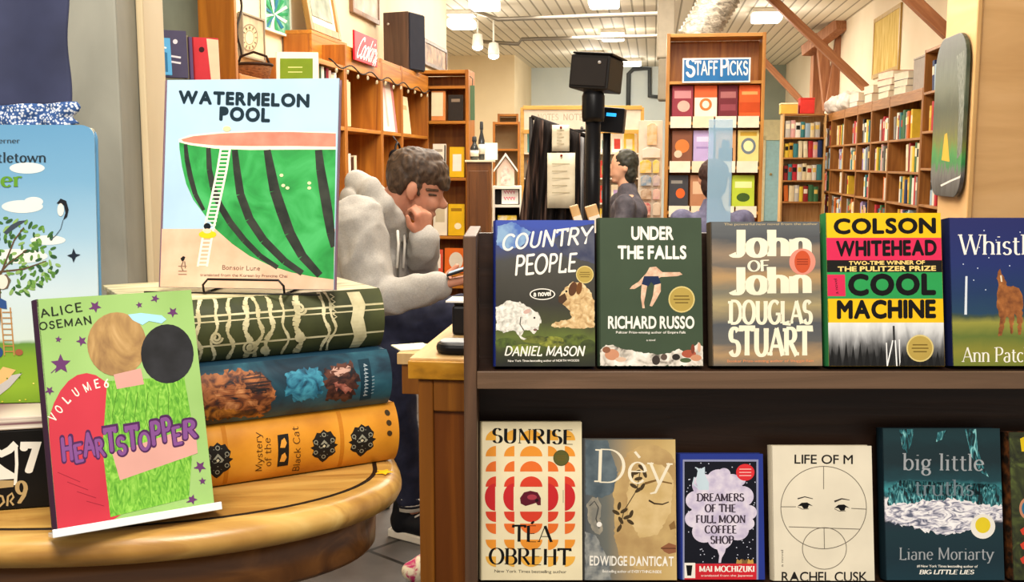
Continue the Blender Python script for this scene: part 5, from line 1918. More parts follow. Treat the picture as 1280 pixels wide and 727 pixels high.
Tr = MB()
Tr.ell(PD(458, 408, D0), (.15, .185, .1), NAVYT)
Tr.cap(PD(467, 412, 3.34), kn, .088, .066, NAVYT)
Tr.cap(kn, an, .064, .052, NAVYT)
Tr.cap(PD(463, 420, 3.55), kf, .085, .066, NAVYT)
Tr.cap(kf, PD(512, 618, 3.36), .066, .05, NAVYT)
trs = fuse(Tr, 'trousers', None, .009, 4, .009, 10)
adopt(trs, man)

Hr = MB()
Hr.ell(PD(520, 214, D0), (.098, .084, .078), HAIRB, Matrix.Rotation(math.radians(18), 3, 'Y'))
Hr.ell(PD(512, 212, D0), (.07, .078, .07), HAIRB)
Hr.ell(PD(536, 206, D0), (.05, .06, .05), HAIRB)
Hr.ell(PD(503, 218, D0), (.052, .079, .07), HAIRB)
Hr.ell(PD(496, 230, D0), (.03, .062, .05), HAIRB)
Hr.ell(PD(540, 216, D0), (.055, .076, .055), HAIRB, hx)
Hr.ell(PD(551, 226, D0), (.03, .064, .03), HAIRB, hx)
Hr.ell(PD(556, 233, D0), (.014, .05, .014), HAIRB, hx)
for q in range(0):
    a = q * 2.39
    rr = .02 + .05 * ((q * 7) % 10) / 10
    Hr.ell(PD(522 + 30 * math.cos(a) * (q / 16 + .3), 203 + 12 * math.sin(a) - 3, D0 + .05 * math.sin(a * 1.7)), (.03, .028, .013), HAIRB)
for sgn in (-1,):
    Hr.cap(PD(521, 226, D0 - .073), PD(524, 244, D0 - .07), .011, .006, HAIRB)
    Hr.cap(PD(508, 226, D0 - .07), PD(500, 240, D0 - .058), .014, .01, HAIRB)
hair = fuse(Hr, 'hair', None, .005, 3, .005, 42, (1, 1, .7))
adopt(hair, man)
ft = MB()
ft.cap(PD(537, 243, D0 - .062), PD(545, 244, D0 - .048), .004, .003, HAIRB)
adopt(ft.build('eyelid'), man)
ft = MB().cap(PD(534, 237, D0 - .066), PD(547, 238, D0 - .046), .005, .004, HAIRB)
adopt(ft.build('eyebrow'), man)
sk = MB().lathe([(.046, 0), (.047, .03), (.05, .045)], C('e3ddd0', .9), PD(513, 635, 3.36), 18)
sk.lathe([(.0475, .012), (.0485, .02)], C('26262c', .9), PD(513, 635, 3.36), 18)
adopt(sk.build('sock'), man)
tz = Matrix.Translation((af.x, af.y, 0)) @ Matrix.Rotation(math.radians(-32), 4, 'Z')
sh = MB()
out = [(-.075, -.03), (-.08, 0), (-.075, .03), (-.02, .036), (.06, .045), (.13, .042), (.17, .02), (.175, -.005), (.16, -.03), (.1, -.042), (.03, -.036), (-.02, -.034)]
sh.prism(out, 'Z', .0015, .028, C('ddd6c8', .6), tz)
so = sh.build('shoe_sole', None, .004)
su = MB()
BLKS = C('15151a', .6)
su.cap(tz @ Vector((-.035, 0, .06)), tz @ Vector((.11, 0, .042)), .042, .032, BLKS)
su.cap(tz @ Vector((.05, 0, .05)), tz @ Vector((.135, 0, .04)), .038, .03, BLKS)
su.cap(tz @ Vector((-.03, 0, .05)), tz @ Vector((-.012, 0, .13)), .044, .046, BLKS)
sho = fuse(su, 'shoe', None, .006, 4)
adopt(sho, man)
adopt(so, sho)
lc = MB()
for q in range(4):
    lc.tube([tz @ Vector((.01 + .025 * q, -.022, .098 - .012 * q)), tz @ Vector((.016 + .025 * q, 0, .103 - .012 * q)), tz @ Vector((.01 + .025 * q, .022, .098 - .012 * q))], .0035, C('cfc8bc', .8), 6)
adopt(lc.build('lace'), sho)

ph = thing('phone', 'dark phone in the seated man\'s hand', 'phone', M=Matrix.Translation(PD(565, 348, 3.15)) @ Matrix.Rotation(math.radians(-18), 4, 'Y'))
MB().box(-.01, .125, -.035, .035, .012, .02, C('24262b', .3)).build('body', ph, .003)
MB().box(-.004, .119, -.031, .031, .0201, .0207, glow('8fa4b4', .35)).build('screen', ph)

st = thing('stool', 'stool with grey-green legs under the seated man', 'stool', loc=(PD(450, 430, 3.54).x, 3.54, 0))
hz = PD(458, 408, 3.45).z - .122
MB().lathe([(.115, hz - .045), (.125, hz - .035), (.125, hz - .01), (.118, hz - .004)], C('5e6a5a', .6), seg=28).build('seat', st)
for a in (60, 180, 290):
    an_ = math.radians(a)
    MB().cap((.08 * math.cos(an_), .08 * math.sin(an_), hz - .04), (.14 * math.cos(an_), .14 * math.sin(an_), .014), .016, .014, C('66705f', .5)).build('leg', st)
MB().tube([(.1115 * math.cos(2 * PI * q / 24), .1115 * math.sin(2 * PI * q / 24), .3) for q in range(24)], .008, C('66705f', .5), 8, True).build('foot_ring', st)


def bystander(label, px, py, d, hair, skin, top, face, hat=None, turn=0.0):
    """seated onlooker far down the shop; px,py top of the head; face: +1 looks right, -1 looks left, 0 back to us"""
    t = PD(px, py, d)
    r = thing('person', label, 'person', loc=(t.x, d, 0))
    z = t.z
    B_ = MB()
    f = face
    B_.ell((0, 0, z - .11), (.085, .075, .11), skin)
    B_.ell((.03 * f, -.03 * (f == 0) * 0, z - .155), (.055, .06, .07), skin)
    if f:
        B_.cap((.085 * f, 0, z - .115), (.105 * f, 0, z - .145), .01, .014, skin)
        B_.ell((.075 * f, 0, z - .18), (.02, .025, .012), skin)
        B_.ell((.05 * f, 0, z - .215), (.03, .035, .02), skin)
        B_.ell((-.01 * f, -.076, z - .13), (.018, .01, .028), skin)
    else:
        for s_ in (-1, 1):
            B_.ell((.082 * s_, 0, z - .13), (.01, .018, .028), skin)
        B_.cap((0, .08, z - .12), (0, .1, z - .145), .01, .013, skin)
    B_.cap((-.015 * f, 0, z - .2), (-.03 * f, 0, z - .3), .052, .058, skin)
    ax = (0, 1) if f else (1, 0)
    B_.ell((-.04 * f, 0, z - .5), (.12 if f else .17, .17 if f else .12, .22), skin)
    B_.ell((-.03 * f, 0, z - .72), (.13 if f else .16, .16 if f else .13, .13), skin)
    for s_ in (-1, 1):
        sx, sy = .19 * s_ * ax[0], .19 * s_ * ax[1]
        fw = Vector((f, 0, 0)) if f else Vector((0, 1, 0))
        e = Vector((sx * 1.15, sy * 1.15, z - .62)) + fw * .03
        w_ = e * 1 + fw * .22 + Vector((-sx * .5, -sy * .5, -.02))
        B_.cap((sx, sy, z - .37), e, .05, .04, skin)
        B_.cap(e, w_, .04, .026, skin)
        hand(B_, w_, fw + Vector((0, 0, -.1)), (0, 0, -1), skin, (20, 25, 20), .95, s_)
        h_ = Vector((sx * .5, sy * .5, z - .78))
        k_ = h_ + fw * .4 + Vector((0, 0, .0))
        B_.cap(h_, k_, .075, .052, skin)
        B_.cap(k_, Vector((k_.x, k_.y, .09)) + fw * .02, .05, .034, skin)
        B_.cap(Vector((k_.x, k_.y, .05)) - fw * .03, Vector((k_.x, k_.y, .04)) + fw * .15, .04, .03, skin)
    fuse(B_, 'body', r, .009, 3)
    T = MB()
    T.ell((-.045 * f, 0, z - .44), (.13 if f else .2, .2 if f else .13, .13), top)
    T.ell((-.04 * f, 0, z - .6), (.14 if f else .19, .19 if f else .14, .22), top)
    T.ell((-.03 * f, 0, z - .74), (.15 if f else .185, .185 if f else .15, .1), top)
    T.cap((-.03 * f, 0, z - .27), (-.035 * f, 0, z - .34), .066, .09, top)
    for s_ in (-1, 1):
        sx, sy = .19 * s_ * ax[0], .19 * s_ * ax[1]
        fw = Vector((f, 0, 0)) if f else Vector((0, 1, 0))
        e = Vector((sx * 1.15, sy * 1.15, z - .62)) + fw * .03
        w_ = e * 1 + fw * .2 + Vector((-sx * .5, -sy * .5, -.02))
        T.cap((sx, sy, z - .38), e, .075, .055, top)
        T.cap(e, w_, .055, .042, top)
    fuse(T, 'jacket', r, .014, 4, .008, 9)
    P_ = MB()
    jn = C('2a2c38', .85)
    P_.ell((-.02 * f, 0, z - .8), (.15 if f else .18, .18 if f else .15, .09), jn)
    for s_ in (-1, 1):
        sx, sy = .19 * s_ * ax[0], .19 * s_ * ax[1]
        h_ = Vector((sx * .5, sy * .5, z - .78))
        k_ = h_ + fw * .4
        P_.cap(h_, k_, .09, .066, jn)
        P_.cap(k_, Vector((k_.x, k_.y, .12)) + fw * .02, .065, .05, jn)
    fuse(P_, 'trousers', r, .014, 4)
    H_ = MB()
    H_.ell((-.02 * f, -.015 if not f else 0, z - .085), (.092, .086, .09), hair)
    H_.ell((-.045 * f, -.03 if not f else 0, z - .15), (.055 if f else .08, .08 if f else .055, .1), hair)
    fuse(H_, 'hair', r, .008, 3, .006, 30)
    if hat:
        K = MB().ell((-.012 * f, 0, z - .06), (.1, .092, .075), hat)
        fuse(K, 'cap', r, .008, 3)
    seat = thing('stool', 'plain dark stool under the ' + label.split(',')[0], 'stool', loc=(t.x, d, 0))
    MB().lathe([(.15, z - .93), (.16, z - .92), (.16, z - .9), (.15, z - .895)], C('3a2c22'), seg=24).build('seat', seat)
    for a in range(4):
        q = math.radians(45 + 90 * a)
        MB().cap((.1 * math.cos(q), .1 * math.sin(q), z - .92), (.15 * math.cos(q), .15 * math.sin(q), .014), .014, .013, C('3a2c22')).build('leg', seat)
    return r


bystander('dark-haired person in a grey jacket, side-on beside the thin black pole', 779, 187, 7.4, mottle('dark_hair', [(.3, '1f1e18'), (.7, '3a3a30')], 40, 4), C('d0a084'), mottle('charcoal_jacket', [(.3, '3c3a42'), (.7, '5d5a62')], 20, 4, rough=.85), -1)
bystander('dark-haired person in purple-grey top, back turned, before the picks bookcase', 892, 199, 6.5, C('3a2a26', .7), C('c99478'), mottle('purple_grey_knit', [(.3, '4b4a60'), (.7, '63627c')], 30, 4, rough=.9), 0)

# ------------------------------------------------------------------ bookcases along the walls
OAKC = wood('orange_oak', '8a4d12', 'c27c26', 'Z', .7, .45)
OAKH = wood('orange_oak_rail', '9a5a16', 'd08c30', 'X', .7, .45)
OAKR = wood('brown_oak', '7a4818', 'ac7434', 'Z', .7, .5)
OAKRH = wood('brown_oak_rail', '8c5a26', 'b88048', 'X', .7, .5)


def R_left(u, t, z=0):     # local x down the shop, y into the left wall
    return Matrix.Translation(room(u, t, z)) @ RM @ Matrix.Rotation(PI / 2, 4, 'Z')


def R_right(u, t, z=0):    # local x towards the window, y into the right wall
    return Matrix.Translation(room(u, t, z)) @ RM @ Matrix.Rotation(-PI / 2, 4, 'Z')


def R_face(u, t, z=0):     # facing the window
    return Matrix.Translation(room(u, t, z)) @ RM


def bookcase(label, M, w, d, h, shelves, mats=None, header=0.0, group=None, name='bookcase', back=None):
    v, hm = mats or (OAKC, OAKH)
    r = thing(name, label, 'bookcase', M=M, group=group)
    MB().box(0, .025, 0, d, 0, h, v).build('side_panel', r, .002)
    MB().box(w - .025, w, 0, d, 0, h, v).build('side_panel', r, .002)
    MB().box(.0255, w - .0255, d - .015, d, .08, h - .03, back or v).build('back_panel', r)
    MB().box(.0255, w - .0255, .002, d - .0155, h - .028, h - .002, hm).build('top_board', r, .002)
    if header:
        MB().box(.0255, w - .0255, .0, .018, h - header, h - .0285, hm).build('header_board', r, .002)
    MB().box(.0255, w - .0255, .03, .045, 0, .079, v).build('plinth', r)
    for z in shelves:
        MB().box(.0255, w - .0255, .002, d - .0155, z - .022, z, hm).build('shelf', r, .002)
    return r


COLS = [('dark red', '8e2a2a'), ('white', 'dcd6c8'), ('cream', 'd8c8a2'), ('navy', '27345e'), ('black', '22201f'), ('orange', 'c8672c'), ('grey', '8e8a84'),
        ('pale pink', 'd6a3a0'), ('mustard', 'c79a34'), ('green', '3f6b46'), ('teal', '3c7a80'), ('brown', '6b4630'), ('pale blue', '9db6c8'), ('crimson', 'b5303a'),
        ('lilac', '9a86b0'), ('yellow', 'd8b83c'), ('white', 'e4dfd4'), ('cream', 'dccfae'), ('pale grey', 'bdb8b0'), ('white', 'd6cfc4')]


def spine_book(label, M, th, dp, h, hexc, band=None, group=None):
    """one shelved book: boards, rounded spine at the front, paper block, title band"""
    m, pg = C(hexc, .5), C('dccfb0', .8)
    mb = MB()
    mb.box(0, .003, .004, dp, 0, h, m).box(th - .003, th, .004, dp, 0, h, m)
    mb.box(.003, th - .003, .008, dp - .006, .004, h - .005, pg)
    pts = [(0, .006)] + [(th * k / 6, .004 - .006 * math.sin(PI * k / 6)) for k in range(7)] + [(th, .006)]
    mb.prism(pts, 'Z', 0, h, m)
    if band:
        z0 = h * .52
        pts = [(th * .12, .0052)] + [(th * (.12 + .76 * k / 4), .0032 - .006 * math.sin(PI * (.12 + .76 * k / 4))) for k in range(5)] + [(th * .88, .0052)]
        mb.prism(pts, 'Z', z0, z0 + h * .28, C(band, .5))
    o = mb.build('book', None, M=M)
    return tag(o, label, 'book', group)


def shelf_row(Mc, x0, x1, z, depth, rnd, where, group, hmax=.27, th=(.03, .055), cols=None, max_n=20, hmin=.19):
    """upright books from x0 to x1 on one shelf of a case"""
    x, i = x0, 0
    used = {}
    while i < max_n:
        t = rnd.uniform(*th)
        if x + t > x1:
            break
        nm, hx_ = rnd.choice(cols or COLS)
        bd = rnd.choice(['e6dcc4', 'd8b860', '1e1c1a', 'b8402c', None, None])
        h = rnd.uniform(hmin, hmax)
        lab = '%s book, %s along %s' % (nm, ORD[i], where)
        lean = 0.0
        if rnd.random() < .1 and x + t + .05 < x1:
            lean = math.radians(rnd.uniform(3, 7))
            x += h * math.sin(lean) + .002
        M = Mc @ Matrix.Translation((x, .02 + rnd.uniform(0, .02), z + .001 + t * 0)) @ Matrix.Rotation(-lean, 4, 'Y')
        # lean to the case's start: pivot on the lower outer corner
        spine_book(lab, M, t, min(.17, depth - .07), h, hx_, bd, group)
        x += t * math.cos(lean) + .0035 + (t * math.sin(lean) * 0)
        i += 1
    return x


# ---- right wall: six bays, corner case, tall end case
rnd = random.Random(21)
UR = 2.43
edges = [15.9, 14.97, 13.99, 13.12, 12.30, 11.40, 10.06]
zs = [1.48, 1.16, .85, .52]
names = ['corner', 'second', 'third', 'fourth', 'fifth', 'sixth']
fills = {0: [(.3, .9), (.35, .9), (.1, .75), (.2, .9)], 1: [(.25, .97), (.45, .95), (.6, .9), (.1, .9)], 2: [(.45, .97), (.35, .97), (.05, .25), (.2, .9)],
         3: [(.15, .85), (.25, .92), (.45, .95), (.2, .85)], 4: [(.3, .97), (.05, .95), (.7, .98), (.25, .9)], 5: [(.05, .9), (.45, .95), (.3, .97), (.3, .85)]}
for i in range(6):
    w = edges[i] - edges[i + 1] - .004
    M = R_right(UR, edges[i])
    nth = '%s bookcase from the far corner' % (['first'] + ORD[1:])[i]
    bookcase('brown oak wall bookcase, the %s from the far corner on the white wall' % ORD[i], M, w, .3, 1.93, zs + [.15], (OAKR, OAKRH), .11, 'bookcases along the white wall')
    for k, z in enumerate(zs):
        f0, f1 = fills[i][k]
        shelf_row(M, .03 + f0 * (w - .06), .03 + f1 * (w - .06), z, .3, rnd, 'the %s shelf of the %s wall bookcase from the corner' % (['top', 'second', 'third', 'fourth'][k], ORD[i]),
                  'books in the white wall bookcases', .285, (.055, .09), max_n=9, hmin=.22)

cw = 1.0
MT = R_right(UR - .0, 10.05)
bookcase('tall brown bookcase at the near end of the wall row, behind the plywood column', MT, cw, .3, 2.26, [1.88, 1.53, 1.2, .87, .5, .15], (OAKR, OAKRH))
for k, (z, a_, b_) in enumerate([(1.88, .12, .55), (1.53, .1, .62), (1.2, .5, .8), (.87, .25, .75)]):
    shelf_row(MT, a_, b_, z, .3, rnd, 'the %s shelf of the tall wall bookcase' % ['top', 'second', 'third', 'fourth'][k], 'books in the tall wall bookcase', .27, (.05, .08), max_n=8)

c0, c1 = PD(975, 200, 15.0), PD(1021, 200, 15.0)
uc0, uc1 = to_room(c0)[0], UR - .03
MCn = R_face(uc0, 15.2)
bookcase('narrow bookcase facing the window in the far corner, five rows of books', MCn, uc1 - uc0, .28, 1.93, [1.60, 1.32, 1.0, .70, .4, .12], (wood('pale_pine', 'b98a50', 'd8b078'), OAKRH))
for k, z in enumerate([1.60, 1.32, 1.0, .70]):
    shelf_row(MCn, .04, uc1 - uc0 - .04, z, .28, rnd, 'the %s shelf of the narrow far corner bookcase' % ['top', 'second', 'third', 'fourth'][k], 'books in the far corner bookcase', .24, (.05, .075), max_n=9)

# ---- things lying on top of the right-hand cases
def flat_stack(items, u, t, z, group, yaw=0.0):
    for (lab, wx, dy, hz_, hexc) in items:
        M = Matrix.Translation(room(u, t, z + .0008)) @ RM @ Matrix.Rotation(PI / 2 + yaw, 4, 'Z')
        m = C(hexc, .5)
        mb = MB().box(-wx / 2, wx / 2, -dy / 2, dy / 2, 0, .004, m).box(-wx / 2, wx / 2, -dy / 2, dy / 2, hz_ - .004, hz_, m)
        mb.box(-wx / 2 + .006, wx / 2 - .006, -dy / 2 + .006, dy / 2 - .004, .004, hz_ - .004, C('e6dcc6', .8))
        mb.prism([(-dy / 2 - .004, hz_ / 2), (-dy / 2 + .003, 0), (-dy / 2 + .003, hz_)], 'X', -wx / 2, wx / 2, m)
        tag(mb.build('book', None, M=M), lab, 'book', group)
        z += hz_ + .001
        yaw += .05
    return z


ZT = 1.932
G_ = 'books lying on the wall bookcases'
flat_stack([('cream book lying flat, lowest of the pile under the yellow hanging', .5, .26, .07, 'b8a888'), ('grey-green book lying flat, second in the pile under the yellow hanging', .46, .25, .06, '6a7064'),
            ('pale pink book lying flat, third in the pile under the yellow hanging', .48, .25, .07, 'c08474'), ('salmon book lying flat, topmost in the pile under the yellow hanging', .44, .24, .08, 'b85a48')], 2.57, 11.8, ZT, G_)
flat_stack([('white book lying flat, lowest of the pile beside the grey box', .42, .26, .07, 'e0dacc'), ('black book lying flat, middle of the pile beside the grey box', .4, .25, .07, '2b2a2a'),
            ('white book lying flat, topmost of the pile beside the grey box', .38, .25, .07, 'e6e0d4')], 2.57, 11.05, ZT, G_, .05)
flat_stack([('orange book lying flat under a cream one, behind the roof brace', .4, .26, .1, 'b0502c'), ('cream book lying flat on an orange one, behind the roof brace', .42, .26, .09, 'e2d8c0')], 2.57, 12.6, ZT, G_)
flat_stack([('lilac book lying flat under white sheets on the wall bookcases', .5, .26, .06, '8a7a9c'), ('white book lying flat, on the lilac one on the wall bookcases', .46, .25, .1, 'ece6da')], 2.57, 13.5, ZT, G_)


def carton(label, M, w, d, h, hexc, hexl=None):
    r = thing('carton', label, 'box', M=M)
    MB().box(0, w, 0, d, 0, h, C(hexc, .65)).build('box_body', r, .006)
    MB().box(-.004, w + .004, -.004, d + .004, h + .0005, h + .02, C(hexl or hexc, .6)).build('lid', r, .004)
    return r


q0, q1 = RT(1000, 132, 15.25), RT(1018, 132, 15.25)
carton('bright red carton on top of the narrow far corner bookcase', R_face(to_room(q0)[0], 15.22, 1.931), to_room(q1)[0] - to_room(q0)[0], .22, .2, 'd23a34')
q0, q1 = RT(976, 132, 15.25), RT(997, 132, 15.25)
carton('yellow carton with cream lid on the narrow far corner bookcase', R_face(to_room(q0)[0], 15.22, 1.931), to_room(q1)[0] - to_room(q0)[0], .22, .13, 'e0b050', 'efe2bc')
carton('grey cardboard carton on the wall bookcases, beside the tall end case', R_right(2.5, 10.75, ZT + .001), .42, .2, .3, 'a49a90', 'b2a89c')


def bundle(label, p, r, mat, seed):
    o = MB().ell((0, 0, 0), (r[0], r[1], r[2]), mat, seg=28, rings=18)
    ob = o.build('paper_bundle', None, M=Matrix.Translation(p) @ RM)
    for v in ob.data.vertices:
        n = Vector(v.co).normalized()
        k = mnoise.noise(Vector(v.co) * 14 + Vector((seed, 0, 0)))
        v.co = v.co * (1 + .35 * k)
        v.co.z = max(v.co.z, -r[2] * .72)
    return tag(ob, label, 'bundle', 'crumpled paper bundles')


WP = mottle('crumpled_paper', [(.3, 'b9b2aa'), (.6, 'e2dcd2')], 12, 4, rough=.8)
bundle('crumpled white paper bundle in the bookcase corner, next to the red carton', room(2.56, 15.3, ZT + .105), (.17, .34, .14), WP, 1)
bundle('crumpled white paper bundle on the wall bookcases, in the middle of the row', room(2.56, 14.4, ZT + .105), (.15, .36, .14), WP, 5)

# ---- yellow hanging on the right wall
h0, h1 = RU(1093, 40, 2.75), RU(1126, 40, 2.75)
tA, tB = to_room(h0)[1], to_room(h1)[1]
M = R_right(2.742, tA, RU(1110, 92, 2.75).z)
hh = RU(1110, 14, 2.75).z - M.translation.z
r = thing('wall_hanging', 'plain yellow wall hanging with a wooden border on the white wall', 'hanging', M=M)
MB().box(.05, tA - tB - .05, .001, .012, .05, hh - .05, mottle('yellow_weave', [(.3, 'c09c44'), (.5, 'd6b862'), (.7, 'e4cc84')], 5, 4, (3, 1, .6), .8)).build('panel', r)
b_ = MB()
for x0, x1, z0, z1 in ((0, .05, 0, hh), (tA - tB - .05, tA - tB, 0, hh), (.05, tA - tB - .05, 0, .05), (.05, tA - tB - .05, hh - .05, hh)):
    b_.box(x0, x1, -.006, .014, z0, z1, wood('yellow_border', 'a8853c', 'c8a658'))
b_.build('border', r)

# ---- painted long board hanging on the column's side
pz0, pz1 = RU(1193, 246, cu - .005).z, RU(1193, 46, cu - .005).z
tb0 = to_room(RU(1212.5, 150, cu))[1]
tb1 = to_room(RU(1174, 150, cu))[1]
bw, bh = tb1 - tb0, pz1 - pz0
M = R_right(cu - .03, tb1, pz0)
r = thing('painted_board', 'long rounded wooden board painted with a green forest and grey road', 'painting', M=M)
def rr(w, h, r0, r1, n=8):
    pts = []
    for (cx, cy, rad, a0) in ((w - r1, r1, r1, -90), (w - r0, h - r0, r0, 0), (r0, h - r0, r0, 90), (r1, r1, r1, 180)):
        for k in range(n + 1):
            a = math.radians(a0 + 90 * k / n)
            pts.append((cx + rad * math.cos(a), cy + rad * math.sin(a)))
    return pts
BP = grad('board_painting', bh, [(0, '3a3a3c'), (.1, '55565a'), (.16, '6a6a6a'), (.2, '2c7a44'), (.26, '3c8a4a'), (.34, '6a7434'), (.42, '585c42'), (.55, '3c4a3a'), (.7, '586252'), (.85, '384234'), (1, '262e26')], .14, 9, stretch=(4, 1, .8), rough=.35)
MB().prism(rr(bw, bh, bw * .28, bw * .22), 'Y', 0, .02, BP).build('board', r, .003)
s = Sheet(r, M, bw, bh)
s.step = .0001
for k in range(1):
    s.line('painted_road_line', [(1176, 232), (1188, 226), (1200, 221), (1211, 219)], 2.2, C('d8d6d0'))
s.poly('painted_tree_print', [(1177, 200), (1181, 168), (1184, 166), (1187, 202)], C('c8a23c'))
s.poly('painted_fall_print', [(1196, 70), (1206, 62), (1208, 130), (1204, 190), (1196, 200), (1199, 130)], mottle('painted_water', [(.4, '4a544c'), (.6, '848a80')], 30, 4, (6, 1, 1)))
s.done()
MB().box(bw * .4, bw * .6, .0205, .0295, bh * .6, bh * .66, C('555555')).build('wall_hook', r)

# ---- staff picks bookcase
SPT = 8.0
p0, p1 = RT(832, 150, SPT), RT(955, 150, SPT)
u0, u1 = to_room(p0)[0], to_room(p1)[0]
topz = RT(890, 41, SPT).z
zrow = [RT(893, y, SPT).z for y in (101, 152, 208, 264)]
PIN = wood('golden_pine', '9c6426', 'cf9648', 'Z', .7)
PINH = wood('golden_pine_rail', 'b57c36', 'dba656', 'X', .7)
MS = R_face(u0, SPT)
SW = u1 - u0
bookcase('tall golden pine bookcase with a blue sign across its top', MS, SW, .3, topz, [zrow[0], zrow[1], zrow[2], zrow[3], .6, .15], (PIN, PINH), back=wood('pine_back', '96561a', 'c68230', 'Z', .7))
SCALE = SPT * 1.0 / FPX
sx0, sx1 = to_room(RT(853, 83, SPT))[0] - u0, to_room(RT(938, 83, SPT))[0] - u0
sz0, sz1 = RT(895, 99, SPT).z, RT(895, 68, SPT).z
Msg = MS @ Matrix.Translation((sx0, -.022, zrow[0] - .015))
r = thing('sign', 'blue hand-lettered sign with a white border on the golden pine bookcase', 'sign', M=Msg)
sw, sh_ = sx1 - sx0, sz1 - sz0
MB().box(0, sw, 0, .014, 0, sh_, C('eef0ee', .4)).build('sign_board', r, .002)
s = Sheet(r, Msg, sw, sh_)
s.step = .0003
s.poly_ab('sign_face', [(.012, .012), (sw - .012, .012), (sw - .012, sh_ - .012), (.012, sh_ - .012)], C('2b72b4', .4))
kw = dict(font='pen', thick=.17, thin=.16, serif=0, track=.07)
s.text('lettering', 'S', (857, 95), (869, 95), 22, C('f4f4f0'), **kw)
s.text('lettering', 'TAFF', (869, 93), (897, 93), 16, C('f4f4f0'), **kw)
s.text('lettering', 'P', (900, 94), (910, 94), 22, C('f4f4f0'), **kw)
s.text('lettering', 'ICKS', (909, 93), (935, 93), 16, C('f4f4f0'), **kw)
s.done()


def face_book(label, root_M, x, z, w, h, hexc, art=(), group=None, t=.025, lean=8):
    """face-out book on a case shelf; art: (kind, colour, a, b, ra, rb) in fractions of the cover"""
    L = math.radians(lean)
    M = root_M @ Matrix.Translation((x, .02, z + t * math.sin(L) + .001)) @ Matrix.Rotation(-L, 4, 'X')
    r = make_book('book', label, M, w, h, t, C(hexc, .45), group=group)
    s = Sheet(r, M, w, h)
    s.step = .0003
    for kind, hx_, a, b, ra, rb in art:
        if kind == 'e':
            s.poly_ab('cover_print', [(w * a + ra * w * math.cos(q * PI / 9), h * b + rb * h * math.sin(q * PI / 9)) for q in range(18)], C(hx_))
        else:
            s.poly_ab('cover_print', [(w * (a - ra), h * (b - rb)), (w * (a + ra), h * (b - rb)), (w * (a + ra), h * (b + rb)), (w * (a - ra), h * (b + rb))], C(hx_))
    s.done()
    return r


spx = lambda px: to_room(RT(px, 150, SPT))[0] - u0
G_ = 'face-out picks in the golden pine bookcase'
top3 = ['top', 'middle', 'lower']
picks = [
    (0, 840, 866, 'maroon and pink book, first on the top row of the golden pine bookcase', '8e3040', [('r', 'c98a90', .5, .72, .4, .12), ('e', 'd8b0a4', .55, .35, .3, .18)]),
    (0, 868, 896, 'orange and white book with a ringed disc, top row of the golden pine bookcase', 'd9602e', [('r', 'efe6d8', .5, .32, .5, .3), ('e', 'c87a3c', .5, .4, .28, .2), ('e', 'f2e8d8', .5, .4, .16, .12)]),
    (0, 898, 922, 'dark maroon book, third on the top row of the golden pine bookcase', '6e2430', [('r', 'a86a6c', .5, .7, .4, .1), ('r', '8e4450', .5, .3, .4, .1)]),
    (0, 924, 950, 'bright orange book, last on the top row of the golden pine bookcase', 'dd5c24', [('r', 'f0a060', .5, .75, .38, .05), ('r', 'c04a1c', .5, .3, .5, .16)]),
    (1, 841, 866, 'brown and orange pictured book, first on the middle row of the golden pine bookcase', '7c4a34', [('e', 'cf7a3c', .5, .5, .36, .22), ('e', 'd8c0a8', .3, .25, .2, .12)]),
    (1, 868, 893, 'lavender book, second on the middle row of the golden pine bookcase', 'b6a4d6', [('r', 'd8ccec', .5, .72, .36, .08), ('r', '9a86c0', .5, .45, .36, .03)]),
    (1, 896, 921, 'book with a dark figure on tan, third on the middle row of the pine bookcase', 'c39464', [('r', '23262e', .5, .22, .36, .22), ('e', '2a2c34', .5, .52, .22, .22), ('e', 'd8b090', .5, .78, .12, .1)]),
    (1, 924, 950, 'yellow and white patterned book, last on the middle row of the pine bookcase', 'e2cf86', [('e', '6a7a86', .5, .5, .36, .26), ('e', 'f0e4b0', .5, .5, .24, .17), ('r', 'c8a43c', .5, .88, .4, .06)]),
    (2, 838, 862, 'dark book with an orange dot, first on the lower row of the pine bookcase', '3a3a40', [('e', 'df642a', .6, .42, .24, .16), ('r', '8a8680', .4, .78, .3, .05)]),
    (2, 865, 886, 'tan book, second on the lower row of the golden pine bookcase', 'b07a58', [('r', 'd9b090', .5, .6, .36, .2)]),
    (2, 893, 914, 'pale cream book, third on the lower row of the golden pine bookcase', 'ddd0b4', [('r', '8a6a50', .5, .6, .3, .05)]),
    (2, 918, 946, 'lime green book, last on the lower row of the golden pine bookcase', 'b4c83a', [('e', '3f5a24', .5, .3, .3, .14), ('r', 'e6e6a0', .5, .7, .38, .1)])]
for row, x0, x1, lab, hx_, art in picks:
    xa, xb = spx(x0), spx(x1)
    face_book(lab, MS, xa, zrow[row + 1] + .03, xb - xa, .238, hx_, art, G_)
for row in range(3):
    for k in range(4):
        xa = .03 + k * (SW - .06) / 4
        lab = 'white review card, %s under the %s row of the golden pine bookcase' % (ORD[k], top3[row])
        M = MS @ Matrix.Translation((xa + .006, -.0035, zrow[row + 1] - .045))
        o = MB().box(0, (SW - .06) / 4 - .012, 0, .0025, 0, .085, C(['ece4d0', 'e8dcc0', 'f0ead8', 'e9e0cc'][k], .7)).build('review_card', None, M=M)
        tag(o, lab, 'card', 'review cards on the golden pine bookcase')

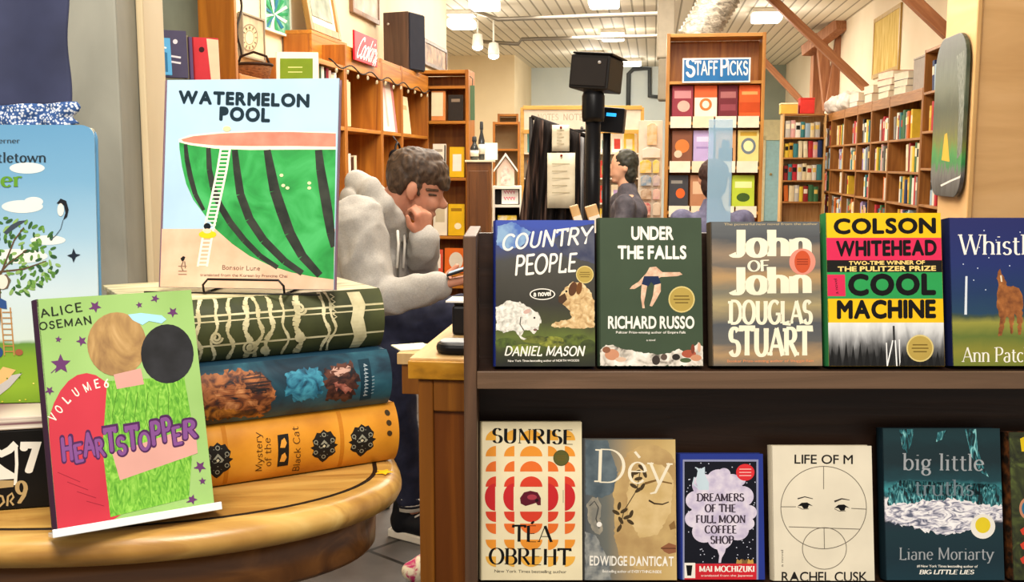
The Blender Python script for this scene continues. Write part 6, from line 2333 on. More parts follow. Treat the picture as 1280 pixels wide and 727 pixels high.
# pale blue reflection before the picks, modelled as an added see-through panel
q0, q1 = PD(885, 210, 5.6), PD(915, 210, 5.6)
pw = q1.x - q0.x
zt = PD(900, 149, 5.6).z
r = thing('reflection_panel', 'pale blue reflection built as a see-through panel before the person with turned back', 'panel', loc=(q0.x, 5.6, 0))
MB().box(0, pw, 0, .012, .021, zt, clear('pale_blue_reflection', 'a5cbe6', .5, .1)).build('sheet', r, .003)
MB().box(-.08, pw + .08, -.1, .112, 0, .02, C('c8d2d6', .4)).build('foot_plate', r, .003)  # added foot for the reflection panel to stand on

# ------------------------------------------------------------------ left wall: cases, pictures, speaker
UL, WL = -1.7, -1.995
tL = lambda px, u=UL: to_room(RU(px, 150, u))[1]


def stand(name, label, x0, x1, y0, y1, d, t, hexc, yaw=0.0, lean=4, group=None, spine=None, z=None, step=.0001):
    L = math.radians(lean)
    r, s = stand_book(name, label, (x0, y1), (x1, y1), y0, d, t, L, 0.0, yaw, front=C(hexc, .45), spine=C(spine or hexc, .45), group=group, floor_z=z)
    s.step = step
    return r, s


# near tall case with a dark green back
t0, t1 = 3.25, tL(300)
DGB = mottle('dark_green_board', [(.3, '4a5146'), (.7, '5d6457')], 4, 4, rough=.7)
MLt = R_left(UL, t0)
zb = PD(225, 101, 3.75).z
bookcase('orange oak case with a dark green back, behind the melon picture book', MLt, t1 - t0, .17, 2.4, [zb, 1.15, .75, .35], back=DGB)
G_ = 'books on the green-backed case'
Yb = 3.52
r, s = stand('book', 'sky blue paperback, first on the green-backed case shelf', 191, 212, 47, 101, 3.5, .012, '5aa6d8', .5, 7, G_, z=zb)
s.poly('cover_print', [(195, 62), (209, 66), (210, 90), (197, 88)], C('2f6f9c'))
s.line('cover_print', [(194, 56), (208, 60)], 2, C('e0ecf2'))
s.done()
r, s = stand('book', 'dark slate paperback with white lettering on the green-backed case', 206, 232, 38, 101, 3.62, .014, '4a4660', .45, 7, G_, z=zb)
for y in (70, 77):
    s.line('cover_lettering', [(214, y), (226, y + 2)], 2.4, C('e0dce4'))
s.ell('cover_print', 219, 52, 3, 3, C('d8d4dc'))
s.done()
for i, (x0, x1, hx_, nm) in enumerate([(233, 237, '8d8268', 'olive'), (238.5, 242, '5d4a72', 'purple')]):
    r, s = stand('book', 'thin %s paperback between the slate and the red one' % nm, x0, x1, 44 + i * 2, 101, 3.7, .016, hx_, .4, 6, G_, z=zb)
r, s = stand('book', 'red and cream paperback on the green-backed case, beside its end panel', 244, 272, 47, 101, 3.78, .014, 'c8333c', .42, 6, G_, z=zb)
s.poly('cover_print', [(258, 48), (273, 50), (276, 101), (264, 101)], C('e0c8a8'))
s.ell('cover_print', 252, 62, 3.5, 3.5, C('3a1418'))
s.done()

# low case further along with odds and ends on top
t2, t3 = t1 + .01, tL(398)
zlow = RU(350, 108, UL - .1).z
MLo = R_left(UL, t2)
bookcase('low orange oak case between the green-backed case and the tall wall bookcases', MLo, t3 - t2, .28, zlow, [1.2, .8, .4])
r, s = stand('book', 'olive green book with a wide white border on the low oak case', 346, 397, 65, 107, to_room(RU(370, 107, -1.8))[1] * RC + 1.8 * RS - .1, .02, 'eee4da', .12, 7, z=zlow)
s.poly('cover_print', [(350, 73), (391, 73), (391, 107), (350, 107)], C('6f8c22'))
for y in (84, 90):
    s.line('cover_print', [(360, y), (378, y)], 1.2, C('c8d68a'))
s.done()
bp = RU(318, 106, -1.84)
r = thing('basket', 'brown woven basket with dark rim on the low oak case', 'basket', loc=(bp.x, bp.y, zlow + .001))
WOV = mottle('woven_brown', [(.3, '5a3720'), (.6, '8a5c38')], 60, 3, (1, 1, 4), .8, 0, .4)
MB().lathe([(.05, 0), (.065, .015), (.08, .06), (.085, .08), (.078, .08), (.07, .03), (.045, .012)], WOV, seg=28).build('bowl', r)
MB().tube([(.083 * math.cos(q * PI / 14), .083 * math.sin(q * PI / 14), .081) for q in range(28)], .007, C('2d1c12', .7), 8, True).build('rim', r)
MB().tube([(.075, 0, .078), (.06, 0, .12), (0, 0, .14), (-.06, 0, .12), (-.075, 0, .078)], .006, C('2d1c12', .7), 8).build('handle', r)

# tall wall bookcases
te = [t3 + .005, tL(433), tL(478), tL(503), tL(536)]
ztop = RU(490, 78, UL).z
zt0 = RU(415, 77, UL).z
zsh = [RU(455, 161, UL).z, 1.0, .55, .15]
lab = ['just past the low oak case', 'under the red sign, behind the hooded man', 'with the big white book face-out', 'last before the end-on bookcase']
for i in range(4):
    w = te[i + 1] - te[i] - .004
    bookcase('orange oak wall bookcase %s' % lab[i], R_left(UL, te[i]), w, .28, ztop if i else zt0, zsh, header=.13 if i else 0, group='orange oak wall bookcases')

# spines in the first bay
G_ = 'tall spines in the first oak wall bookcase'
M0 = R_left(UL, te[0])
x = .05
for i, (nm, hx_, th, h) in enumerate([('white', 'e4dccc', .04, .28), ('dark green', '2f4a34', .035, .295), ('white', 'ded4c4', .045, .3), ('black', '2a2624', .025, .28), ('dark red', '8a2430', .045, .3), ('pale pink', 'dcb4a8', .04, .29), ('cream', 'e4d4b0', .045, .27), ('white', 'ece6da', .04, .285)]):
    spine_book('%s art book, %s along the upper shelf of the first oak wall bookcase' % (nm, ORD[i]), M0 @ Matrix.Translation((x, .02, zsh[0] + .001)), th, .2, h, hx_, None, G_)
    x += th + .004
x = .06
for i, (nm, hx_, th, h) in enumerate([('pink', 'd88a8a', .05, .3), ('cream', 'e0d2b4', .05, .28), ('crimson', 'b03c40', .05, .3), ('rose', 'cf8c84', .06, .31)]):
    spine_book('%s art book, %s along the lower shelf of the first oak wall bookcase' % (nm, ORD[i]), M0 @ Matrix.Translation((x, .02, zsh[1] + .001)), th, .2, h, hx_, None, G_)
    x += th + .03
M1 = R_left(UL, te[1])
x = .04
for i, (nm, hx_, th, h, ln) in enumerate([('white', 'e8e0d0', .05, .3, 0), ('cream', 'd8c8a0', .03, .26, 10), ('pale yellow', 'e2d49a', .03, .25, 12)]):
    a = math.radians(ln)
    x += 0 if not ln else .0
    spine_book('%s tall book, %s along the upper shelf below the red sign' % (nm, ORD[i]), M1 @ Matrix.Translation((x + (h * math.sin(a) if i == 1 else 0) * 0, .02, zsh[0] + .001 + th * math.sin(a))) @ Matrix.Rotation(-a * 0, 4, 'Y'), th, .2, h, hx_, None, 'tall books below the red sign')
    x += th + .006
x = .1
for i, (nm, hx_, th, h) in enumerate([('white', 'e8dccc', .05, .3), ('dark brown', '4a2c1e', .05, .28), ('cream', 'dcccaa', .05, .29)]):
    spine_book('%s tall book, %s along the second shelf below the red sign' % (nm, ORD[i]), M1 @ Matrix.Translation((x, .02, zsh[1] + .001)), th, .2, h, hx_, None, 'tall books below the red sign')
    x += th + .01
M2 = R_left(UL, te[2])
w2 = te[3] - te[2]
face_book('big white and pink book face-out on the narrow oak wall bookcase', M2, .05, zsh[0] + .001, w2 - .11, .33, 'f0e4dc', [('r', 'd98a8a', .93, .5, .07, .5), ('r', 'e8b8b0', .45, .5, .06, .4)], lean=6)
M3 = R_left(UL, te[3])
face_book('cream book face-out on the last oak wall bookcase', M3, .05, zsh[0] + .001, .3, .26, 'e6d6b0', [('r', 'c8a878', .5, .7, .3, .06)], lean=6)
hp = M2 @ Vector((w2 * .5, -.03, zsh[0] - .12))
r = thing('headphones', 'black headphones hanging below the big white book', 'headphones', M=M2 @ Matrix.Translation((w2 * .5, -.03, zsh[0] - .16)))
MB().tube([(.07 * math.cos(q), 0, .07 * math.sin(q) + .02) for q in [PI * k / 14 for k in range(15)]], .008, C('17171a', .5), 8).build('head_band', r)
for sgn in (-1, 1):
    MB().ell((.065 * sgn, 0, .0), (.03, .045, .05), C('1b1b1e', .6)).build('ear_cup', r)
MB().tube([(0, 0, .095), (0, .02, .12), (0, .031, .135)], .004, C('555555'), 6).build('hook', r)

# red sign with white script
a, b = RU(443, 60, UL + .02), RU(471, 60, UL + .02)
ta, tb_ = to_room(a)[1], to_room(b)[1]
z0, z1 = RU(456, 79, UL + .02).z, RU(456, 43, UL + .02).z
Msn = R_left(UL + .022, ta, z0)
r = thing('sign', 'red sign with white script lettering on the oak wall bookcase header', 'sign', M=Msn)
MB().box(0, tb_ - ta, 0, .012, 0, z1 - z0, C('d11f32', .4)).build('sign_board', r, .002)
s = Sheet(r, Msn, tb_ - ta, z1 - z0)
s.step = .0003
kw = dict(font='pen', thick=.16, thin=.12, serif=0, track=.02)
s.text('lettering', 'Cooking', (444.5, 70), (470, 79), 24, C('f3e6e2'), **kw)
s.done()

# cords and tiny bulbs draped along the case tops
r = thing('string_lights', 'dark cord of tiny clear bulbs draped along the oak wall bookcases', 'string lights')
pts = []
for k in range(61):
    tt = te[0] + .1 + (te[4] - te[0] - .2) * k / 60
    pts.append(room(UL + .03, tt, ztop - .13 + .015 * math.cos(k * PI / 5)))
MB().tube(pts, .004, C('1c1a18', .6), 6).build('cord', r)
for k in range(3, 60, 5):
    MB().ell(pts[k] - Vector((0, 0, .03)), (.008, .008, .013), clear('bulb_glass', 'd8cca8', .6, .1), seg=10, rings=8).build('bulb', r)

# speaker
sp = RU(495, 76, UL - .12)
Msp = Matrix.Translation((sp.x, sp.y, ztop + .001)) @ Matrix.Rotation(math.radians(-24), 4, 'Z')
sc = sp.y / FPX
r = thing('speaker', 'brown wooden loudspeaker with dark front on the oak wall bookcases', 'loudspeaker', M=Msp)
SPW, SPD, SPH = 35 * sc, 40 * sc, 70 * sc
MB().box(-SPW / 2, SPW / 2, 0, SPD, 0, SPH, wood('speaker_veneer', '3b2a22', '5a4234', 'Z', .8)).build('cabinet', r, .004)
MB().box(SPW / 2 + .0005, SPW / 2 + .012, .008, SPD - .008, .008, SPH - .008, C('2c2e38', .9)).build('grille', r, .003)
MB().lathe([(.009, 0), (.01, .003), (.006, .006)], C('c9c4bc', .3, .5, .8), M=Matrix.Translation((-.06, 0, SPH * .8)) @ Matrix.Rotation(PI / 2, 4, 'X')).build('badge', r)


# pictures on the left wall
def picture(label, px0, px1, y0, y1, border, bw_, paint, art=None, u=WL, name='picture', th=.02):
    ta, tb_ = to_room(RU(px0, (y0 + y1) / 2, u))[1], to_room(RU(px1, (y0 + y1) / 2, u))[1]
    mid = (px0 + px1) / 2
    z0, z1 = RU(mid, y1, u).z, RU(mid, y0, u).z
    M = R_left(u + th, ta, z0)
    r = thing(name, label, 'picture', M=M)
    w, h = tb_ - ta, z1 - z0
    MB().box(bw_, w - bw_, .003, th, bw_, h - bw_, paint).build('picture_sheet', r)
    fb = MB()
    for x0, x1, za, zb_ in ((0, bw_, 0, h), (w - bw_, w, 0, h), (bw_, w - bw_, 0, bw_), (bw_, w - bw_, h - bw_, h)):
        fb.box(x0, x1, -.004, th, za, zb_, border)
    fb.build('picture_border', r)
    if art:
        s = Sheet(r, M, w, h)
        s.step = .0002
        s.k = 8
        s.surf = lambda a, b, off: Vector((a, .003 - off, b))
        art(s)
        s.done()
    return r


def art_green(s):
    for k in range(14):
        a = k * 2 * PI / 14
        s.line('picture_print', [(343, 18), (343 + 17 * math.cos(a), 18 + 22 * math.sin(a))], 2.2, C(['2f8f5a', 'd6e0d0', '2a6f8a'][k % 3]), w1=4)


picture('teal and green leafy print on the cream wall above the low oak case', 326, 359, -14, 42, C('d8dccf'), .012, mottle('teal_print', [(.3, '2c6f5c'), (.5, '4f9f7c'), (.7, '9cc8ae')], 12, 4), art_green)


def art_dial(s):
    for rr_, c in ((15, '8a7860'), (13.4, 'c8b48e'), (8, '8a7860'), (7, 'd4c4a0')):
        s.ell('picture_print', 312, 47, rr_ * .72, rr_ * 1.15, C(c))
    for k in range(12):
        a = k * PI / 6
        s.line('picture_print', [(312 + 7.6 * .9 * math.cos(a), 47 + 11 * math.sin(a)), (312 + 9.4 * math.cos(a), 47 + 14.6 * math.sin(a))], 1.2, C('5a4a38'))


picture('sepia print of a round dial on the cream wall beside the oak post', 298, 326, 20, 74, C('8f8472'), .008, mottle('sepia_print', [(.3, '9c8c70'), (.6, 'c8b794'), (.8, 'd8caa8')], 8, 4), art_dial)
o = MB().tube([RU(299 + 3 * math.sin(k * .5), -8 + k * 5, WL + .03) for k in range(17)], .006, C('2c2622'), 6).build('loose_string')
tag(o, 'dark cord hanging over the sepia dial print', 'cord')
picture('small canvas in a brown frame above the red sign', 437, 471, -18, 23, wood('canvas_frame', '6b4a34', '96704f'), .03, mottle('canvas_scene', [(.3, '8f7f74'), (.6, 'c4b4a2'), (.8, 'b0b8c0')], 6, 4))
picture('brown carved wood picture low on the wall beside the loudspeaker', 528, 556, 55, 86, wood('carved_frame', '3f2a1c', '6b4a30'), .03, mottle('carved_relief', [(.3, '4a3424'), (.5, '8a6a4c'), (.7, 'a88a64')], 10, 4, bump=.5))
# gold-framed picture leaning on a wall box
UB = UL - .13
bx0, bx1 = to_room(RU(390, 58, UB))[1], to_room(RU(434, 58, UB))[1]
bz0, bz1 = RU(410, 76, UB).z, RU(410, 45, UB).z
r = thing('wall_box', 'orange wooden box shelf on the cream wall, under the gold-framed picture', 'shelf', M=R_left(UB, bx0, zt0 + .002))
hB = bz1 - r.matrix_world.translation.z
hB = max(hB, .1)
MB().box(0, bx1 - bx0, 0, .16, 0, .02, OAKH).build('lower_board', r, .002)
MB().box(0, bx1 - bx0, 0, .16, hB - .02, hB, OAKH).build('upper_board', r, .002)
MB().box(0, bx1 - bx0, 0.001, .016, .0205, hB - .0205, OAKH).build('front_board', r, .002)
for x in (0, bx1 - bx0 - .02):
    MB().box(x, x + .02, .017, .16, .0205, hB - .0205, OAKC).build('end_board', r, .002)
zB = r.matrix_world.translation.z + hB
ta, tb_ = to_room(RU(394, 20, UB))[1], to_room(RU(431, 20, UB))[1]
Mg = R_left(UB - .03, ta, zB + .009) @ Matrix.Rotation(math.radians(-9), 4, 'X')
r = thing('picture', 'gold-framed picture leaning on the wooden box shelf', 'picture', M=Mg)
w, h = tb_ - ta, .42
GF = wood('gilt_frame', '7a5524', 'b98e48', 'Z', .8, .35)
fb = MB()
for x0, x1, za, zb_ in ((0, .045, 0, h), (w - .045, w, 0, h), (.045, w - .045, 0, .045), (.045, w - .045, h - .045, h)):
    fb.box(x0, x1, -.01, .02, za, zb_, GF)
fb.build('picture_border', r, .003)
MB().box(.045, w - .045, .004, .018, .045, h - .045, C('e6dfcc', .6)).build('mount', r)
MB().box(.09, w - .09, .0, .0035, .09, h - .09, mottle('dim_landscape', [(.3, '56614f'), (.6, '9aa08c'), (.8, 'c0c4b4')], 7, 4)).build('picture_sheet', r)

# end-on bookcase facing the window
TF = te[4] + .03
e0, e1 = RT(537, 200, TF), RT(586, 200, TF)
ue0, ue1 = to_room(e0)[0] - .12, to_room(e1)[0]
zf = [RT(560, y, TF).z for y in (87, 107, 151, 222, 295, 342)]
ME = R_face(ue0, TF)
bookcase('orange oak bookcase standing end-on, face-out yellow books behind the hooded man', ME, ue1 - ue0, .28, zf[0], zf[1:] + [.3])
ex = lambda px: to_room(RT(px, 200, TF))[0] - ue0
G_ = 'face-out books in the end-on oak bookcase'
for x0, x1, row, hpx, hx_, lab_, art in [
        (539, 556, 2, 37, 'd98a4c', 'orange and cream book on the upper shelf of the end-on oak bookcase', [('r', 'e8dcb8', .42, .55, .42, .4)]),
        (560, 578, 2, 32, '2e2824', 'black book on the upper shelf of the end-on oak bookcase', [('r', '8a7a68', .5, .78, .3, .06)]),
        (540, 556, 3, 42, 'ece4d2', 'white spiral-bound book on the middle shelf of the end-on oak bookcase', [('r', '2a2622', .94, .5, .05, .46), ('r', 'a89c8a', .45, .8, .3, .04)]),
        (561, 579, 3, 38, 'e3b61e', 'yellow book with a white panel, beside the spiral-bound one', [('r', 'efe8d8', .52, .48, .3, .28)]),
        (540, 557, 4, 42, 'e8dfc8', 'cream book beside a plain yellow one, lower in the end-on bookcase', [('r', 'c8bc9c', .5, .6, .34, .2)]),
        (559, 579, 4, 40, 'e0b41c', 'yellow book with brown lettering, lower in the end-on oak bookcase', [('r', '9c7414', .5, .82, .34, .05), ('e', 'f0e6c0', .6, .3, .22, .1)]),
        (540, 551, 5, 30, 'd8543c', 'small red and white book near the man\'s phone', [('r', 'ece0d0', .5, .5, .3, .3)]),
        (554, 580, 5, 32, 'dd6a24', 'orange book with a pale oval near the man\'s phone', [('e', 'ddd4c0', .55, .5, .34, .34)])]:
    xa, xb = ex(x0), ex(x1)
    face_book(lab_, ME, xa, zf[row] + .001, xb - xa, hpx * TF / FPX, hx_, art, G_, lean=5)
r = thing('hanging_card', 'green card hanging on the end-on oak bookcase', 'card', M=R_face(ue1 + .008, TF + .02, RT(588, 150, TF).z) @ Matrix.Rotation(0, 4, 'Z'))
MB().box(0, .035, 0, .012, 0, .26, C('5d7a5c', .6)).build('card_sheet', r)
MB().tube([(.017, .006, .26), (.02, .006, .31), (.0, .006, .33)], .004, C('6a665c'), 6).build('hook', r)

# ------------------------------------------------------------------ counter, till pole, displays in the middle
CW1 = wood('counter_oak', '74420f', 'a2661e', 'Z', .7, .45)
CWT = mottle('counter_top', [(.3, 'c29a62'), (.55, 'd8b47c'), (.75, 'e4c694')], 4, 5, (6, .8, 1), .35)
CEDGE = mottle('worn_oak_edge', [(.3, '6b4410'), (.5, 'b8801e'), (.7, 'd09a34')], 26, 5, (.5, 1, 1), .45)
CZ = HZ(515, 447, .87).z
cA = HZ(515, 447, CZ)
Mc = Matrix.Translation((cA.x, cA.y, 0)) @ RM
r = thing('counter', 'worn orange oak counter end just behind the display bookcase', 'counter', M=Mc)
CL, CD = 1.3, .9
MB().box(-.004, CL, -.002, CD, CZ - .004, CZ, CWT).build('counter_top', r)
MB().box(-.006, CL, -.012, CD, CZ - .04, CZ - .0042, CEDGE).build('edge_board', r, .002)
MB().box(.018, CL, .006, CD - .02, .06, CZ - .0402, wood('counter_panel', '5e2e0a', '8c4e14', 'Z', .7)).build('front_panel', r)
for x in (.012, .2):
    MB().box(x, x + .03, -.003, .0058, .06, CZ - .0405, CW1).build('stile', r, .003)
MB().box(.0425, .1995, -.003, .0058, CZ - .105, CZ - .0405, CW1).build('rail', r, .003)
MB().box(.0425, .1995, -.003, .0058, .06, .15, CW1).build('rail', r, .003)
MB().box(.03, CL, .02, CD - .03, 0, .0595, C('3a2412')).build('plinth', r)

# low side desk
dA = HZ(496, 441, .76)
r = thing('side_desk', 'low wooden desk edge showing between the trousers and the counter', 'desk', M=Matrix.Translation((dA.x, dA.y, 0)) @ RM)
MB().box(0, .15, 0, .15, .73, .76, CWT).build('desk_top', r, .002)
MB().box(.01, .14, .01, .14, .65, .7295, CW1).build('apron', r, .002)
for x, y in ((.09, .015), (.09, .095)):
    MB().box(x, x + .04, y, y + .04, 0, .6495, CW1).build('leg', r, .002)
pp = HZ(518, 434, .761)
o = MB().box(-.05, .04, -.04, .05, 0, .003, C('e4e4cc', .7)).build('paper_sheet', None, M=Matrix.Translation((pp.x, pp.y, .7605)) @ Matrix.Rotation(.4, 4, 'Z'))
tag(o, 'pale paper lying on the low side desk', 'paper')

# things on the counter
pq = HZ(566, 446, CZ)
r = thing('card_reader', 'rounded black card reader lying on the counter end', 'card reader', M=Matrix.Translation((pq.x + .02, pq.y + .045, CZ + .001)) @ RM)
b_ = MB().prism(rr(.11, .07, .03, .03), 'Z', 0, .022, C('131316', .35), Matrix.Translation((-.055, -.035, 0)))
b_.build('body', r, .008)
MB().prism(rr(.095, .05, .02, .02), 'Z', .0222, .0245, C('c9ccd0', .25), Matrix.Translation((-.048, -.022, 0))).build('top_highlight', r)  # pale plate stands in for the white highlight on the black top
pq = HZ(556, 431, CZ)
pz = PD(570, 373, pq.y + .16).z
r = thing('receipt_printer', 'black box printer with paper on top, on the counter beside the display bookcase', 'printer', M=Matrix.Translation((pq.x + .008, pq.y + .12, CZ + .001)) @ RM)
hP = pz - CZ
MB().box(0, .14, 0, .13, 0, hP - .012, C('17171a', .4)).build('body', r, .006)
MB().box(.004, .136, .004, .126, hP - .0118, hP - .004, C('222226', .4)).build('lid', r, .003)
MB().box(-.012, .1, -.008, .07, hP - .0036, hP, C('dcdcd8', .7)).build('paper', r)

# pole with two screens
BLK2 = C('121113', .35)
pz = PD(740, 300, 2.55)
r = thing('pole_screen', 'black screen on a black pole rising behind the dark blue book', 'screen', loc=(pz.x, 2.55, CZ + .001))
k = 2.55 / FPX
zz = lambda y: PD(740, y, 2.55).z - CZ - .001
MB().lathe([(.07, 0), (.07, .008), (.03, .014)], BLK2, seg=28).build('foot', r)
MB().tube([(0, 0, .01), (0, 0, zz(112))], 9.5 * k, BLK2, 20).build('pole', r)
MB().lathe([(13 * k, zz(152)), (14 * k, zz(146)), (14 * k, zz(120)), (11 * k, zz(112))], BLK2, seg=20).build('clamp', r)
MB().ell((.0, 0, zz(111)), (13 * k, 13 * k, 9 * k), BLK2).build('joint', r)
Mh = Matrix.Translation((2 * k, 0, zz(92))) @ Matrix.Rotation(math.radians(5), 4, 'Y') @ Matrix.Rotation(math.radians(-22), 4, 'Z')
MB().box(-28 * k, 22 * k, -.03, .09, -20 * k, 21 * k, C('221f1d', .45), Mh).build('housing', r, .004)
MB().box(-25 * k, 19 * k, -.034, -.0302, -16 * k, 17 * k, C('2c2724', .6), Mh).build('back_plate', r)
MB().box(-26 * k, 25 * k, -.032, .1, 21.5 * k, 24 * k, C('1a1817', .4), Mh).build('hood', r, .003)
MB().ell(Mh @ Vector((10 * k, -.036, 12 * k)), (.004, .004, .004), C('b8b4b0', .3)).build('screw', r)
pz2 = PD(757, 300, 2.72)
k2 = 2.72 / FPX
z2_ = lambda y: PD(757, y, 2.72).z - CZ - .001
r = thing('pole_display', 'small black display with a blue readout on a thin pole', 'display', loc=(pz2.x, 2.72, CZ + .001))
MB().lathe([(.05, 0), (.05, .008), (.02, .012)], BLK2, seg=24).build('foot', r)
MB().tube([(0, 0, .01), (0, 0, z2_(166))], 5 * k2, BLK2, 16).build('pole', r)
Md = Matrix.Translation((6 * k2, 0, z2_(150))) @ Matrix.Rotation(math.radians(5), 4, 'Y') @ Matrix.Rotation(math.radians(-12), 4, 'Z')
MB().box(-15 * k2, 16 * k2, -.02, .03, -15 * k2, 15 * k2, C('18181b', .3), Md).build('housing', r, .004)
MB().box(-6 * k2, 6 * k2, -.0225, -.0202, 4 * k2, 8 * k2, glow('2aa8f0', 1.3), Md).build('readout', r)

# two pale wood folders behind the green book
for i, (x, w, lab_) in enumerate(((766, 11, 'pale wooden slat leaning behind the diver book, the thinner of two'), (787, 15, 'pale wooden slat leaning behind the diver book, the wider of two'))):
    p = PD(x, 300, 2.3)
    M = Matrix.Translation((p.x, 2.3, CZ + .001)) @ Matrix.Rotation(math.radians(-17), 4, 'Y')
    hq = PD(x, 250, 2.3).z - CZ
    r = thing('wooden_block', lab_, 'wood', M=M, group='pale wooden slats')
    MB().box(-w / 2 * 2.3 / FPX, w / 2 * 2.3 / FPX, 0, .02, .008, hq, wood('pale_maple', 'c89a62', 'e2be88')).build('slat', r, .002)
    MB().box(-w / 2 * 2.3 / FPX + .001, w / 2 * 2.3 / FPX - .001, -.012, -.0005, .008, hq * .92, C('e9e2d2', .7)).build('paper', r)

# wooden pedestal with glassware, birdhouse shelf
p0, p1 = PD(583, 230, 6.0), PD(614, 230, 6.0)
zt = PD(598, 200, 6.0).z
r = thing('pedestal_cabinet', 'narrow brown wooden cabinet beside the end-on bookcase', 'cabinet', loc=(p0.x, 6.0, 0))
wP = p1.x - p0.x
MB().box(0, wP, 0, .3, .05, zt - .012, wood('walnut_cabinet', '5a3414', '86521f')).build('body', r, .004)
MB().box(.015, wP - .015, -.008, -.0005, .1, zt - .06, wood('walnut_door', '4f2d10', '78481c')).build('door', r, .003)
MB().box(-.008, wP + .02, -.015, .31, zt - .0118, zt, C('d9cdb0', .6)).build('top', r, .002)
MB().box(.01, wP - .01, .01, .28, 0, .0495, C('3a200c')).build('plinth', r)
for i, (x, y0, y1, rad, lab_) in enumerate(((593, 168, 196, 5.2, 'squat dark glass bottle with a pale label on the brown cabinet'), (602, 146, 193, 4.0, 'tall dark bottle with a white collar on the brown cabinet'))):
    pb = PD(x, y1, 6.08 + .09 * i)
    kk = 6.08 / FPX
    H_ = (y1 - y0) * kk
    R_ = rad * kk
    r = thing('bottle', lab_, 'bottle', loc=(pb.x, 6.08 + .09 * i, zt + .001))
    GLS = C('2b2e30', .12, .6)
    MB().lathe([(R_ * .9, 0), (R_, .006), (R_, H_ * .52), (R_ * .5, H_ * .7), (R_ * .42, H_ * .74), (R_ * .42, H_ * .88)], GLS, seg=24).build('glass', r)
    MB().lathe([(R_ * 1.03, H_ * .16), (R_ * 1.03, H_ * .42)], C('d4d0c6', .6), seg=24).build('paper_label', r)
    MB().lathe([(R_ * .5, H_ * .8), (R_ * .56, H_ * .84), (R_ * .5, H_), (R_ * .4, H_ + .004)], C('3a3c3e', .4), seg=20).build('cap', r)
pb = PD(604, 199, 6.22)
o = MB().box(0, .085, 0, .05, 0, .1, C('efe8da', .7)).build('paper_stack', None, .002, M=Matrix.Translation((pb.x, 6.22, zt + .001)))
tag(o, 'block of white paper standing behind the bottles on the brown cabinet', 'paper')

q0, q1 = PD(616, 250, 6.5), PD(652, 250, 6.5)
wS = q1.x - q0.x
zq = [PD(630, y, 6.5).z for y in (233, 256, 285)]
r = thing('display_shelf', 'white shelf unit beside the brown cabinet, a birdhouse on top', 'shelf', loc=(q0.x, 6.5, 0))
WS = C('e6e0d2', .6)
MB().box(0, .012, 0, .3, 0, zq[0], WS).build('side_panel', r)
MB().box(wS - .012, wS, 0, .3, 0, zq[0], WS).build('side_panel', r)
MB().box(.0125, wS - .0125, .285, .3, 0, zq[0] - .016, C('2b2622')).build('back_panel', r)
for z in zq + [.6, .3]:
    MB().box(.0125, wS - .0125, 0, .284, z - .015, z, WS).build('shelf', r)
pc = PD(632, 232, 6.55)
r = thing('birdhouse', 'white birdhouse with a pink front and pitched roof on the white shelf unit', 'birdhouse', loc=(pc.x, 6.62, zq[0] + .001))
kk = 6.6 / FPX
MB().prism([(-11 * kk, 0), (11 * kk, 0), (11 * kk, 20 * kk), (0, 36 * kk), (-11 * kk, 20 * kk)], 'Y', 0, .12, C('d8bfae', .7)).build('body', r, .003)
MB().prism([(-6 * kk, .004), (6 * kk, .004), (6 * kk, 16 * kk), (0, 26 * kk), (-6 * kk, 16 * kk)], 'Y', -.006, -.0005, mottle('floral_pink', [(.35, 'c98f86'), (.6, 'e6c8bc')], 40, 3)).build('front_panel', r)
for sg in (-1, 1):
    MB().prism([(0, 37 * kk), (sg * 15 * kk, 17 * kk), (sg * 15 * kk, 20 * kk), (0, 41 * kk)], 'Y', -.02, .14, C('dcd8d0', .7)).build('roof', r)
pc = PD(627, 256, 6.52)
r = thing('lettered_card', 'white card with pink lettering on the white shelf unit', 'card', M=Matrix.Translation((pc.x, 6.53, zq[1] + .005)) @ Matrix.Rotation(math.radians(-6), 4, 'X'))
MB().box(0, .105, 0, .004, 0, .088, C('f3ece6', .6)).build('card_sheet', r)
s = Sheet(r, r.matrix_world.copy(), .105, .088)
s.step = .0003
for y in (240, 248):
    for q in range(4):
        s.line('lettering', [(630 + 3.6 * q, y - 2), (632 + 3.6 * q, y + 2), (632.6 + 3.6 * q, y - 2)], 1.2, C('d8607c'))
s.done()
pc = PD(619, 256, 6.6)
o = MB().box(0, .036, 0, .1, 0, .09, C('1f1d1c', .5)).build('small_box', None, .003, M=Matrix.Translation((pc.x, 6.56, zq[1] + .001)))
tag(o, 'small black box beside the pink-lettered card', 'box')
pc = PD(622, 284, 6.52)
o = MB().box(0, .12, 0, .1, 0, .075, mottle('yellow_pack', [(.4, 'e2c23c'), (.6, 'f0e6c8')], 20, 2)).build('packet', None, .003, M=Matrix.Translation((pc.x, 6.54, zq[2] + .001)))
tag(o, 'yellow and white packet on the lower white shelf', 'packet')

# orange wooden panels further back
for (x0, x1, y0, d, hx_, lab_) in ((616, 650, 152, 11.0, '', 'plain orange wooden bookcase seen from its end, behind the birdhouse'), (622, 648, 142, 12.0, '', 'taller orange wooden bookcase end, behind the plain one')):
    a, b = PD(x0, 200, d), PD(x1, 200, d)
    z = PD(x0, y0, d).z
    bookcase(lab_, Matrix.Translation((a.x, d, 0)), b.x - a.x, .3, z, [.9, .5, .15, z - .28], back=C('b09a72'))

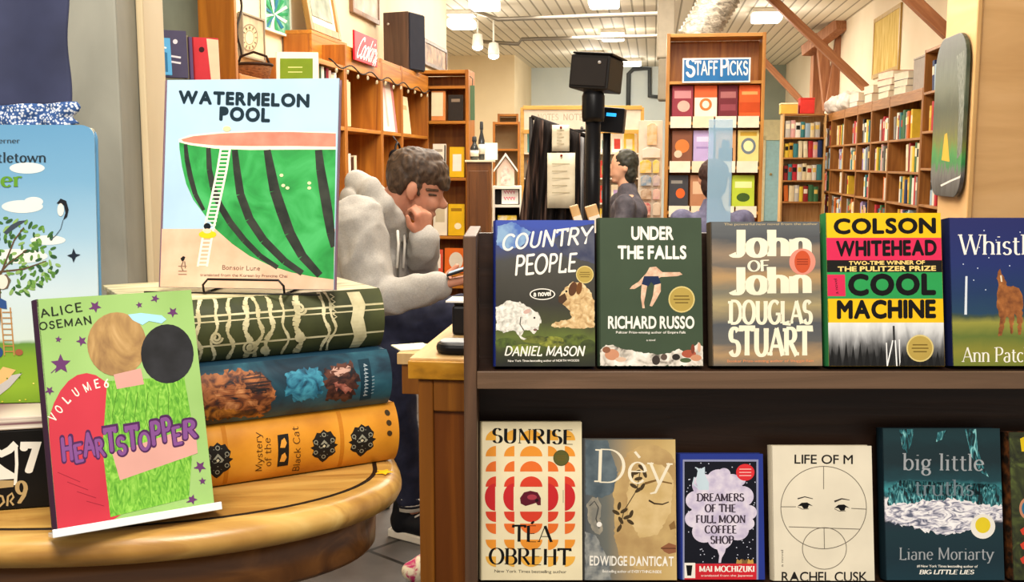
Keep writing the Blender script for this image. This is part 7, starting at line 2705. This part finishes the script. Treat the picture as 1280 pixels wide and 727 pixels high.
# greeting-card stand with a lettered board across its top
d = 9.2
a, b = PD(655, 200, d), PD(800, 200, d)
zt, zl = PD(700, 137, d).z, PD(700, 162, d).z
wN = b.x - a.x
Mn = Matrix.Translation((a.x, d, 0))
r = thing('card_stand', 'card stand with a pale lettered board framed in pine across its top', 'card stand', M=Mn)
PF = wood('pine_frame', 'b88838', 'd8ac5c', 'X', .8)
MB().box(0, wN, 0, .02, zl, zt, C('d5cdbd', .6)).build('header_board', r)
MB().box(-.01, wN + .01, -.012, .03, zt - .0, zt + .035, PF).build('top_rail', r, .003)
MB().box(-.01, wN + .01, -.012, .03, zl - .035, zl - .0, PF).build('lower_rail', r, .003)
for x in (-.03, wN):
    MB().box(x, x + .03, 0, .3, 0, zt + .02, PF).build('post', r, .003)
MB().box(0.001, wN - .001, .2, .22, .1, zl - .036, C('e0d4bc', .7)).build('back_panel', r)
trs_z = [zl - .2 - .22 * q for q in range(5)]
for z in trs_z:
    MB().box(.001, wN - .001, .02, .199, z - .012, z, C('e9e2d2', .6)).build('tray', r)
s = Sheet(r, Mn, wN, 3)
s.step = .0003
kw = dict(font='pen', thick=.12, thin=.08, serif=.05, track=.12)
s.text('lettering', 'NOTES', (672, 150), (698, 150), 7.5, C('a89c88'), **kw)
s.text('lettering', 'NOTES', (704, 150), (734, 150), 7.5, C('a89c88'), **kw)
s.done()
rn = random.Random(5)
cc = [('pink', 'd99aa0'), ('yellow', 'e2c24a'), ('red', 'c8483c'), ('cream', 'e8dcc0'), ('teal', '5a9a9c'), ('green', '8aa25a'), ('white', 'f0ebe0'), ('orange', 'dd8a44'), ('lilac', 'b49cc8')]
for j, z in enumerate(trs_z[:4]):
    n = 9
    for i in range(n):
        x = .03 + i * (wN - .06) / n
        nm, hx_ = rn.choice(cc)
        nm2, hx2 = rn.choice([c for c in cc if c[0] != nm])
        hC = rn.uniform(.15, .18)
        M = Mn @ Matrix.Translation((x, .05, z + .004)) @ Matrix.Rotation(math.radians(-12), 4, 'X')
        o = MB().box(0, (wN - .06) / n - .012, 0, .003, 0, hC, C(hx_, .6)).box(.02, (wN - .06) / n - .032, -.0012, -.0002, .03, hC * .7, C(hx2, .6)).build('greeting_card', None, M=M)
        tag(o, '%s greeting card with %s picture, %s along the %s row of the card stand' % (nm, nm2, ORD[i], ['top', 'second', 'third', 'fourth'][j]), 'card', 'cards in the pine card stand')

# striped dark shawl hung from a rail, with paper sheets
d = 5.0
ra, rb_ = PD(664, 146, d + .05), PD(733, 170, d + .0)
r = thing('garment_rail', 'dark sloping rail on two posts carrying the striped shawl', 'rail', loc=((ra.x + rb_.x) / 2, d + .02, 0))
BLK3 = C('1c1817', .5)
for nm, pth in (('rail', [ra, rb_]), ('post', [ra, Vector((ra.x, ra.y, .013))]), ('post', [rb_, Vector((rb_.x, rb_.y, .013))])):
    adopt(MB().tube(pth, .011, BLK3, 12).build(nm), r)
for p in (ra, rb_):
    adopt(MB().box(p.x - .02, p.x + .02, p.y - .18, p.y + .18, 0, .02, BLK3).build('foot'), r)


def stripes_mat():
    m, nt, b = base_mat('striped_shawl', .8, .2)
    L = nt.links.new
    tc = nt.nodes.new('ShaderNodeTexCoord')
    n = nt.nodes.new('ShaderNodeTexNoise')
    mp = nt.nodes.new('ShaderNodeMapping')
    mp.inputs['Scale'].default_value = (26, 1, 1.2)
    mp.inputs['Rotation'].default_value = (0, .1, 0)
    n.inputs['Scale'].default_value, n.inputs['Detail'].default_value = 2.2, 3
    r_ = ramp_node(nt, [(.3, '120d0d'), (.52, '1d1614'), (.6, '4a362e'), (.68, '7d675a'), (.8, '2a1d1a')])
    L(tc.outputs['Object'], mp.inputs['Vector'])
    L(mp.outputs['Vector'], n.inputs['Vector'])
    L(n.outputs['Fac'], r_.inputs['Fac'])
    L(r_.outputs['Color'], b.inputs['Base Color'])
    return m


def shawl(u, v):
    x = (668 + u * 57) * (1 - v) + (634 + u * 92) * v
    y = (147 + u * 20) * (1 - v) + 372 * v
    p = PD(x, y, d)
    p.y += -.03 + .028 * math.sin(u * 34 + v) * (.5 + .5 * v)
    return p


cloth('striped_shawl', 'dark shawl with brown stripes hanging in folds from the sloping rail', 'shawl', shawl, stripes_mat(), 70, 14)
for x0, x1, y0, y1, lab_ in ((690, 712, 156, 189, 'small cream paper sheet pinned to the striped shawl, the upper of two'), (684, 719, 191, 260, 'large cream paper sheet pinned to the striped shawl, the lower of two')):
    a, b = PD(x0, y1, d - .075), PD(x1, y0, d - .075)
    M = Matrix.Translation((a.x, d - .075, a.z))
    r = thing('paper_sheet', lab_, 'paper', M=M, group='paper sheets on the striped shawl')
    w, h = b.x - a.x, b.z - a.z
    vs = [(w * i / 8, .004 * math.sin(i * .8), h * j / 4) for j in range(5) for i in range(9)]
    fs = [(j * 9 + i, j * 9 + i + 1, (j + 1) * 9 + i + 1, (j + 1) * 9 + i) for j in range(4) for i in range(8)]
    o = MB().add(vs, fs, mottle('cream_sheet', [(.3, 'd9cdb0'), (.7, 'e8dec4')], 20, 3), True).build('sheet', r)
    q = o.modifiers.new('t', 'SOLIDIFY')
    q.thickness = .002
    s = Sheet(r, M, w, h)
    s.step = .0003
    s.k = 14
    for j in range(5):
        yy = y0 + (y1 - y0) * (.2 + .13 * j)
        s.line('faint_print', [(x0 + 6, yy), (x1 - 7 - 3 * (j % 2), yy)], 1.1, C('b5a88a'))
    s.done()
    MB().ell((w / 2, -.006, h - .012), (.006, .006, .006), C('8a3028', .3)).build('pin', r)


def grey(u, v):
    x = 719 + u * 18 - v * 8
    p = PD(x, 165 + v * 200, d + .3)
    p.y += .015 * math.sin(u * 20)
    return p


o = cloth('grey_cloth', 'pale grey cloth hanging beside the striped shawl, behind the black pole', 'cloth', grey, mottle('pale_grey_cloth', [(.3, '8f8f92'), (.6, 'a9a9a9'), (.8, 'd0cdc6')], 4, 3, rough=.9), 20, 12)
hr = thing('cloth_hook_stand', 'thin dark stand holding the pale grey cloth', 'stand', loc=(PD(728, 165, d + .3).x, d + .31, 0))
zt_ = PD(728, 164, d + .3).z
MB().tube([(0, .03, .02), (0, .03, zt_ + .02)], .008, BLK3, 10).tube([(-.05, 0.0, zt_ + .004), (.05, 0.0, zt_ + .004)], .007, BLK3, 10).tube([(0, 0, zt_ + .004), (0, .03, zt_ + .02)], .007, BLK3, 8).build('post', hr)
MB().lathe([(.12, 0), (.12, .012), (.02, .022)], BLK3, (0, .03, 0), 24).build('foot', hr)

# hanging packets on a pegboard beside the picks bookcase
d = 8.6
a, b = PD(800, 200, d), PD(830, 200, d)
zt = PD(810, 150, d).z
Mp = Matrix.Translation((a.x, d, 0))
wQ = b.x - a.x
r = thing('packet_rack', 'white rack of hanging packets beside the golden pine bookcase', 'rack', M=Mp)
MB().box(0, wQ, .1, .115, .05, zt, C('ded6c6', .6)).build('back_board', r, .002)
MB().box(-.02, wQ + .02, -.05, .25, 0, .0495, C('cfc6b4', .6)).build('base', r, .004)
zz_ = zt - .2
specs = [(154, 182, 'e0b678', 'tan oval packet at the head of the white packet rack', 809, 12), (184, 198, 'e8e2d8', 'white packet with dark ribbons on the packet rack', 803, 22), (200, 217, 'ecc02a', 'bright yellow packet on the packet rack, the wider', 800, 14), (200, 217, 'f2d64a', 'lemon yellow packet on the packet rack, the narrower', 816, 8),
         (219, 233, '4a86b0', 'blue packet on the packet rack under the yellow ones', 801, 13), (219, 233, 'b0a4b4', 'lilac-grey packet on the packet rack under the yellow ones', 816, 9), (236, 250, '9c7c5c', 'brown packet on the packet rack beside the pink one', 801, 13), (236, 250, 'd8a8a8', 'pink packet on the packet rack beside the brown one', 816, 9), (253, 270, 'c05058', 'red packet low on the packet rack', 801, 12), (253, 270, 'd8ccb8', 'cream packet low on the packet rack', 816, 9)]
for y0, y1, hx_, lab_, x, w in specs:
    pa_ = PD(x, y1, d + .06)
    k = (d + .06) / FPX
    M = Matrix.Translation((pa_.x, d + .06, pa_.z))
    o = thing('packet', lab_, 'packet', M=M, group='packets on the white rack')
    w_, h_ = w * k, (y1 - y0) * k
    MB().prism([(0, .005), (w_, .005), (w_, h_ - .02), (w_ * .7, h_), (w_ * .3, h_), (0, h_ - .02)], 'Y', 0, .018, mottle('pack_' + hx_, [(.35, hx_), (.75, 'e8dcc8')], 16, 3)).build('pouch', o, .004)
    MB().tube([(w_ / 2, .008, h_ - .008), (w_ / 2, .034, h_ + .004)], .004, C('8a8a8a', .3), 6).build('peg', o)

# floral bag on the floor by the shoe
pf = HZ(524, 722, .02)
r = thing('cloth_bag', 'small pink and cream floral bundle on the floor by the black shoe', 'bag', loc=(pf.x + .03, pf.y, 0))
FLO = mottle('floral_cloth', [(.3, 'b08a60'), (.45, 'e8dcc0'), (.56, 'e8dcc0'), (.66, 'c23a6a')], 34, 3, rough=.8, dist=.6)
o = MB().ell((0, 0, .045), (.075, .06, .045), FLO, seg=30, rings=18).build('bag_body', r)
for v in o.data.vertices:
    k = mnoise.noise(v.co * 16)
    v.co = Vector((v.co.x * (1 + .3 * k), v.co.y * (1 + .3 * k), max(.002, v.co.z * (1 + .25 * k))))
MB().tube([(-.02, -.01, .075), (-.01, -.02, .1), (.01, -.02, .11), (.03, -.01, .1), (.03, 0, .07)], .008, C('d04878', .7), 8).build('strap', r)
